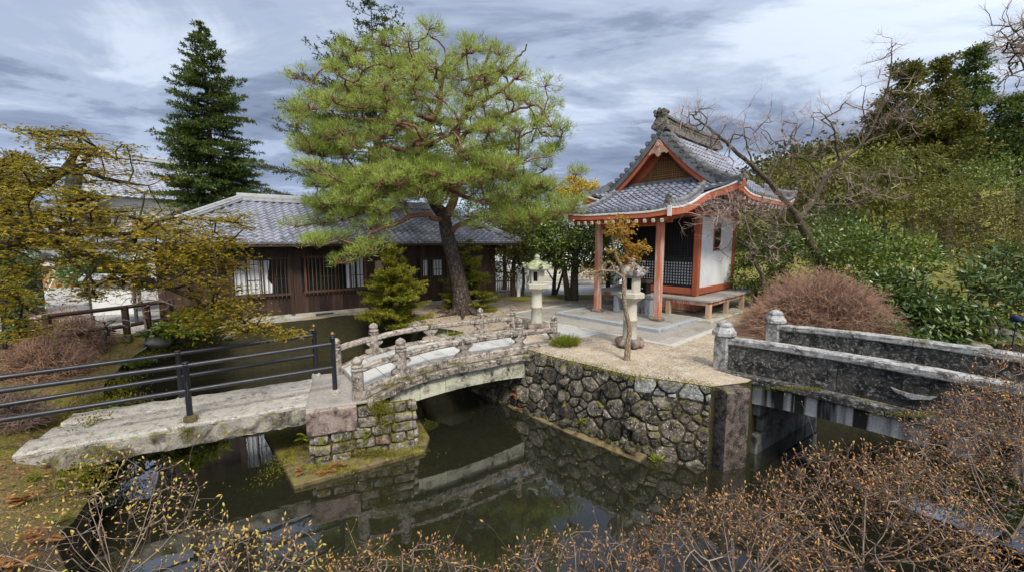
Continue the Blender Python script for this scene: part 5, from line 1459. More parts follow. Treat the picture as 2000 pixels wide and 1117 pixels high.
# slatted gate at the right end of the house
gp = HF(9.55, .2, 0); F = Fr(gp, .3)
g_ = thing('slatted_gate', 'low dark slatted gate at the right end of the wooden house', 'gate', F(.45, 0, 0), .3)
mb = MB()
for k in range(11): mb.box(F(.05 + k * .085, 0, .44), (.035, .03, .86), .3)
mb.build('slats', M['bar_wood'], g_)
mb = MB(); 
for z_ in (.25, .72): mb.box(F(.48, .03, z_), (.98, .03, .05), .3)
mb.build('rails', M['dark_timber'], g_)
mb = MB(); mb.box(F(1.12, .05, .6), (.14, .14, 1.2), .3, .01); single(mb, 'white_post', M['white_wall'], 'white square post beside the slatted gate', 'post', F(1.12, .05, 0))
# stone steps and terrace wall behind the trees
sp_ = U(1090, 570, 23) * A([1, 1, 0]); F = Fr(sp_, -.12)
s_ = thing('stone_steps', 'broad pale stone steps climbing behind the trees left of the shrine', 'steps', sp_, -.12)
mb = MB()
for k in range(6): mb.box(F(.6, .2 + .42 * k, .085 + .17 * k), (4.6, .46, .17), -.12, .015)
mb.build('treads', M['paving_edge'], s_)
mb = MB(); mb.box(F(-2.0, 1.4, .7), (.35, 2.9, 1.4), -.12, .03); mb.build('cheek_wall', M['grey_stone'], s_)
mb = MB(); mb.box(F(3.2, 1.4, .7), (.35, 2.9, 1.4), -.12, .03); mb.build('cheek_wall', M['grey_stone'], s_)
wp = U(985, 560, 25) * A([1, 1, 0]); F = Fr(wp, .1)
mb = MB(); mb.box(F(-2, 0, .6), (7, .3, 1.2), .1, .02); mb.box(F(-2, 0, 1.24), (7.2, .5, .1), .1, .02); single(mb, 'terrace_wall', M['white_wall'], 'pale terrace wall seen between trunks behind the mossy lantern', 'wall', F(-2, 0, 0))
# far house with pinkish roof glimpsed between the trees
gable_house('far_brown_house', 'far house with greyish roof glimpsed through the leaves left of the shrine', U(1080, 520, 33) * A([1, 1, 0]), .1, 9, 6, 2.6, 1.6, .6, 'white_wall', 0, tw=.4, base=.6)
# loose stones of the banks
def stone(px, py, z, size, seed, label):
    c = G(px, py, z); mb = MB(); boulder(mb, c + A([0, 0, size[2] * .22]), size, np.random.RandomState(seed)); single(mb, 'garden_boulder', M['boulder'], label, 'boulder', c, 'boulders edging the channel')
stone(312, 672, -.15, (.75, .55, .42), 1, 'largest boulder of the left bank, below the leafy green bush')
stone(346, 664, -.15, (.7, .5, .45), 2, 'squared boulder right of the largest one under the leafy green bush')
stone(455, 654, -.3, (1.0, .5, .4), 3, 'long flat boulder at the foot of the dark house left of the foundation vent')
stone(505, 650, -.3, (.7, .45, .35), 4, 'boulder in the middle of the row under the house foundation')
stone(560, 645, -.4, (.8, .5, .3), 5, 'low dark boulder nearest the vent under the house foundation')
stone(400, 660, -.3, (.6, .5, .4), 6, 'rounded boulder under the drooping maple tip')
stone(812, 645, -.1, (.55, .45, .4), 7, 'yellowish boulder on the island shore beside the small conifer')
stone(858, 672, -.1, (.7, .5, .4), 8, 'boulder below the bright green tuft behind the arched bridge')
stone(905, 668, -.05, (.6, .45, .36), 9, 'mossy boulder right of the bright tuft behind the arched bridge')
stone(1960, 668, -.2, (1.4, .8, .6), 10, 'dark flat boulder by the water at the far right edge')
stone(1880, 690, -.3, (1.2, .7, .5), 11, 'dark boulder below the broad leaved bushes on the right')
# little navy umbrella / bundle at right edge
mb = MB(); nv = U(1984, 622, 9.0); boulder(mb, nv, (.2, .17, .17), np.random.RandomState(5)); mb.tube([nv + A([.02, 0, -.05]), nv + A([.12, .1, -.85])], [.012, .015], 6)
M['navy'] = plain_mat('navy_cloth', (.01, .018, .06), .8, .2)
single(mb, 'cloth_bundle', M['navy'], 'small navy blue cloth bundle on a stake among the bushes at the right edge', 'bundle', nv + A([.12, .1, -.85]))

# ------------------------------------------------------------------ a passer-by beyond the fence
def person():
    b = G(271, 596, 0); rz = 1.25; F = Fr(b, rz)
    p = thing('person', 'person in grey jacket and beige trousers walking beyond the dark fence behind maple leaves', 'person', b, rz)
    nodes = {'pelvis': (0, 0, .92, .125), 'waist': (0, 0, 1.06, .12), 'chest': (.01, 0, 1.27, .14), 'neck0': (0, 0, 1.41, .075), 'neck': (.01, 0, 1.47, .05), 'chin': (.025, 0, 1.53, .062), 'head': (.015, 0, 1.60, .085), 'crown': (.005, 0, 1.67, .065),
        'hipL': (.0, .09, .88, .088), 'kneeL': (.13, .09, .50, .055), 'ankL': (.10, .09, .09, .036), 'toeL': (.24, .095, .035, .03), 'hipR': (0, -.09, .88, .088), 'kneeR': (-.05, -.09, .49, .055), 'ankR': (-.26, -.09, .12, .036), 'toeR': (-.15, -.095, .035, .03),
        'shL': (0, .18, 1.38, .06), 'elL': (-.08, .23, 1.12, .043), 'wrL': (.02, .23, .90, .03), 'shR': (0, -.18, 1.38, .06), 'elR': (-.02, -.23, 1.11, .043), 'wrR': (.13, -.22, .92, .03)}
    for s_, y in (('L', .23), ('R', -.22)):
        wx, wz = (.02, .90) if s_ == 'L' else (.13, .92); nodes['palm' + s_] = (wx + .02, y, wz - .06, .026)
        for k in range(4): nodes['f%d%s' % (k, s_)] = (wx + .03 + .015 * (k - 1.5), y + .004, wz - .145 + .008 * abs(k - 1.2), .009)
        nodes['th' + s_] = (wx + .065, y, wz - .10, .010)
    E = [('pelvis', 'waist'), ('waist', 'chest'), ('chest', 'neck0'), ('neck0', 'neck'), ('neck', 'chin'), ('chin', 'head'), ('head', 'crown')]
    for s_ in 'LR':
        E += [('pelvis', 'hip' + s_), ('hip' + s_, 'knee' + s_), ('knee' + s_, 'ank' + s_), ('ank' + s_, 'toe' + s_), ('chest', 'sh' + s_), ('sh' + s_, 'el' + s_), ('el' + s_, 'wr' + s_), ('wr' + s_, 'palm' + s_), ('palm' + s_, 'th' + s_)] + [('palm' + s_, 'f%d%s' % (k, s_)) for k in range(4)]
    nm = list(nodes); me = bpy.data.meshes.new('body'); me.from_pydata([nodes[k][:3] for k in nm], [(nm.index(a), nm.index(c)) for a, c in E], [])
    o = bpy.data.objects.new('body', me); COL.objects.link(o); o.parent = p
    sk = o.modifiers.new('skin', 'SKIN'); me.skin_vertices or None
    if not me.skin_vertices: 
        bpy.context.view_layer.update()
    for k, v in zip(nm, me.skin_vertices[0].data): v.radius = (nodes[k][3], nodes[k][3])
    me.skin_vertices[0].data[0].use_root = True
    sb = o.modifiers.new('smooth', 'SUBSURF'); sb.levels = 1; sb.render_levels = 2
    t = NT('clothed_body'); sp = t.n('ShaderNodeSeparateXYZ'); t.link(t.co('Object'), sp.inputs[0])
    col = t.ramp(sp.outputs[2], [(0, (.05, .045, .04)), (.055, (.42, .36, .26)), (.83, (.42, .36, .26)), (.835, (.50, .33, .25)), (.86, (.14, .15, .16))], 'CONSTANT')
    top = t.ramp(t.math('SUBTRACT', sp.outputs[2], .5), [(0, (.14, .15, .16)), (.95, (.50, .33, .25))], 'CONSTANT')
    m = t.mix(t.math('GREATER_THAN', sp.outputs[2], .96), col, top); me.materials.append(t.done(t.pbr(m, .8)))
    mb = MB(); mb.lathe([(.098, 1.585), (.102, 1.64), (.085, 1.70), (.04, 1.735), (.001, 1.74)], F(-.012, 0, 0), 14); mb.build('hair', M['black_lattice'], p)
    mb = MB()
    for y in (-.032, .032): boulder(mb, F(.092, y, 1.605), (.02, .022, .012), np.random.RandomState(1))
    mb.build('eyes', M['black_panel'], p)
    t = NT('skin_tone'); M['skin'] = t.done(t.pbr((.50, .33, .25), .6))
    mb = MB(); mb.tube([F(.10, 0, 1.60), F(.118, 0, 1.565), F(.098, 0, 1.555)], [.008, .015, .012], 6)
    for y in (-.088, .088): mb.tube([F(.005, y, 1.56), F(.0, y * 1.08, 1.60), F(.012, y * 1.02, 1.625)], [.008, .014, .008], 6)
    mb.build('nose_and_ears', M['skin'], p)
    mb = MB(); mb.lathe([(.155, .84), (.165, .95), (.15, 1.08), (.165, 1.28), (.12, 1.40), (.07, 1.44)], F(0, 0, 0), 16)
    mb.V[-3] = mb.V[-3]; t = NT('grey_jacket'); M['jacket'] = t.done(t.pbr((.15, .17, .17), .85)); mb.build('jacket', M['jacket'], p)
person()
# ------------------------------------------------------------------ trees and plants
def poisson(rs, gen, n, dmin, tries=40):
    out = np.zeros((0, 3)); t = 0
    while len(out) < n and t < n * tries:
        p = gen(); t += 1
        if len(out) == 0 or np.min(np.linalg.norm(out - p, axis=1)) > dmin: out = np.concatenate([out, [p]])
    return out

def pine():
    rs = np.random.RandomState(21); D = 14.2
    t_ = thing('red_pine', 'large red pine with broad domed crown and twisting orange brown limbs over the house roof', 'pine tree', G(905, 612, 0))
    sk = Skel(); u = lambda px, py, dd=0: U(px, py, D + dd)
    b = G(905, 612, 0); D0 = b[1]; D = D0
    sk.limb([b - tz * .1, u(898, 560), u(884, 500), u(873, 455), u(868, 425)], [.34, .255, .225, .21, .20], -1, .12)
    sk.limb([u(868, 425), u(850, 400, -.1), u(836, 372, -.1), u(822, 330), u(820, 300), u(830, 262, .2), u(845, 235, .2), u(860, 200, .1), u(862, 165), u(872, 128), u(868, 95)], [.19, .17, .16, .15, .14, .12, .10, .085, .07, .05, .03])
    sk.limb([u(868, 425), u(885, 395, .2), u(893, 350, .3), u(898, 300, .3), u(892, 262, .4), u(912, 215, .4), u(924, 175, .3), u(950, 120, .2), u(962, 80)], [.17, .15, .14, .125, .11, .09, .07, .05, .03])
    L = [  # side limbs, by eye from the photograph, with depth offsets
        [(868, 455), (900, 440, -.2), (930, 425, -.4), (980, 412, -.6), (1050, 402, -.5)], [(898, 300), (930, 292, .4), (975, 285, .6), (1010, 270, .6), (1050, 250, .5)],
        [(895, 310), (930, 302, -.5), (965, 310, -1.0), (1005, 322, -1.3), (1045, 310, -1.2)], [(836, 365), (880, 372, -.9), (920, 388, -1.3), (970, 395, -1.5)],
        [(830, 368), (795, 378, -.8), (750, 385, -1.3), (715, 402, -1.5), (700, 412, -1.5)], [(822, 305), (790, 295, -.4), (760, 285, -.8), (720, 290, -.9), (690, 275, -1.0)],
        [(825, 268), (790, 248, .4), (750, 240, .6), (700, 232, .8), (640, 222, .8)], [(845, 232), (810, 222, -.6), (770, 215, -1.1), (715, 205, -1.2), (650, 190, -1.0)],
        [(858, 200), (820, 190, .5), (795, 170, .8), (770, 140, .9), (745, 100, .7)], [(862, 168), (845, 140, -.6), (818, 120, -.9), (800, 90, -.8)],
        [(868, 130), (900, 115, -.5), (935, 95, -.6)], [(912, 215), (950, 195, -.5), (990, 170, -.8), (1020, 140, -.8)], [(924, 175), (965, 160, .6), (1000, 125, .8), (1030, 90, .7)],
        [(895, 262), (940, 240, -.7), (990, 222, -1.2), (1045, 205, -1.1)], [(900, 300), (960, 340, .8), (1020, 352, 1.2), (1070, 330, 1.2)], [(822, 320), (780, 335, .9), (720, 340, 1.4), (650, 335, 1.6)],
        [(868, 430), (820, 420, -1.1), (770, 438, -1.7), (720, 462, -2.0), (690, 505, -2.1)], [(822, 300), (845, 280, -1.2), (880, 262, -2.0), (900, 240, -2.3)], [(898, 300), (880, 280, 1.2), (850, 262, 2.0)]]
    for k, l in enumerate(L):
        P = [u(*q) for q in l]; r0 = .085 if k not in (0, 4, 16) else .095; sk.limb(P, np.linspace(r0, .025, len(P)), None, .12, .022, rs)
    c = u(842, 272); R = A([4.5, 2.8, 3.15])
    def gen():
        while True:
            d = rdir(rs, 1)[0]; q = rs.uniform(.16, 1) ** .42
            p = c + d * q * R * A([1, 1, 1 if d[2] > 0 else .62])
            px = p[0] / p[1] * 800 + 1000
            if p[2] < 2.9: continue
            if d[2] < -.2 and rs.rand() < .35: continue
            return p
    T = poisson(rs, gen, 205, .68)
    low = [u(x, y, dd) for x, y, dd in ((640, 400, -1.6), (668, 432, -1.8), (700, 418, -1.4), (735, 445, -1.9), (625, 440, -1.2), (668, 470, -2.0), (700, 500, -2.1), (668, 515, -2.1), (725, 490, -2.2), (620, 365, -.6), (760, 415, -1.9), (790, 400, -2.0), (655, 360, -1.3), (690, 380, -1.8), (745, 360, -2.2), (800, 350, -2.4), (850, 345, -2.3), (880, 365, -2.0),
            (945, 400, -1.6), (985, 385, -1.6), (1020, 400, -1.0), (1060, 410, -.8), (1090, 400, -.6), (1005, 425, -1.3), (1045, 440, -1.0), (1080, 430, -.4), (960, 430, -1.3), (1030, 370, -.6), (915, 425, -.9), (1010, 450, -.9), (860, 400, -1.7), (820, 385, -2.1), (1075, 300, .3), (1095, 270, .2), (905, 355, -1.9), (940, 360, -1.5))]
    for cx, cy, rx, ry, dd, n in ((690, 395, 90, 62, -1.5, 34), (1030, 395, 75, 55, -.7, 28), (850, 352, 110, 30, -2.0, 16), (940, 330, 80, 40, -1.6, 12), (640, 300, 50, 60, -.4, 12)):
        for _ in range(n): low.append(u(cx + rs.normal() * rx * .6, cy + rs.normal() * ry * .6, dd + rs.normal() * .4))
    T = np.concatenate([T, low])
    ends = sk.grow(T, rs, .2, .2, .03, .05)
    tips = []; Nl, Dl = [], []
    for e in ends:
        c0 = sk.P[e]; dcl = c0[1] < D0 - .5
        n = int(rs.randint(17, 27)); rr = rs.uniform(.38, .62)
        q, d = ell_points(rs, n, c0 + tz * .10, (rr, rr, rr * .42), .3, -.55)
        tips.append((e, q))
    extra = [p for e, q in tips for p in q]
    # short twigs
    base_n = sk.n
    for e, q in tips:
        for p in q:
            m = (sk.P[e] + p) / 2 + rs.normal(size=3) * .05; i = sk._add(m, e); sk._add(p, i)
    sk.radii(.006, .30)
    mb, ml = MB(), MB(); 
    # trunk below the fork keeps the dark plated bark
    fork = sk.n
    mt = MB()
    sk.tubes(ml, None)
    # thick lower trunk as its own mesh, slightly proud
    P = [b - tz * .1] + [u(898, 560), u(884, 500), u(873, 455), u(866, 422), u(850, 400, -.1), u(836, 372, -.1)]
    P = np.array(P); Q = np.concatenate([[2 * P[0] - P[1]], P, [2 * P[-1] - P[-2]]]); out = []; R_ = [.40, .275, .245, .228, .215, .185, .165]; ro = []
    for i in range(len(P) - 1):
        a, b_, c_, d_ = Q[i:i + 4]
        for t in np.arange(5) / 5: out.append(.5 * (2 * b_ + (c_ - a) * t + (2 * a - 5 * b_ + 4 * c_ - d_) * t * t + (3 * b_ - a - 3 * c_ + d_) * t ** 3)); ro.append(R_[i] + (R_[i + 1] - R_[i]) * t)
    ro = np.array(ro); ro[0] = .42; ro[1] = .34
    mt.tube(out, ro, 20, cap=False)
    for k in range(7):
        a = k * .9 + .3; d = A([math.cos(a), math.sin(a), 0]); bb = G(905, 612, 0)
        mt.tube([bb + d * .18 + tz * .30, bb + d * .42 + tz * .07, bb + d * .8 + tz * .0, bb + d * 1.3 - tz * .05], [.13, .09, .06, .03], 8, cap=False)
    mt.build('trunk', M['pine_bark'], t_); ml.build('limbs', M['pine_limb'], t_)
    X = np.array(extra); K = 22
    C = np.repeat(X, K, 0) + rs.normal(size=(len(X) * K, 3)) * .055
    d = rdir(rs, len(C)); cen = np.repeat(np.concatenate([np.repeat(sk.P[e][None], len(q), 0) for e, q in tips]), K, 0)
    o = C - cen; o /= np.linalg.norm(o, axis=1)[:, None] + 1e-6
    d = d * .75 + o * .55 + tz * .45
    leaves(ml2 := MB(), C, d, rdir(rs, len(C)), rs.uniform(.10, .21, len(C)), .0135, 0, 3)
    ml2.build('crown', M['pine_needle'], t_)
pine()

def conifer(name, label, base, H, zlow, R, rs, mat, levels, per, shape=1.0, droop=.12, dens=1.0, needle=.10, lean=0, group=None, cat='conifer', bark='bark', ncol=.035, az=None, rough=.22):
    """spire conifer: whorls of branches carrying flat sprays"""
    t_ = thing(name, label, cat, base, 0, group); b = A(base, float); top = b + tz * H + A([lean, 0, 0])
    mt = MB(); hs = np.linspace(0, 1, 9); mt.tube([b + (top - b) * h for h in hs], [max(.012, .019 * H * (1 - h)) for h in hs], 10, cap=False)
    C, Dn, Nn, Ln = [], [], [], []; mbb = MB()
    for k in range(levels):
        f = k / (levels - 1); z = zlow + (H - zlow) * f ** .92
        rad = R * (1 - f) ** shape * (1 + .06 * math.sin(f * 40)) + .05
        for j in range(max(3, int(per * (.55 + .45 * (1 - f))))):
            a = rs.uniform(0, 2 * PI)
            r = rad * rs.uniform(1 - rough * 1.6, 1 + rough * .6); p0 = b + (top - b) * ((z + rs.uniform(-.34, .34)) / H)
            o = A([math.cos(a), math.sin(a), 0]); n = max(3, int(r / .22)); tt = np.linspace(0, 1, n + 1)
            rise = .25 * (1 - f) if f < .5 else .45
            pts = [p0 + o * r * q + tz * (-droop * r * q * (1.2 - .5 * f) + rise * r * .25 * q ** 2.5 * (1 + f)) for q in tt]
            mbb.tube(pts, np.linspace(.035 * r / R + .008, .005, n + 1), 4, cap=False)
            side = np.cross(o, tz)
            m = int(dens * 14 * r) + 4
            for q in rs.uniform(.12, 1, m) ** .75:
                i = min(n - 1, int(q * n)); fr_ = q * n - i; pp = pts[i] + (pts[i + 1] - pts[i]) * fr_
                w = .42 * r * (1.05 - q) * rs.uniform(.5, 1) + .08; sg = rs.choice([-1, 1])
                dd = nrm(o * rs.uniform(.5, 1.1) + side * sg * rs.uniform(.5, 1.1) + tz * rs.uniform(-.25, .28)); ns = max(2, int(w / (needle * .55)))
                s = np.linspace(.1, 1, ns)[:, None] * w; cc = pp + dd * s
                C.append(np.repeat(cc, 3, 0)); e = rs.normal(size=(ns * 3, 3)) * .55 + dd * .9 + tz * .12
                Dn.append(e); Nn.append(np.repeat((tz + rs.normal(size=3) * .35)[None], ns * 3, 0))
            C.append(pts[-1][None]); Dn.append((o + tz * .2)[None]); Nn.append(tz[None])
    C, Dn, Nn = np.concatenate(C), np.concatenate(Dn), np.concatenate(Nn)
    C = np.concatenate([C, np.repeat(top[None], 14, 0) - tz * rs.uniform(0, .5, 14)[:, None]]); Dn = np.concatenate([Dn, rs.normal(size=(14, 3)) * .4 + tz]); Nn = np.concatenate([Nn, rdir(rs, 14)])
    ml = MB(); leaves(ml, C, Dn, Nn, rs.uniform(.7, 1.25, len(C)) * needle, ncol, .1)
    mt.build('trunk', M[bark], t_); mbb.build('branches', M[bark], t_); ml.build('foliage', M[mat], t_); return t_

rs = np.random.RandomState(31)
conifer('fir_tree', 'tall dark spire shaped fir rising behind the left end of the tiled roof', A([*U(428, 500, 22)[:2], 0]), 13.3, 4.4, 2.8, rs, 'fir_needle', 32, 13, .66, .10, 1.5, .15, 0, None, 'fir tree', ncol=.05, rough=.36)
conifer('sparse_conifer', 'sparse blue green conifer half hidden behind the left side of the big pine', A([*U(742, 500, 20)[:2], 0]), 13.6, 4.2, 5.0, np.random.RandomState(8), 'fir_needle_pale', 20, 9, .72, -.10, .8, .14, 0, None, 'conifer', ncol=.045)
conifer('small_conifer', 'bushy yellow green young conifer standing by the dark wooden house wall', G(768, 634, -.1), 2.25, .12, .95, np.random.RandomState(4), 'yew', 17, 15, .62, -.12, 3.2, .075, .05, None, 'young conifer', ncol=.022, rough=.5)
conifer('small_conifer', 'yellow green young conifer partly hidden behind the dark pine trunk', G(918, 604, -.0), 2.35, .2, .95, np.random.RandomState(14), 'yew', 15, 12, .6, -.05, 2.8, .085, .0, None, 'young conifer', ncol=.025, rough=.45)

def maple():
    rs = np.random.RandomState(41)
    t_ = thing('spring_maple', 'large maple with layered yellow green young leaves reaching in from the left edge', 'maple tree', (-10.2, 6.9, -.1))
    sk = Skel(); u = lambda px, py, d: U(px, py, d)
    sk.limb([A([-10.2, 6.9, -.2]), A([-10.1, 6.95, 1.0]), A([-9.9, 7.0, 1.9]), u(-60, 470, 7.0)], [.24, .2, .18, .15], -1, .15)
    sk.limb([u(-60, 470, 7.0), u(0, 410, 7.1), u(40, 388, 7.2), u(88, 355, 7.3), u(125, 333, 7.4), u(168, 322, 7.5)], [.13, .10, .095, .085, .07, .04], None, .12, .008, rs)
    sk.limb([u(125, 333, 7.4), u(145, 305, 7.5), u(160, 282, 7.5)], [.05, .045, .02]); sk.limb([u(150, 325, 7.4), u(206, 350, 7.6), u(250, 357, 7.8), u(290, 365, 8)], [.04, .035, .028, .012], None, .12, .01, rs)
    sk.limb([u(-60, 470, 7.0), u(0, 480, 6.7), u(77, 463, 6.6), u(130, 458, 6.6), u(190, 452, 6.8), u(245, 458, 7.0), u(330, 470, 7.4)], [.12, .085, .075, .065, .045, .03, .014], None, .12, .01, rs)
    sk.limb([u(110, 462, 6.6), u(172, 503, 6.7), u(224, 527, 6.8), u(275, 545, 6.9), u(335, 566, 7.0), u(388, 588, 7.1), u(450, 615, 7.2), u(530, 645, 7.3)], [.055, .046, .044, .04, .034, .026, .018, .008], None, .12, .008, rs)
    sk.limb([u(335, 566, 7.0), u(400, 545, 7.4), u(440, 520, 7.8)], [.025, .018, .008]); sk.limb([u(245, 458, 7.0), u(340, 430, 7.4), u(430, 432, 7.6), u(500, 445, 7.7)], [.025, .02, .014, .006], None, .12, .01, rs)
    sk.limb([u(-60, 500, 7.0), u(-30, 560, 6.4), u(20, 600, 6.0), u(60, 640, 5.9)], [.05, .035, .02, .01])
    G_ = [  # cx, cy, rx, ry, depth, dspread, count
        (40, 340, 75, 40, 7.3, 1.0, 46), (150, 300, 110, 42, 7.5, .8, 44), (240, 355, 80, 38, 7.8, .8, 34), (90, 410, 120, 48, 7.0, 1.2, 70), (230, 425, 120, 42, 7.3, 1.2, 60), (70, 500, 90, 40, 6.8, 1.0, 34),
        (220, 490, 130, 40, 7.1, 1.0, 58), (350, 470, 110, 45, 7.4, .9, 58), (445, 440, 50, 28, 7.6, .5, 14), (330, 535, 120, 42, 7.1, .9, 58), (420, 500, 60, 40, 7.5, .6, 26), (430, 585, 60, 35, 7.2, .6, 26),
        (380, 620, 40, 30, 7.1, .5, 12), (470, 630, 65, 22, 7.2, .5, 26), (540, 652, 34, 12, 7.3, .3, 9), (150, 560, 90, 28, 6.7, .8, 20), (15, 580, 40, 45, 6.2, .6, 18), (50, 640, 30, 22, 6.0, .4, 8), (30, 430, 60, 50, 6.5, .8, 30), (-20, 380, 60, 70, 6.9, 1., 30), (70, 265, 40, 14, 7.4, .4, 10)]
    T = []
    for cx, cy, rx, ry, d, ds, n in G_:
        for _ in range(n):
            a = rs.uniform(0, 2 * PI); r = math.sqrt(rs.rand()); T.append(u(cx + rx * r * math.cos(a), cy + ry * r * math.sin(a), d + rs.normal() * ds * .6))
    def vis(p): x = p[0] / p[1] * 800 + 1000; y = 470 - (p[2] - 2.5) / p[1] * 800; return (58 < x < 135 and 515 < y < 605) or (252 < x < 335 and 566 < y < 640) or (212 < x < 350 and 300 < y < 402 and (int(x * 7) % 5))
    T = np.array([q for q in T if not vis(q)]); ends = sk.grow(T, rs, .16, .12, .02, .03)
    X = []
    for e in ends:
        n = rs.randint(19, 34); q = sk.P[e] + rs.normal(size=(n, 3)) * A([.15, .15, .035])
        for p in q[:5]: sk._add(p, e)
        X.append(q)
    sk.radii(.0035, .2); mb = MB(); sk.tubes(mb); mb.build('branches', M['maple_bark'], t_)
    X = np.concatenate(X); K = 5
    a = rs.uniform(0, 2 * PI, len(X)); C, Dn = [], []
    nn = tz + rs.normal(size=(len(X), 3)) * .45
    for k in range(K):    # palmate: five narrow lobes, drooping
        an = a + (k - 2) * .62; C.append(X); Dn.append(np.stack([np.cos(an), np.sin(an), rs.uniform(-.9, .1, len(X))], 1))
    ml = MB(); leaves(ml, np.concatenate(C), np.concatenate(Dn), np.concatenate([nn] * K), rs.uniform(.034, .06, len(X) * K), .019, .1)
    ml.build('foliage', M['maple_leaf'], t_)
maple()

def bare_tree(name, label, limbs, gens, rs, trunk, tip=.0022, mat='bare_bark', group=None, cat='bare tree', step=.18, twigs=2, tw=.22, base=None, bend=.16):
    t_ = thing(name, label, cat, base if base is not None else limbs[0][0][0], 0, group); sk = Skel()
    for k, (P, R) in enumerate(limbs): sk.limb(P, A(R) * (.8 if k else 1), -1 if k == 0 else None, .12, .012, rs)
    if gens is not None:
        ends = sk.grow(gens, rs, step, bend, .02, .04)
        for e in ends:
            p = sk.P[e]; pd = nrm(p - sk.P[sk.par[e]] + 1e-6) if sk.par[e] >= 0 else tz
            for _ in range(twigs):
                d = nrm(pd + rs.normal(size=3) * .6 + tz * .15); i = sk._add(p + d * tw * .5, e); sk._add(p + d * tw * rs.uniform(.8, 1.2) + tz * .03 + rs.normal(size=3) * .02, i)
    sk.radii(tip, trunk); mt, mt2 = MB(), MB(); sk.tubes(mt, .018, mt2); mt.build('trunk', M[mat], t_)
    if mt2.V: mt2.build('twigs', M['twig_pink'], t_)
    return t_, sk
rs = np.random.RandomState(51); u = U
D = 13.2; B0 = A([*U(1612, 560, D)[:2], 0]); v = lambda x, y, dd=0: U(x, y, D + dd)
limbs = [([B0, v(1605, 520), v(1585, 480), v(1565, 440), v(1555, 420)], [.17, .15, .135, .125, .12]),
    ([v(1555, 420), v(1530, 390, -.1), v(1500, 355, -.3), v(1470, 325, -.4), v(1430, 290, -.5), v(1390, 255, -.6), v(1345, 222, -.6)], [.11, .10, .095, .085, .065, .045, .02]),
    ([v(1560, 430), v(1590, 390, .3), v(1610, 355, .4), v(1640, 315, .4), v(1675, 290, .3), v(1700, 255, .3), v(1722, 205, .3), v(1738, 150, .2), v(1742, 75, .2)], [.11, .095, .085, .075, .065, .05, .04, .028, .012]),
    ([v(1640, 315, .4), v(1632, 280, .2), v(1628, 250, .1), v(1600, 215, 0)], [.05, .042, .035, .015]), ([v(1675, 290, .3), v(1710, 270, .6), v(1750, 255, .8), v(1790, 220, .8)], [.04, .03, .02, .01]),
    ([v(1500, 355, -.3), v(1520, 310, 0), v(1545, 270, .2), v(1560, 235, .3)], [.05, .04, .03, .012]), ([v(1470, 325, -.4), v(1455, 270, -.3), v(1450, 235, -.2)], [.035, .028, .012]),
    ([v(1610, 355, .4), v(1575, 315, .6), v(1530, 290, .7), v(1490, 255, .8)], [.045, .035, .025, .012]), ([v(1700, 255, .3), v(1685, 210, .1), v(1690, 170, 0)], [.03, .02, .01]),
    ([v(1560, 440), v(1520, 440, -.8), v(1480, 425, -1.6), v(1440, 410, -2.2), v(1400, 398, -2.5), v(1370, 405, -2.6)], [.04, .032, .025, .018, .011, .005]),
    ([v(1590, 400, .2), v(1650, 400, .8), v(1700, 385, 1.0), v(1760, 360, 1.1)], [.05, .04, .03, .012])]
T = []
for cx, cy, rx, ry, dd, n in ((1370, 240, 55, 35, -.6, 42), (1430, 285, 60, 45, -.5, 50), (1490, 265, 60, 45, .2, 42), (1555, 265, 60, 45, .3, 44), (1620, 235, 55, 40, .2, 40), (1735, 120, 28, 60, .2, 30), (1700, 210, 50, 45, .2, 34), (1770, 235, 45, 40, .7, 24),
        (1400, 415, 55, 25, -2.4, 56), (1470, 405, 60, 22, -1.6, 40), (1540, 400, 60, 35, -.6, 24), (1700, 375, 80, 40, .8, 36), (1640, 330, 60, 40, .3, 20), (1350, 225, 30, 15, -.6, 16)):
    for _ in range(n): T.append(v(cx + rs.normal() * rx * .6, cy + rs.normal() * ry * .6, dd + rs.normal() * .45))
bt, sk = bare_tree('bare_maple', 'large leafless tree with mossy forking limbs spreading above the right eave of the shrine', limbs, np.array(T), rs, .17, .002, twigs=8, tw=.30)
D = 12.6; v2 = lambda x, y, dd=0: U(x, y, 12.6 + dd)
T = [v2(1480 + rs.normal() * 45, 480 + rs.normal() * 35, rs.normal() * .5) for _ in range(60)]
bare_tree('bare_sapling', 'small crooked leafless tree right of the white shrine wall', [([A([*v2(1495, 575)[:2], .05]), v2(1490, 550), v2(1478, 520), v2(1463, 485)], [.06, .055, .05, .04]), ([v2(1463, 485), v2(1440, 470), v2(1425, 455)], [.03, .02, .01]), ([v2(1470, 500), v2(1500, 470), v2(1530, 450)], [.03, .02, .01])], np.array(T), rs, .06, .003, twigs=5, tw=.2)
v3 = lambda x, y, dd=0: U(x, y, 15 + dd)
T = [v3(1985 + rs.normal() * 26, 95 + rs.normal() * 38, rs.normal() * .6) for _ in range(110)]
bare_tree('bare_tree', 'leafless pinkish tree top entering at the upper right corner', [([A([*v3(2140, 520)[:2], .2]), v3(2120, 380), v3(2075, 260), v3(2040, 190), v3(2000, 130)], [.2, .17, .12, .09, .05]), ([v3(2000, 130), v3(1975, 90), v3(1955, 60)], [.035, .025, .01]), ([v3(2020, 160), v3(2015, 110), v3(2010, 60)], [.03, .02, .01]), ([v3(2000, 135), v3(1970, 150), v3(1940, 175)], [.03, .02, .01])], np.array(T), rs, .2, .0034, twigs=7, tw=.3)

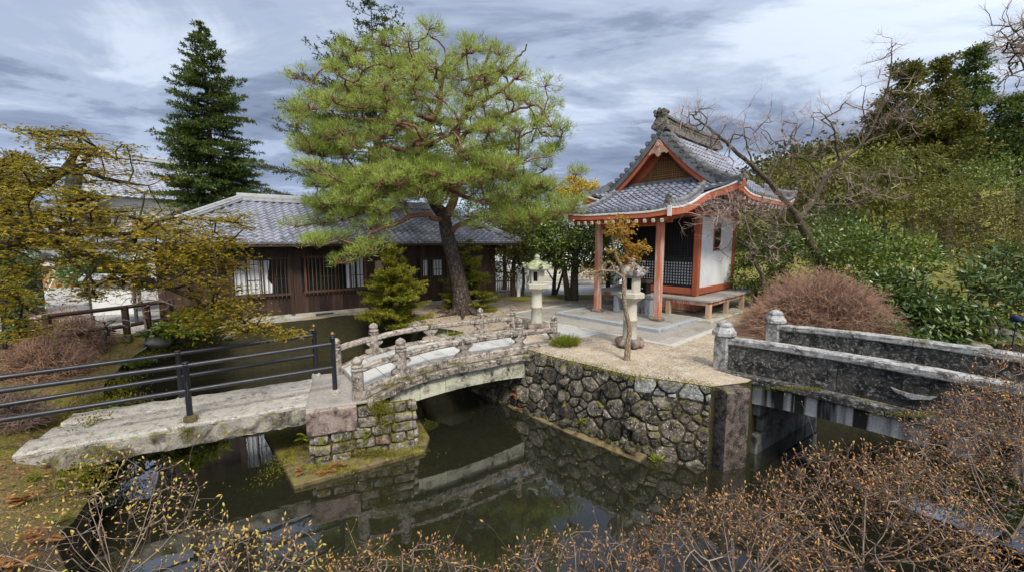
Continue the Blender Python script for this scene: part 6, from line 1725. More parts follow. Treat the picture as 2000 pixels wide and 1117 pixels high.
def shrub(name, label, cat, lobes, n, L, Wd, mat, rs, base, k=4, group=None, stem_mat='bark', nst=7, shell=.62, flat=.5, sub=None, droop=0., stem_r=.03, rough=.3):
    """leafy crown made of many irregular clumps on stems"""
    t_ = thing(name, label, cat, base, 0, group); b = A(base, float); C, Dn, Nn = [], [], []
    vols = [np.prod(r) ** (2 / 3) for c, r in lobes]; tot = sum(vols); sk = Skel(); sk.limb([b - tz * .05, b + tz * .25 * max(.3, lobes[0][0][2] - b[2])], None, -1, .3)
    tg = []
    for (c, r), vol in zip(lobes, vols):
        c, r = A(c, float), A(r, float); m = max(5, int((n * vol / tot) / (sub or 60))); per = int(n * vol / tot / m)
        cc, d = ell_points(rs, m, c, r, shell, -.8)
        for p, dd in zip(cc, d):
            s = np.mean(r) * rs.uniform(.12, .30); q = p + rs.normal(size=(per, 3)) * s * A([1, 1, .62]); C.append(q)
            o = q - p + dd * s * .8; Dn.append(o / (np.linalg.norm(o, axis=1)[:, None] + 1e-6) + rs.normal(size=(per, 3)) * .6 + tz * -droop); Nn.append(dd * .35 + tz * .75 + rs.normal(size=(per, 3)) * flat)
        tg += list(cc[:: max(1, len(cc) // nst)])
    sk.grow(np.array(tg), rs, .25, .06, .02, .05); sk.radii(.007, stem_r); mb = MB(); sk.tubes(mb); mb.build('stems', M[stem_mat], t_)
    C, Dn, Nn = np.concatenate(C), np.concatenate(Dn), np.concatenate(Nn); ml = MB()
    keep = C[:, 2] > b[2] + .02; C, Dn, Nn = C[keep], Dn[keep], Nn[keep]
    leaves(ml, C, Dn, Nn, rs.uniform(.65, 1.25, len(C)) * L, rs.uniform(.7, 1.2, len(C)) * Wd, .15, k); ml.build('foliage', M[mat], t_); return t_

rs = np.random.RandomState(61)
def lobes_px(spec, d):     # (px, py, rx_px, ry_px, depth offset, depth radius)
    return [(U(x, y, d + dd), (rx / FPX * (d + dd), rd, ry / FPX * (d + dd))) for x, y, rx, ry, dd, rd in spec]
def gb(px, d, z=0.): p = U(px, 500, d); return A([p[0], p[1], z])
# trees between house and shrine
def small_tree(label, px, d, trunks, spec, n, L, Wd, mat, seed, base_z=0., name='evergreen_tree', group='trees between the house and the shrine', bark='bark', k=4, tr=.11):
    r = np.random.RandomState(seed); lob = lobes_px(spec, d); t_ = shrub(name, label, 'tree', lob, n, L, Wd, mat, r, gb(px, d, base_z), k, group, bark, 12, .45, .5)
    mb = MB()
    for (x0, x1, x2, y2, rr) in trunks:
        a = gb(x0, d, base_z - .05); c = U(x2, y2, d); m = U(x1, (y2 + 560) / 2, d); mb.tube([a, a + (m - a) * .5 + r.normal(size=3) * .04, m, (m + c) / 2 + r.normal(size=3) * .05, c], [rr * 1.3, rr, rr * .9, rr * .75, rr * .4], 8, cap=False)
    mb.build('trunk', M[bark], t_)
small_tree('bright green broadleaf tree on two dark trunks just left of the shrine porch', 1120, 17.2, [(1112, 1098, 1090, 450, .12), (1122, 1122, 1128, 450, .17)], [(1120, 455, 62, 48, 0, 1.2), (1075, 465, 45, 45, .3, 1.0), (1155, 450, 40, 45, -.2, 1.0), (1110, 505, 60, 30, .5, 1.0), (1150, 505, 35, 30, .6, .8)], 7200, .15, .085, 'ever', 1, tr=.15)
small_tree('mid green tree on a slim brown trunk behind the mossy lantern', 1010, 18.5, [(1003, 1003, 1006, 470, .11), (1020, 1022, 1030, 480, .07)], [(1010, 470, 55, 50, 0, 1.2), (1045, 500, 40, 38, .2, 1.0), (985, 510, 40, 40, .1, 1.0), (1030, 440, 50, 40, .4, 1.2)], 6200, .15, .075, 'ever_yellow', 2)
small_tree('thin leaning tree with a forked trunk in front of the stone steps', 1085, 19.0, [(1082, 1086, 1070, 480, .09), (1086, 1100, 1112, 500, .06)], [(1075, 490, 50, 34, 0, 1.0), (1055, 455, 45, 30, .5, 1.0)], 3200, .15, .08, 'ever', 3)
small_tree('pale green leafy tree over the right end of the wooden house', 985, 21, [(985, 985, 985, 450, .1)], [(990, 420, 50, 45, 0, 1.5), (950, 400, 45, 50, .5, 1.5), (1000, 380, 40, 40, .2, 1.3)], 4600, .18, .09, 'ever', 4)
small_tree('round golden yellow tree top just above the left roof corner of the shrine', 1125, 26, [(1125, 1125, 1125, 400, .14)], [(1125, 368, 36, 20, 0, 1.0), (1105, 385, 28, 15, 0, .8), (1140, 372, 25, 17, 0, .8)], 3800, .16, .09, 'gold', 5, name='golden_tree')
small_tree('dark leafy tree behind the shrine hall on its left', 1190, 20, [(1190, 1190, 1190, 450, .1)], [(1185, 480, 50, 50, 0, 1.3), (1205, 530, 50, 40, 0, 1.0)], 3600, .17, .09, 'ever', 6)
small_tree('dark round evergreen in the yard right of the folding chair', 190, 14.2, [(190, 190, 190, 545, .07)], [(200, 535, 60, 35, 0, .8), (160, 520, 40, 30, .2, .6), (245, 540, 35, 28, .2, .6)], 6500, .13, .07, 'rhodo', 7, group='evergreens in the left yard')
small_tree('deep shaded evergreen at the extreme left edge beside the dark booth', 5, 9.5, [(-10, -10, 0, 560, .1)], [(0, 560, 40, 70, 0, .7), (15, 630, 30, 40, -.2, .5), (-20, 480, 50, 60, .5, .8)], 5200, .13, .06, 'rhodo', 8, group='evergreens in the left yard')
small_tree('dark conifer like tree top behind the maple at the upper left edge', 20, 24, [(15, 15, 18, 330, .2)], [(22, 315, 45, 20, 0, 1.2), (-10, 345, 60, 25, 0, 1.5), (10, 400, 60, 50, 0, 1.5)], 4600, .2, .09, 'ever_olive', 9, group='evergreens in the left yard')
# right hand evergreen mass, shrub by shrub
RG = 'evergreen shrubs on the right bank'
def rsh(label, px, d, spec, n, L, Wd, mat, seed, k=4, z=0., name='evergreen_shrub', droop=0., cat='shrub'):
    return shrub(name, label, cat, lobes_px(spec, d), n, L, Wd, mat, np.random.RandomState(seed), gb(px, d, z), k, RG, 'bark', 14, .5, .5, 45, droop)
rsh('dark broad leaved shrub right of the reddish round bush, low over the dark bridge', 1780, 10.6, [(1790, 620, 75, 55, 0, .7), (1740, 580, 60, 50, .4, .7), (1830, 640, 55, 45, -.3, .5)], 4200, .17, .062, 'rhodo', 1, 6)
rsh('broad leaved shrub with long shining leaves at the right edge above the water', 1930, 10.4, [(1930, 590, 75, 65, 0, .8), (1980, 540, 60, 60, .3, .8), (1890, 640, 50, 35, -.2, .5), (2080, 590, 90, 70, .3, .8)], 5600, .17, .062, 'rhodo', 2, 6)
rsh('glossy green shrub in the middle of the right bank behind the reddish bush', 1700, 12.2, [(1700, 500, 85, 60, 0, .9), (1640, 490, 60, 55, .3, .8), (1770, 510, 60, 55, 0, .8)], 5600, .125, .058, 'ever', 3)
rsh('deep green camellia like shrub behind the bare tree trunk', 1590, 13.8, [(1570, 520, 60, 45, 0, .8), (1625, 455, 60, 50, .3, .9), (1540, 480, 50, 45, .3, .8)], 4600, .125, .058, 'rhodo', 4)
rsh('olive green clipped shrub with fine leaves near the right edge', 1900, 13, [(1910, 520, 90, 30, 0, .9), (1960, 485, 70, 32, .3, .9), (2080, 500, 90, 45, .3, .9)], 6200, .07, .038, 'ever_yellow', 5)
rsh('tall dull green shrub above the olive clipped one at the right edge', 1900, 14.5, [(1880, 440, 90, 45, 0, 1.1), (1960, 420, 70, 50, .4, 1.1), (1820, 470, 60, 40, 0, .9), (2070, 430, 90, 60, .4, 1.1), (2200, 470, 90, 60, .4, 1.1)], 6600, .13, .05, 'ever_olive', 6)
rsh('yellow green shrub with hanging leaves high behind the bare tree', 1650, 17, [(1690, 330, 65, 40, 0, 1.2), (1620, 360, 65, 40, 0, 1.2), (1760, 320, 70, 35, .4, 1.2), (1560, 350, 45, 35, .4, 1.0)], 5200, .19, .065, 'ever_yellow', 7, 4, .3, 'evergreen_tree', .7, 'tree')
rsh('golden green shrub with drooping leaves below the cedars', 1790, 16, [(1790, 400, 80, 45, 0, 1.2), (1720, 410, 60, 40, 0, 1.1), (1850, 385, 60, 40, .3, 1.1)], 5200, .17, .06, 'ever_yellow', 8, 4, .3, 'evergreen_tree', .6, 'tree')
rsh('low dark shrub directly right of the shrine veranda', 1490, 15.2, [(1470, 540, 40, 45, 0, .8), (1450, 500, 25, 40, .6, .8), (1510, 560, 40, 40, 0, .7)], 3600, .11, .06, 'ever', 9)
rsh('olive brown thicket filling the gap right of the shrine roof', 1500, 18.5, [(1500, 430, 55, 50, 0, 1.3), (1560, 410, 60, 50, 0, 1.3), (1480, 370, 40, 30, .4, 1.1), (1540, 340, 45, 25, .4, 1.0)], 4600, .15, .06, 'ever_olive', 10)
rsh('bright green leafy shrub under the dark hillside at the right edge', 1960, 18, [(1950, 350, 75, 30, 0, 1.3), (2010, 380, 60, 40, 0, 1.2), (2120, 390, 90, 60, 0, 1.3)], 5000, .15, .065, 'ever', 11, 4, .3)
rsh('low leafy shrub at the water line beneath the broad leaved bushes', 1700, 9.8, [(1690, 640, 50, 26, 0, .5), (1760, 675, 60, 22, -.2, .4), (1840, 690, 50, 20, -.2, .4)], 2600, .11, .045, 'rhodo', 12, 6)
# cedars
def cedar(label, px, top, d, wpx, seed, low=330, mat='cedar', group='cedars on the right hillside', dens=1.0):
    r = np.random.RandomState(seed); b = gb(px, d, .5); tp = U(px, top, d); t_ = thing('cedar_tree', label, 'cedar', b, 0, group)
    mb = MB(); mb.tube([b, (b + tp) / 2 + A([.2, 0, 0]), tp], [.36, .24, .05], 8, cap=False); C, Dn, Nn = [], [], []; wm = wpx / FPX * d; H = tp[2] - U(px, low, d)[2]
    n = int(74 * dens)
    for k in range(n):
        f = r.uniform(0, 1); z = tp[2] - H * f; rad = wm * (.36 + .74 * f ** .6) * (.8 + .25 * math.sin(f * 19 + seed)); a = r.uniform(0, 2 * PI); q = r.uniform(.35, 1)
        p = A([tp[0] + math.cos(a) * rad * q, tp[1] + math.sin(a) * rad * q, z]); s = r.uniform(.35, .75) * (.6 + .4 * f)
        mb.tube([A([tp[0], tp[1], z + .3]), p], [.05, .02], 4, cap=False)
        m = 120; qq = p + r.normal(size=(m, 3)) * A([s, s, s * .55]) * .62; C.append(qq); o = qq - p; Dn.append(o / np.linalg.norm(o, axis=1)[:, None] + tz * .15 + r.normal(size=(m, 3)) * .5); Nn.append(r.normal(size=(m, 3)))
    C, Dn, Nn = map(np.concatenate, (C, Dn, Nn)); ml = MB(); leaves(ml, C, Dn, Nn, r.uniform(.16, .34, len(C)), .13, .1)
    mb.build('trunk', M['bark'], t_); ml.build('foliage', M[mat], t_)
cedar('leftmost cedar on the hillside, round headed and olive green', 1775, 122, 33, 52, 1)
cedar('second cedar from the left, slim with ragged gaps', 1842, 118, 34, 40, 2)
cedar('darker third cedar rising behind the slim one', 1905, 96, 36, 44, 3, 300, 'fir_needle')
cedar('dark cedar at the right edge behind the leafless treetop', 1990, 190, 34, 60, 4, 330, 'fir_needle')
cedar('low broad cedar filling the slope under the tall ones', 1850, 225, 31, 85, 5, 360)
cedar('small dark cedar between the bare tree and the tall cedars', 1725, 215, 35, 42, 6, 340)
# forested hill behind
mb = MB(); r = np.random.RandomState(9); g = []
for x in np.linspace(-10, 90, 34):
    row = []
    for y in np.linspace(34, 90, 16):
        h = 13.5 * sm((x - 12) / 30) * sm((y - 32) / 18) + r.uniform(-.3, .3); row.append((x, y, h - .2))
    g.append(row)
mb.grid(g, True, True); struct(mb, 'hillside', M['mossground'])
C = []; r = np.random.RandomState(10)
for _ in range(330):
    x, y = r.uniform(14, 80), r.uniform(34, 62); h = 13.5 * sm((x - 12) / 30) * sm((y - 32) / 18)
    if h < .4: continue
    s = r.uniform(1.0, 1.9); C.append(A([x, y, h + s * .7]) + r.normal(size=(85, 3)) * A([s, s, s * .9]) * .62)
C = np.concatenate(C); ml = MB(); leaves(ml, C, r.normal(size=C.shape), r.normal(size=C.shape) + tz, r.uniform(.4, .85, len(C)), .4, .1)
tag(ml.build('hillside_forest', M['hill']), 'dark wooded hillside rising behind the trees on the right', 'forest', kind='stuff')
# low far greenery on the left and centre horizon
C = []; r = np.random.RandomState(12)
for _ in range(190):
    x = r.uniform(-75, 16); y = r.uniform(42, 60); s = r.uniform(.8, 1.6); C.append(A([x, y, s * .9 + r.uniform(0, 1.2)]) + r.normal(size=(70, 3)) * A([s, s, s * .8]) * .65)
C = np.concatenate(C); ml = MB(); leaves(ml, C, r.normal(size=C.shape), r.normal(size=C.shape) + tz, r.uniform(.3, .7, len(C)), .32, .1)
tag(ml.build('far_treeline', M['hill']), 'low far off line of trees along the horizon behind the buildings', 'forest', kind='stuff')

# ------------------------------------------------------------------ twiggy bushes
def dome_bush(name, label, c, R, n, rs, mat, mat2, group=None, rt=.0045, cat='bush'):
    """clipped leafless dome: fine twigs forking from the middle outwards"""
    t_ = thing(name, label, cat, c, 0, group); c = A(c, float); R = A(R, float); mb, m2 = MB(), MB()
    st = []
    for k in range(max(10, n // 70)):
        d = nrm(rs.normal(size=3) + tz * .9); d[2] = abs(d[2]); p0 = c + rs.normal(size=3) * A([.12, .12, 0]) * R; p0[2] = c[2]; p1 = c + d * R * .62; mb.tube([p0, (p0 + p1) / 2 + rs.normal(size=3) * .06, p1], [.016, .011, .007], 4, cap=False); st.append(((p0 + p1) / 2, p1))
    d = rdir(rs, n); d[:, 2] = np.abs(d[:, 2]) ** .9 - .08; q = rs.uniform(.72, 1.05, n)
    q = q * (1 + .07 * np.sin(d[:, 0] * 5 + d[:, 2] * 3) + .06 * np.sin(d[:, 1] * 7 + d[:, 0] * 4)); q[: n // 60] *= 1.16
    tips = c + d * q[:, None] * R; tips[:, 2] = np.maximum(tips[:, 2], c[2] + .05)
    an = np.array([p1 for p0, p1 in st])
    for t in tips:
        j = np.argmin(np.linalg.norm(an - t, axis=1) * rs.uniform(.7, 1.3, len(an))); a = an[j] + (st[j][0] - an[j]) * rs.uniform(0, .8)
        m = a * .35 + t * .65 + rs.normal(size=3) * .13; (m2 if rs.rand() < .7 else mb).tube([a, m, t], [rt * 1.3, rt, rt * .5], 3, cap=False)
        for _ in range(3):
            e = t + nrm(rs.normal(size=3) + (t - c) / np.linalg.norm(t - c) * .55) * rs.uniform(.05, .2); m2.tube([m * .3 + t * .7, e], [rt * .8, rt * .4], 3, cap=False)
    mb.build('branches', M[mat], t_); m2.build('twigs', M[mat2], t_); return t_
dome_bush('round_bush', 'large reddish brown leafless bush clipped to a dome beside the dark stone bridge', A([*U(1602, 600, 10.6)[:2], -.05]), (1.95, 1.4, 1.86), 4600, np.random.RandomState(1), 'twig', 'twig_red', None, .0052)
LB = 'leafless azalea bushes on the left bank'
dome_bush('leafless_bush', 'greyish leafless bush before the notice board on the left bank', A([*U(128, 620, 9.8)[:2], -.22]), (1.05, .8, 1.12), 900, np.random.RandomState(2), 'twig', 'twig_red', LB, .0055)
dome_bush('leafless_bush', 'nearer low leafless bush left on the bank above the black railing', A([*U(88, 680, 8.4)[:2], -.33]), (.9, .7, .95), 800, np.random.RandomState(3), 'twig', 'twig_red', LB, .0050)
dome_bush('leafless_bush', 'small dark leafless bush at the left end of the slab bridge', A([*U(5, 760, 6.1)[:2], -.35]), (.5, .45, .62), 420, np.random.RandomState(4), 'twig', 'twig', LB, .004)
r = np.random.RandomState(71); b0 = G(205, 690, -.22); 
bare_tree('bare_shrub', 'little leafless shrub with one stump like stem standing alone before the notice board', [([b0, b0 + tz * .25, b0 + A([.02, 0, .42])], [.06, .05, .04])], b0 + tz * .62 + r.normal(size=(46, 3)) * A([.30, .22, .17]), r, .06, .003, twigs=3, tw=.12, cat='shrub', step=.1)
r = np.random.RandomState(72); b0 = G(289, 665, -.15)
bare_tree('bare_sapling', 'thin pale leafless sapling by the fence gate on the left bank', [([b0, b0 + A([-.03, 0, .4]), b0 + A([-.06, 0, .9])], [.035, .03, .02])], b0 + tz * 1.15 + r.normal(size=(46, 3)) * A([.35, .2, .22]), r, .035, .003, mat='sapling_bark', twigs=3, tw=.14, step=.12)
shrub('leafy_bush', 'bright yellow green leafy bush by the house corner on the left bank', 'bush', [(G(362, 660, 0) + tz * .3, (.42, .35, .32)), (G(392, 652, 0) + tz * .32, (.34, .3, .26))], 1500, .12, .06, 'grassy', np.random.RandomState(5), G(366, 664, -.1), 6)
shrub('leafy_bush', 'low dark green leafy plant left of the bright bush by the fence', 'bush', [(G(318, 660, 0) + tz * .12, (.45, .3, .16))], 700, .12, .055, 'rhodo', np.random.RandomState(6), G(318, 664, -.1), 6)

# sapling in front of the shrine
def sapling():
    rs = np.random.RandomState(81); b = G(1224, 703, 0); d0 = b[1]; v = lambda x, y, dd=0: U(x, y, d0 + dd)
    t_ = thing('young_maple', 'thin crooked young maple with golden leaf tufts before the stone lantern', 'sapling', b); sk = Skel()
    sk.limb([b - tz * .03, v(1227, 670), v(1229, 640), v(1222, 605), v(1218, 570), v(1219, 552), v(1213, 520), v(1203, 500), v(1197, 470), v(1196, 455)], [.075, .055, .05, .046, .045, .042, .038, .032, .024, .018], -1, .05)
    sk.limb([v(1210, 515), v(1222, 500), v(1240, 482), v(1252, 478)], [.018, .015, .011, .006]); sk.limb([v(1213, 540), v(1200, 530, -.1), (v(1175, 528, -.2)), v(1140, 535, -.3)], [.014, .011, .008, .004]); sk.limb([v(1196, 460), v(1205, 445), v(1215, 440)], [.014, .01, .005])
    T1 = [v(1210 + rs.normal() * 17, 450 + rs.normal() * 11, rs.normal() * .12) for _ in range(46)] + [v(1245 + rs.normal() * 13, 484 + rs.normal() * 7, rs.normal() * .1) for _ in range(30)] + [v(1222 + rs.normal() * 12, 475 + rs.normal() * 14, rs.normal() * .1) for _ in range(22)] + [v(1238 + rs.normal() * 6, 512 + rs.normal() * 7, 0) for _ in range(7)]
    T2 = [v(1155 + rs.normal() * 17, 534 + rs.normal() * 7, -.2 + rs.normal() * .1) for _ in range(30)] + [v(1185 + rs.normal() * 10, 512 + rs.normal() * 9, -.1) for _ in range(14)]
    e1 = sk.grow(np.array(T1), rs, .08, .15, .008); e2 = sk.grow(np.array(T2), rs, .08, .15, .008)
    for e in e2:
        for _ in range(3): sk._add(sk.P[e] + rs.normal(size=3) * .05, e)
    sk.radii(.003, .075); mb = MB(); sk.tubes(mb); mb.build('trunk', M['sapling_bark'], t_)
    X = np.concatenate([sk.P[e] + rs.normal(size=(9, 3)) * A([.04, .04, .03]) for e in e1] + [sk.P[e] + rs.normal(size=(2, 3)) * .03 for e in e2]); C, Dn = [], []; a = rs.uniform(0, 6.3, len(X))
    for k in range(4): C.append(X); Dn.append(np.stack([np.cos(a + k * .6), np.sin(a + k * .6), rs.uniform(-1.4, -.1, len(X))], 1))
    ml = MB(); leaves(ml, np.concatenate(C), np.concatenate(Dn), rdir(rs, len(X) * 4) + tz, rs.uniform(.035, .06, len(X) * 4), .02, .1); ml.build('foliage', M['maple_leaf_gold'], t_)
sapling()

# ------------------------------------------------------------------ foreground bushes with buds
def bud_bush(label, c, R, n, rs, bud, group='budding bushes in the foreground', tall=6, stem=.0075, bsz=.88):
    t_ = thing('budding_bush', label, 'bush', c, 0, group); c = A(c, float); R = A(R, float); sk = Skel(60000)
    sk.limb([c - tz * .6, c + tz * .05], None, -1, .05)
    for k in range(16):
        a = rs.uniform(0, 2 * PI); q = rs.uniform(.35, .95); p = c + A([math.cos(a) * q * .75, math.sin(a) * q * .75, rs.uniform(.3, .62)]) * R; sk.limb([c + A([math.cos(a) * .1, math.sin(a) * .1, 0]), (c + p) / 2 + A([math.cos(a), math.sin(a), -.3]) * R * .05, p], None, None, .06, .002, rs)
    d = rdir(rs, n); d[:, 2] = np.abs(d[:, 2]); q = rs.uniform(.2, 1, n) ** .3; T = c + d * q[:, None] * R
    T = np.concatenate([T, c + (lambda e: e * rs.uniform(1.05, 1.28, (tall, 1)))(np.column_stack([rs.normal(size=(tall, 2)) * .5, np.ones(tall)])) * R * A([1, 1, .9])])
    ends = sk.grow(T, rs, .05, .05, .002, .08); B, BD_, S, SD = [], [], [], []
    for e in ends:
        p = sk.P[e]; pd = nrm(p - sk.P[sk.par[e]]); m = rs.randint(1, 3)
        for _ in range(m):
            dd = nrm(pd * 1.0 + rs.normal(size=3) * .45 + tz * .5); i = sk._add(p + dd * rs.uniform(.02, .07), e); B.append(sk.P[i].copy()); BD_.append(dd)
        if rs.rand() < .35:
            for _ in range(4): S.append(p + rs.normal(size=3) * .012); SD.append(nrm(rs.normal(size=3) + tz))
    sk.radii(.0012, .011); mb, m2 = MB(), MB(); sk.tubes(mb, .0035, m2, 7); mb.build('branches', M['twig_pale'], t_); m2.build('twigs', M['twig_dark'], t_)
    mb = MB(); B, BD_ = np.array(B), np.array(BD_); k = 5; an = np.arange(k) * 2 * PI / k
    X = np.cross(BD_, A([.3, .2, .9])); X /= np.linalg.norm(X, axis=1)[:, None]; Y = np.cross(BD_, X); Lb = rs.uniform(.014, .032, len(B)) * bsz; prof_ = [(0, .12), (.3, .26), (.6, .22), (1, .02)]
    V = np.stack([B[:, None] + BD_[:, None] * (Lb * h)[:, None, None] + (Lb * w)[:, None, None] * (np.cos(an)[None, :, None] * X[:, None] + np.sin(an)[None, :, None] * Y[:, None]) for h, w in prof_], 1)
    i = np.arange(3)[:, None] * k; j = np.arange(k)[None]; j2 = (j + 1) % k; F1 = np.stack([i + j, i + j2, i + k + j2, i + k + j], -1).reshape(-1, 4)
    F = (F1[None] + (np.arange(len(B)) * 4 * k)[:, None, None]).reshape(-1, 4); mb.add(V.reshape(-1, 3), F, True); mb.build('buds', M[bud], t_)
    if S: mb = MB(); S, SD = np.array(S), np.array(SD); leaves(mb, S, SD, rdir(rs, len(S)), .012, .008, .3); mb.build('seed_capsules', M['capsule'], t_)
    return t_
bud_bush('sparse bush with plump yellow buds in the lower left corner', (-3.15, 3.0, -.2), (.95, .6, 1.05), 460, np.random.RandomState(1), 'bud_yellow', tall=7, bsz=1.05)
bud_bush('small low bush with yellow buds right of the corner one at the bottom edge', (-1.85, 2.65, -.05), (.6, .45, .5), 330, np.random.RandomState(2), 'bud_yellow', tall=3, bsz=1.15)
bud_bush('low orange budded bush left of the bottom centre', (-.75, 2.55, -.02), (.75, .45, .41), 420, np.random.RandomState(3), 'bud', tall=5)
bud_bush('low orange budded bush at the bottom centre right before the reflection of the pine', (.45, 2.55, -.02), (.72, .45, .50), 480, np.random.RandomState(4), 'bud', tall=7)
bud_bush('dense orange budded bush below the corner of the rubble wall', (1.62, 2.7, -.02), (.8, .6, .70), 1100, np.random.RandomState(5), 'bud', tall=8)
bud_bush('dense twiggy bush in front of the dark stone bridge abutment', (2.75, 2.95, -.02), (.95, .7, .92), 1700, np.random.RandomState(6), 'bud', tall=7)
bud_bush('tallest dense brown bush in the lower right corner hiding the end of the dark bridge', (4.15, 3.15, .05), (1.15, .75, 1.32), 2300, np.random.RandomState(7), 'bud', tall=6)
bud_bush('brown twiggy bush behind the tallest one at the right edge', (5.0, 3.75, .1), (.9, .6, 1.5), 1000, np.random.RandomState(8), 'bud', tall=4)

# ------------------------------------------------------------------ moss, ferns, tufts, fallen leaves
def tuft(name, label, c, r, n, L, Wd, mat, seed, cat, group=None, up=.8):
    rs = np.random.RandomState(seed); c = A(c, float); a = rs.uniform(0, 2 * PI, n); q = np.sqrt(rs.rand(n)) * r
    C = c + np.stack([np.cos(a) * q, np.sin(a) * q, rs.uniform(0, .02, n)], 1); d = np.stack([np.cos(a) * (q / r + .3), np.sin(a) * (q / r + .3), np.full(n, up)], 1) + rs.normal(size=(n, 3)) * .35
    mb = MB(); leaves(mb, C, d, rdir(rs, n) + tz, rs.uniform(.6, 1.2, n) * L, Wd, .15); return single(mb, name, M[mat], label, cat, c, group)
def fern(c, L, mat, seed, label, group, out=(0, -1, 0), nf=6):
    rs = np.random.RandomState(seed); c = A(c, float); mb = MB(); C, Dn, Nn, Ll = [], [], [], []
    for k in range(nf):
        d = nrm(A(out) * .7 + rs.normal(size=3) * .55 + tz * .6); d2 = nrm(d + tz * -1.1)
        for q in np.linspace(.12, 1, 16):
            p = c + d * L * q * (1 - .3 * q) + d2 * L * .35 * q * q; s = nrm(np.cross(d, tz)); w = L * .28 * math.sin(PI * min(1, q * .9 + .1)) + .01
            for sg in (-1, 1): C.append(p); Dn.append(s * sg + d * .45 - tz * .15); Nn.append(tz + d * .3); Ll.append(w)
    leaves(mb, np.array(C), np.array(Dn), np.array(Nn), np.array(Ll), L * .06, .1); return single(mb, 'fern', M[mat], label, 'fern', c, group)
FG = 'ferns on the old masonry'
fern(PF(-.08, .35, -1.0), .22, 'fern', 1, 'yellow green fern on the left side of the pier under its cap block', FG, (-.8, -.4, 0))
fern(PF(-.12, -.2, -1.35), .2, 'fern_brown', 2, 'withered orange fern on the left part of the pier footing', FG)
fern(PF(.25, -.3, -1.35), .24, 'fern_brown', 3, 'largest withered orange fern at the front of the pier footing', FG)
fern(PF(.55, -.25, -1.35), .17, 'fern_brown', 4, 'small withered fern right of the largest one on the pier footing', FG)
fern(PF(.95, -.05, -.95), .18, 'fern', 5, 'bright fern growing from the middle of the pier face', FG)
fern(PF(1.3, -.05, -.8), .14, 'fern', 6, 'small bright fern high on the right of the pier face', FG)
fern(PF(1.2, -.08, -1.1), .13, 'fern_brown', 7, 'pale withered fern on the right half of the pier face', FG)
fern(A([-.15, 9.65, -.9]), .32, 'fern', 8, 'green fern hanging under the right end of the arched bridge', FG, (-.2, -1, 0))
fern(A([.1, 9.4, -1.1]), .24, 'fern_brown', 9, 'orange withered fern beside the green one under the bridge end', FG)
fern(G(1052, 805, WATER + .06), .22, 'fern_brown', 10, 'rust coloured fern at the foot of the rubble wall near the bridge', FG)
fern(G(1020, 795, WATER + .06), .16, 'fern_brown', 11, 'tiny rust coloured fern left of the other at the wall foot', FG)
fern(A([1.45, 8.0, -1.1]), .2, 'fern', 12, 'yellowish fern low on the left part of the rubble wall', FG)
tuft('wall_plant', 'small green weed at the waterline of the rubble wall', A([2.6, 6.95, WATER + .02]), .07, 60, .13, .02, 'grassy', 20, 'weed')
tuft('grass_tuft', 'feathery bright green bush beside the right end post of the arched bridge', BF(4.8, -.12, -.02), .26, 900, .26, .02, 'grassy', 21, 'plant', None, 1.1)
tuft('grass_tuft', 'bright green tuft between the boulders behind the arched bridge', G(883, 660, 0), .34, 900, .13, .03, 'grassy', 22, 'plant')
tuft('grass_tuft', 'dull green tuft on the island shore left of the pine trunk', G(828, 640, 0), .3, 500, .12, .025, 'yew', 23, 'plant')
tuft('grass_tuft', 'low green tuft to the right of the pine trunk base', G(945, 606, 0), .45, 600, .12, .03, 'yew', 24, 'plant')
tuft('weed', 'small leafy weed at the bank under the middle of the far railing', G(215, 798, -.5), .16, 130, .15, .05, 'ever', 25, 'weed')
tuft('weed', 'leafy weed on the left bank behind the upper railing', G(275, 712, -.35), .2, 160, .16, .06, 'ever', 26, 'weed')
def moss(name, label, pts, n, seed, L=.03):
    rs = np.random.RandomState(seed); C = np.concatenate([A(c) + rs.normal(size=(int(n * w), 3)) * A(s) for c, s, w in pts]); mb = MB(); leaves(mb, C, rdir(rs, len(C)) + tz, rdir(rs, len(C)), rs.uniform(.5, 1.2, len(C)) * L, L * .5, .2)
    return tag(mb.build(name, M['moss_tuft']), label, 'moss', kind='stuff')
moss('pier_moss', 'cushions of yellow green moss over the pier face and footing', [(PF(1.12, -.01, -.52), (.17, .05, .09), .3), (PF(1.15, -.05, -.8), (.16, .03, .12), .12), (PF(.95, -.1, -1.28), (.45, .06, .04), .3), (PF(.3, -.28, -1.35), (.25, .1, .012), .14), (PF(-.35, .6, -1.35), (.14, .5, .012), .2), (PF(.5, -.04, -1.1), (.25, .03, .12), .14), (PF(1.85, .2, -1.35), (.06, .25, .012), .06)], 6500, 1)
moss('ledge_moss', 'thin yellow green moss along the ledge stones of the arched bridge', [(BF(x, -.04, dz(x) - .02), (.16, .05, .012), .2) for x in (.5, .8, 1.2, 1.9)] + [(p2 + A([0, 0, -.02]), (.06, .06, .05), .3), (SF(-1.9, -.06, ZP - .14), (.2, .02, .08), .3), (SF(-2.9, -.06, ZP - .14), (.25, .02, .06), .4), (DF(1.6, -.2, .1), (.5, .04, .01), .4), (DF(2.9, -.2, .125), (.3, .04, .01), .3)], 2600, 2, .022)
moss('wall_moss', 'moss and weeds along the top edge and the foot of the rubble wall', [(A([*(A(P) + (A(Q) - A(P)) * f), -.01]), (.12, .12, .015), .05) for P, Q in zip(WP[:-1], WP[1:]) for f in (.05, .2, .35, .5, .65, .8, .95)] + [(A([1.4 + .1 * k, 8.05 - .1 * k, -1.36 + .05 * (k % 3)]), (.1, .1, .07), .03) for k in range(9)], 3200, 7, .03)
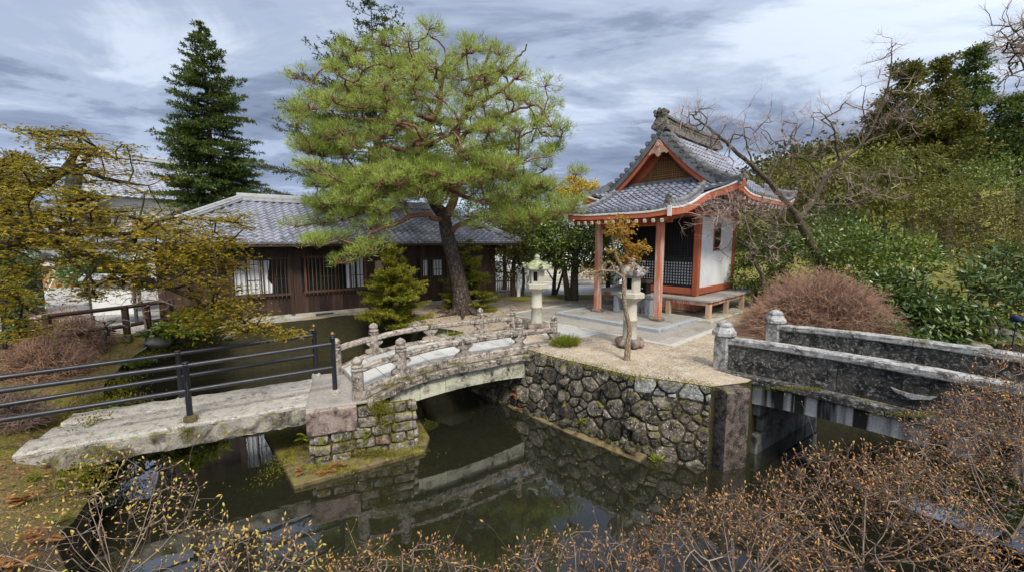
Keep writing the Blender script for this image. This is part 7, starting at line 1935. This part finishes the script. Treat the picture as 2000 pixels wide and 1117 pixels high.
moss('bank_moss', 'yellow green moss hanging over the edge of the left bank', [(A([-6.7, 6.3, -.6]), (.12, .2, .14), .3), (A([-7.5, 7.2, -.55]), (.3, .3, .1), .4), (A([-8.3, 8.1, -.5]), (.2, .3, .1), .3), (A([-5.8, 5.1, -.7]), (.15, .2, .14), .3), (A([-9.0, 9.6, -.35]), (.15, .5, .08), .3), (A([-8.8, 11.0, -.25]), (.3, .4, .06), .2)], 5200, 3, .05)
def litter(name, label, gen, n, seed, L=.05, mat='dead'):
    rs = np.random.RandomState(seed); C = np.array([gen(rs) for _ in range(n)]); a = rs.uniform(0, 6.3, n); d = np.stack([np.cos(a), np.sin(a), rs.uniform(-.1, .4, n)], 1)
    mb = MB(); leaves(mb, C, d, tz + rs.normal(size=(n, 3)) * .3, rs.uniform(.5, 1.3, n) * L, L * .5, .3); return tag(mb.build(name, M[mat]), label, 'leaf litter', kind='stuff')
def g1(r):
    while True:
        x, y = r.uniform(-11, -5), r.uniform(4.3, 11.5)
        if not in_poly(x, y, POND): return A([x, y, gh(x, y) + .035])
litter('leaf_litter', 'scattered orange brown dead leaves on the mossy left bank', g1, 2600, 1, .06)
def g2(r):
    while True:
        x, y = r.uniform(-3, 5), r.uniform(7, 17)
        if not in_poly(x, y, POND): return A([x, y, gh(x, y) + .008])
def g5(r):
    while True:
        a, q = r.uniform(0, 6.3), abs(r.normal()) * 2.6; x, y = G(905, 612, 0)[0] + math.cos(a) * q, G(905, 612, 0)[1] + math.sin(a) * q
        if not in_poly(x, y, POND): return A([x, y, gh(x, y) + .006])
litter('pine_litter', 'brown fallen needles and leaves under the big pine', g5, 3200, 6, .05)
litter('fallen_leaves', 'sparse small dead leaves lying on the sandy island ground', g2, 800, 2, .035)
def g3(r):
    while True:
        x, y = r.uniform(-5, 4), r.uniform(3.2, 10)
        if in_poly(x, y, POND): return A([x, y, WATER + .004])
litter('floating_leaves', 'a few tiny leaves floating on the dark pond water', g3, 170, 3, .03, 'gold')
def g4(r):
    while True:
        x, y = r.uniform(-6, 6), r.uniform(.8, 3.0)
        if not in_poly(x, y, POND): return A([x, y, gh(x, y) + .02])
litter('bank_leaves', 'dead leaves on the soil beneath the budding bushes', g4, 1500, 4, .05)
for k, (px_, py_, z_, L_, mt_, lb) in enumerate(((40, 945, -.3, .3, 'fern_brown', 'withered brown fern at the left edge of the bank below the slab bridge'), (70, 1010, -.2, .32, 'fern_brown', 'withered fern beneath the yellow budded bush'), (20, 1060, -.05, .3, 'fern_brown', 'withered fern in the lower left corner'),
        (110, 960, -.35, .26, 'fern', 'green fern near the left bank edge under the slab bridge end'), (60, 900, -.3, .24, 'fern', 'small green fern at the end of the slab bridge'), (240, 800, -.2, .2, 'fern_brown', 'orange fern behind the far railing on the bank edge'), (150, 770, -.15, .26, 'fern_brown', 'dry fern on the gravel behind the far railing'))):
    g_ = G(px_, py_, z_); g_[2] = gh(g_[0], g_[1]) + .02; fern(g_, L_ * .65, mt_, 40 + k, lb, 'ferns on the left bank', (0, -.2, .6), 9)
# pebbles and grit on the island
rs = np.random.RandomState(99); mb = MB(); n = 2600; C = []
while len(C) < n:
    x, y = rs.uniform(-2.5, 6), rs.uniform(7.2, 14.5)
    if not in_poly(x, y, POND): C.append((x, y, gh(x, y)))
C = np.array(C); s = rs.uniform(.006, .022, n); oct_ = A([[1, 0, 0], [0, 1, 0], [-1, 0, 0], [0, -1, 0], [0, 0, 1]]); V = C[:, None] + s[:, None, None] * oct_[None] * rs.uniform(.6, 1.3, (n, 5, 1)) * A([1, 1, .6])
F = np.concatenate([np.array([[0, 1, 4], [1, 2, 4], [2, 3, 4], [3, 0, 4]]) + 5 * k for k in range(n)]); mb.add(V.reshape(-1, 3), F); tag(mb.build('pebbles', M['grey_gravel']), 'small grey pebbles scattered on the sandy island ground', 'pebbles', kind='stuff')
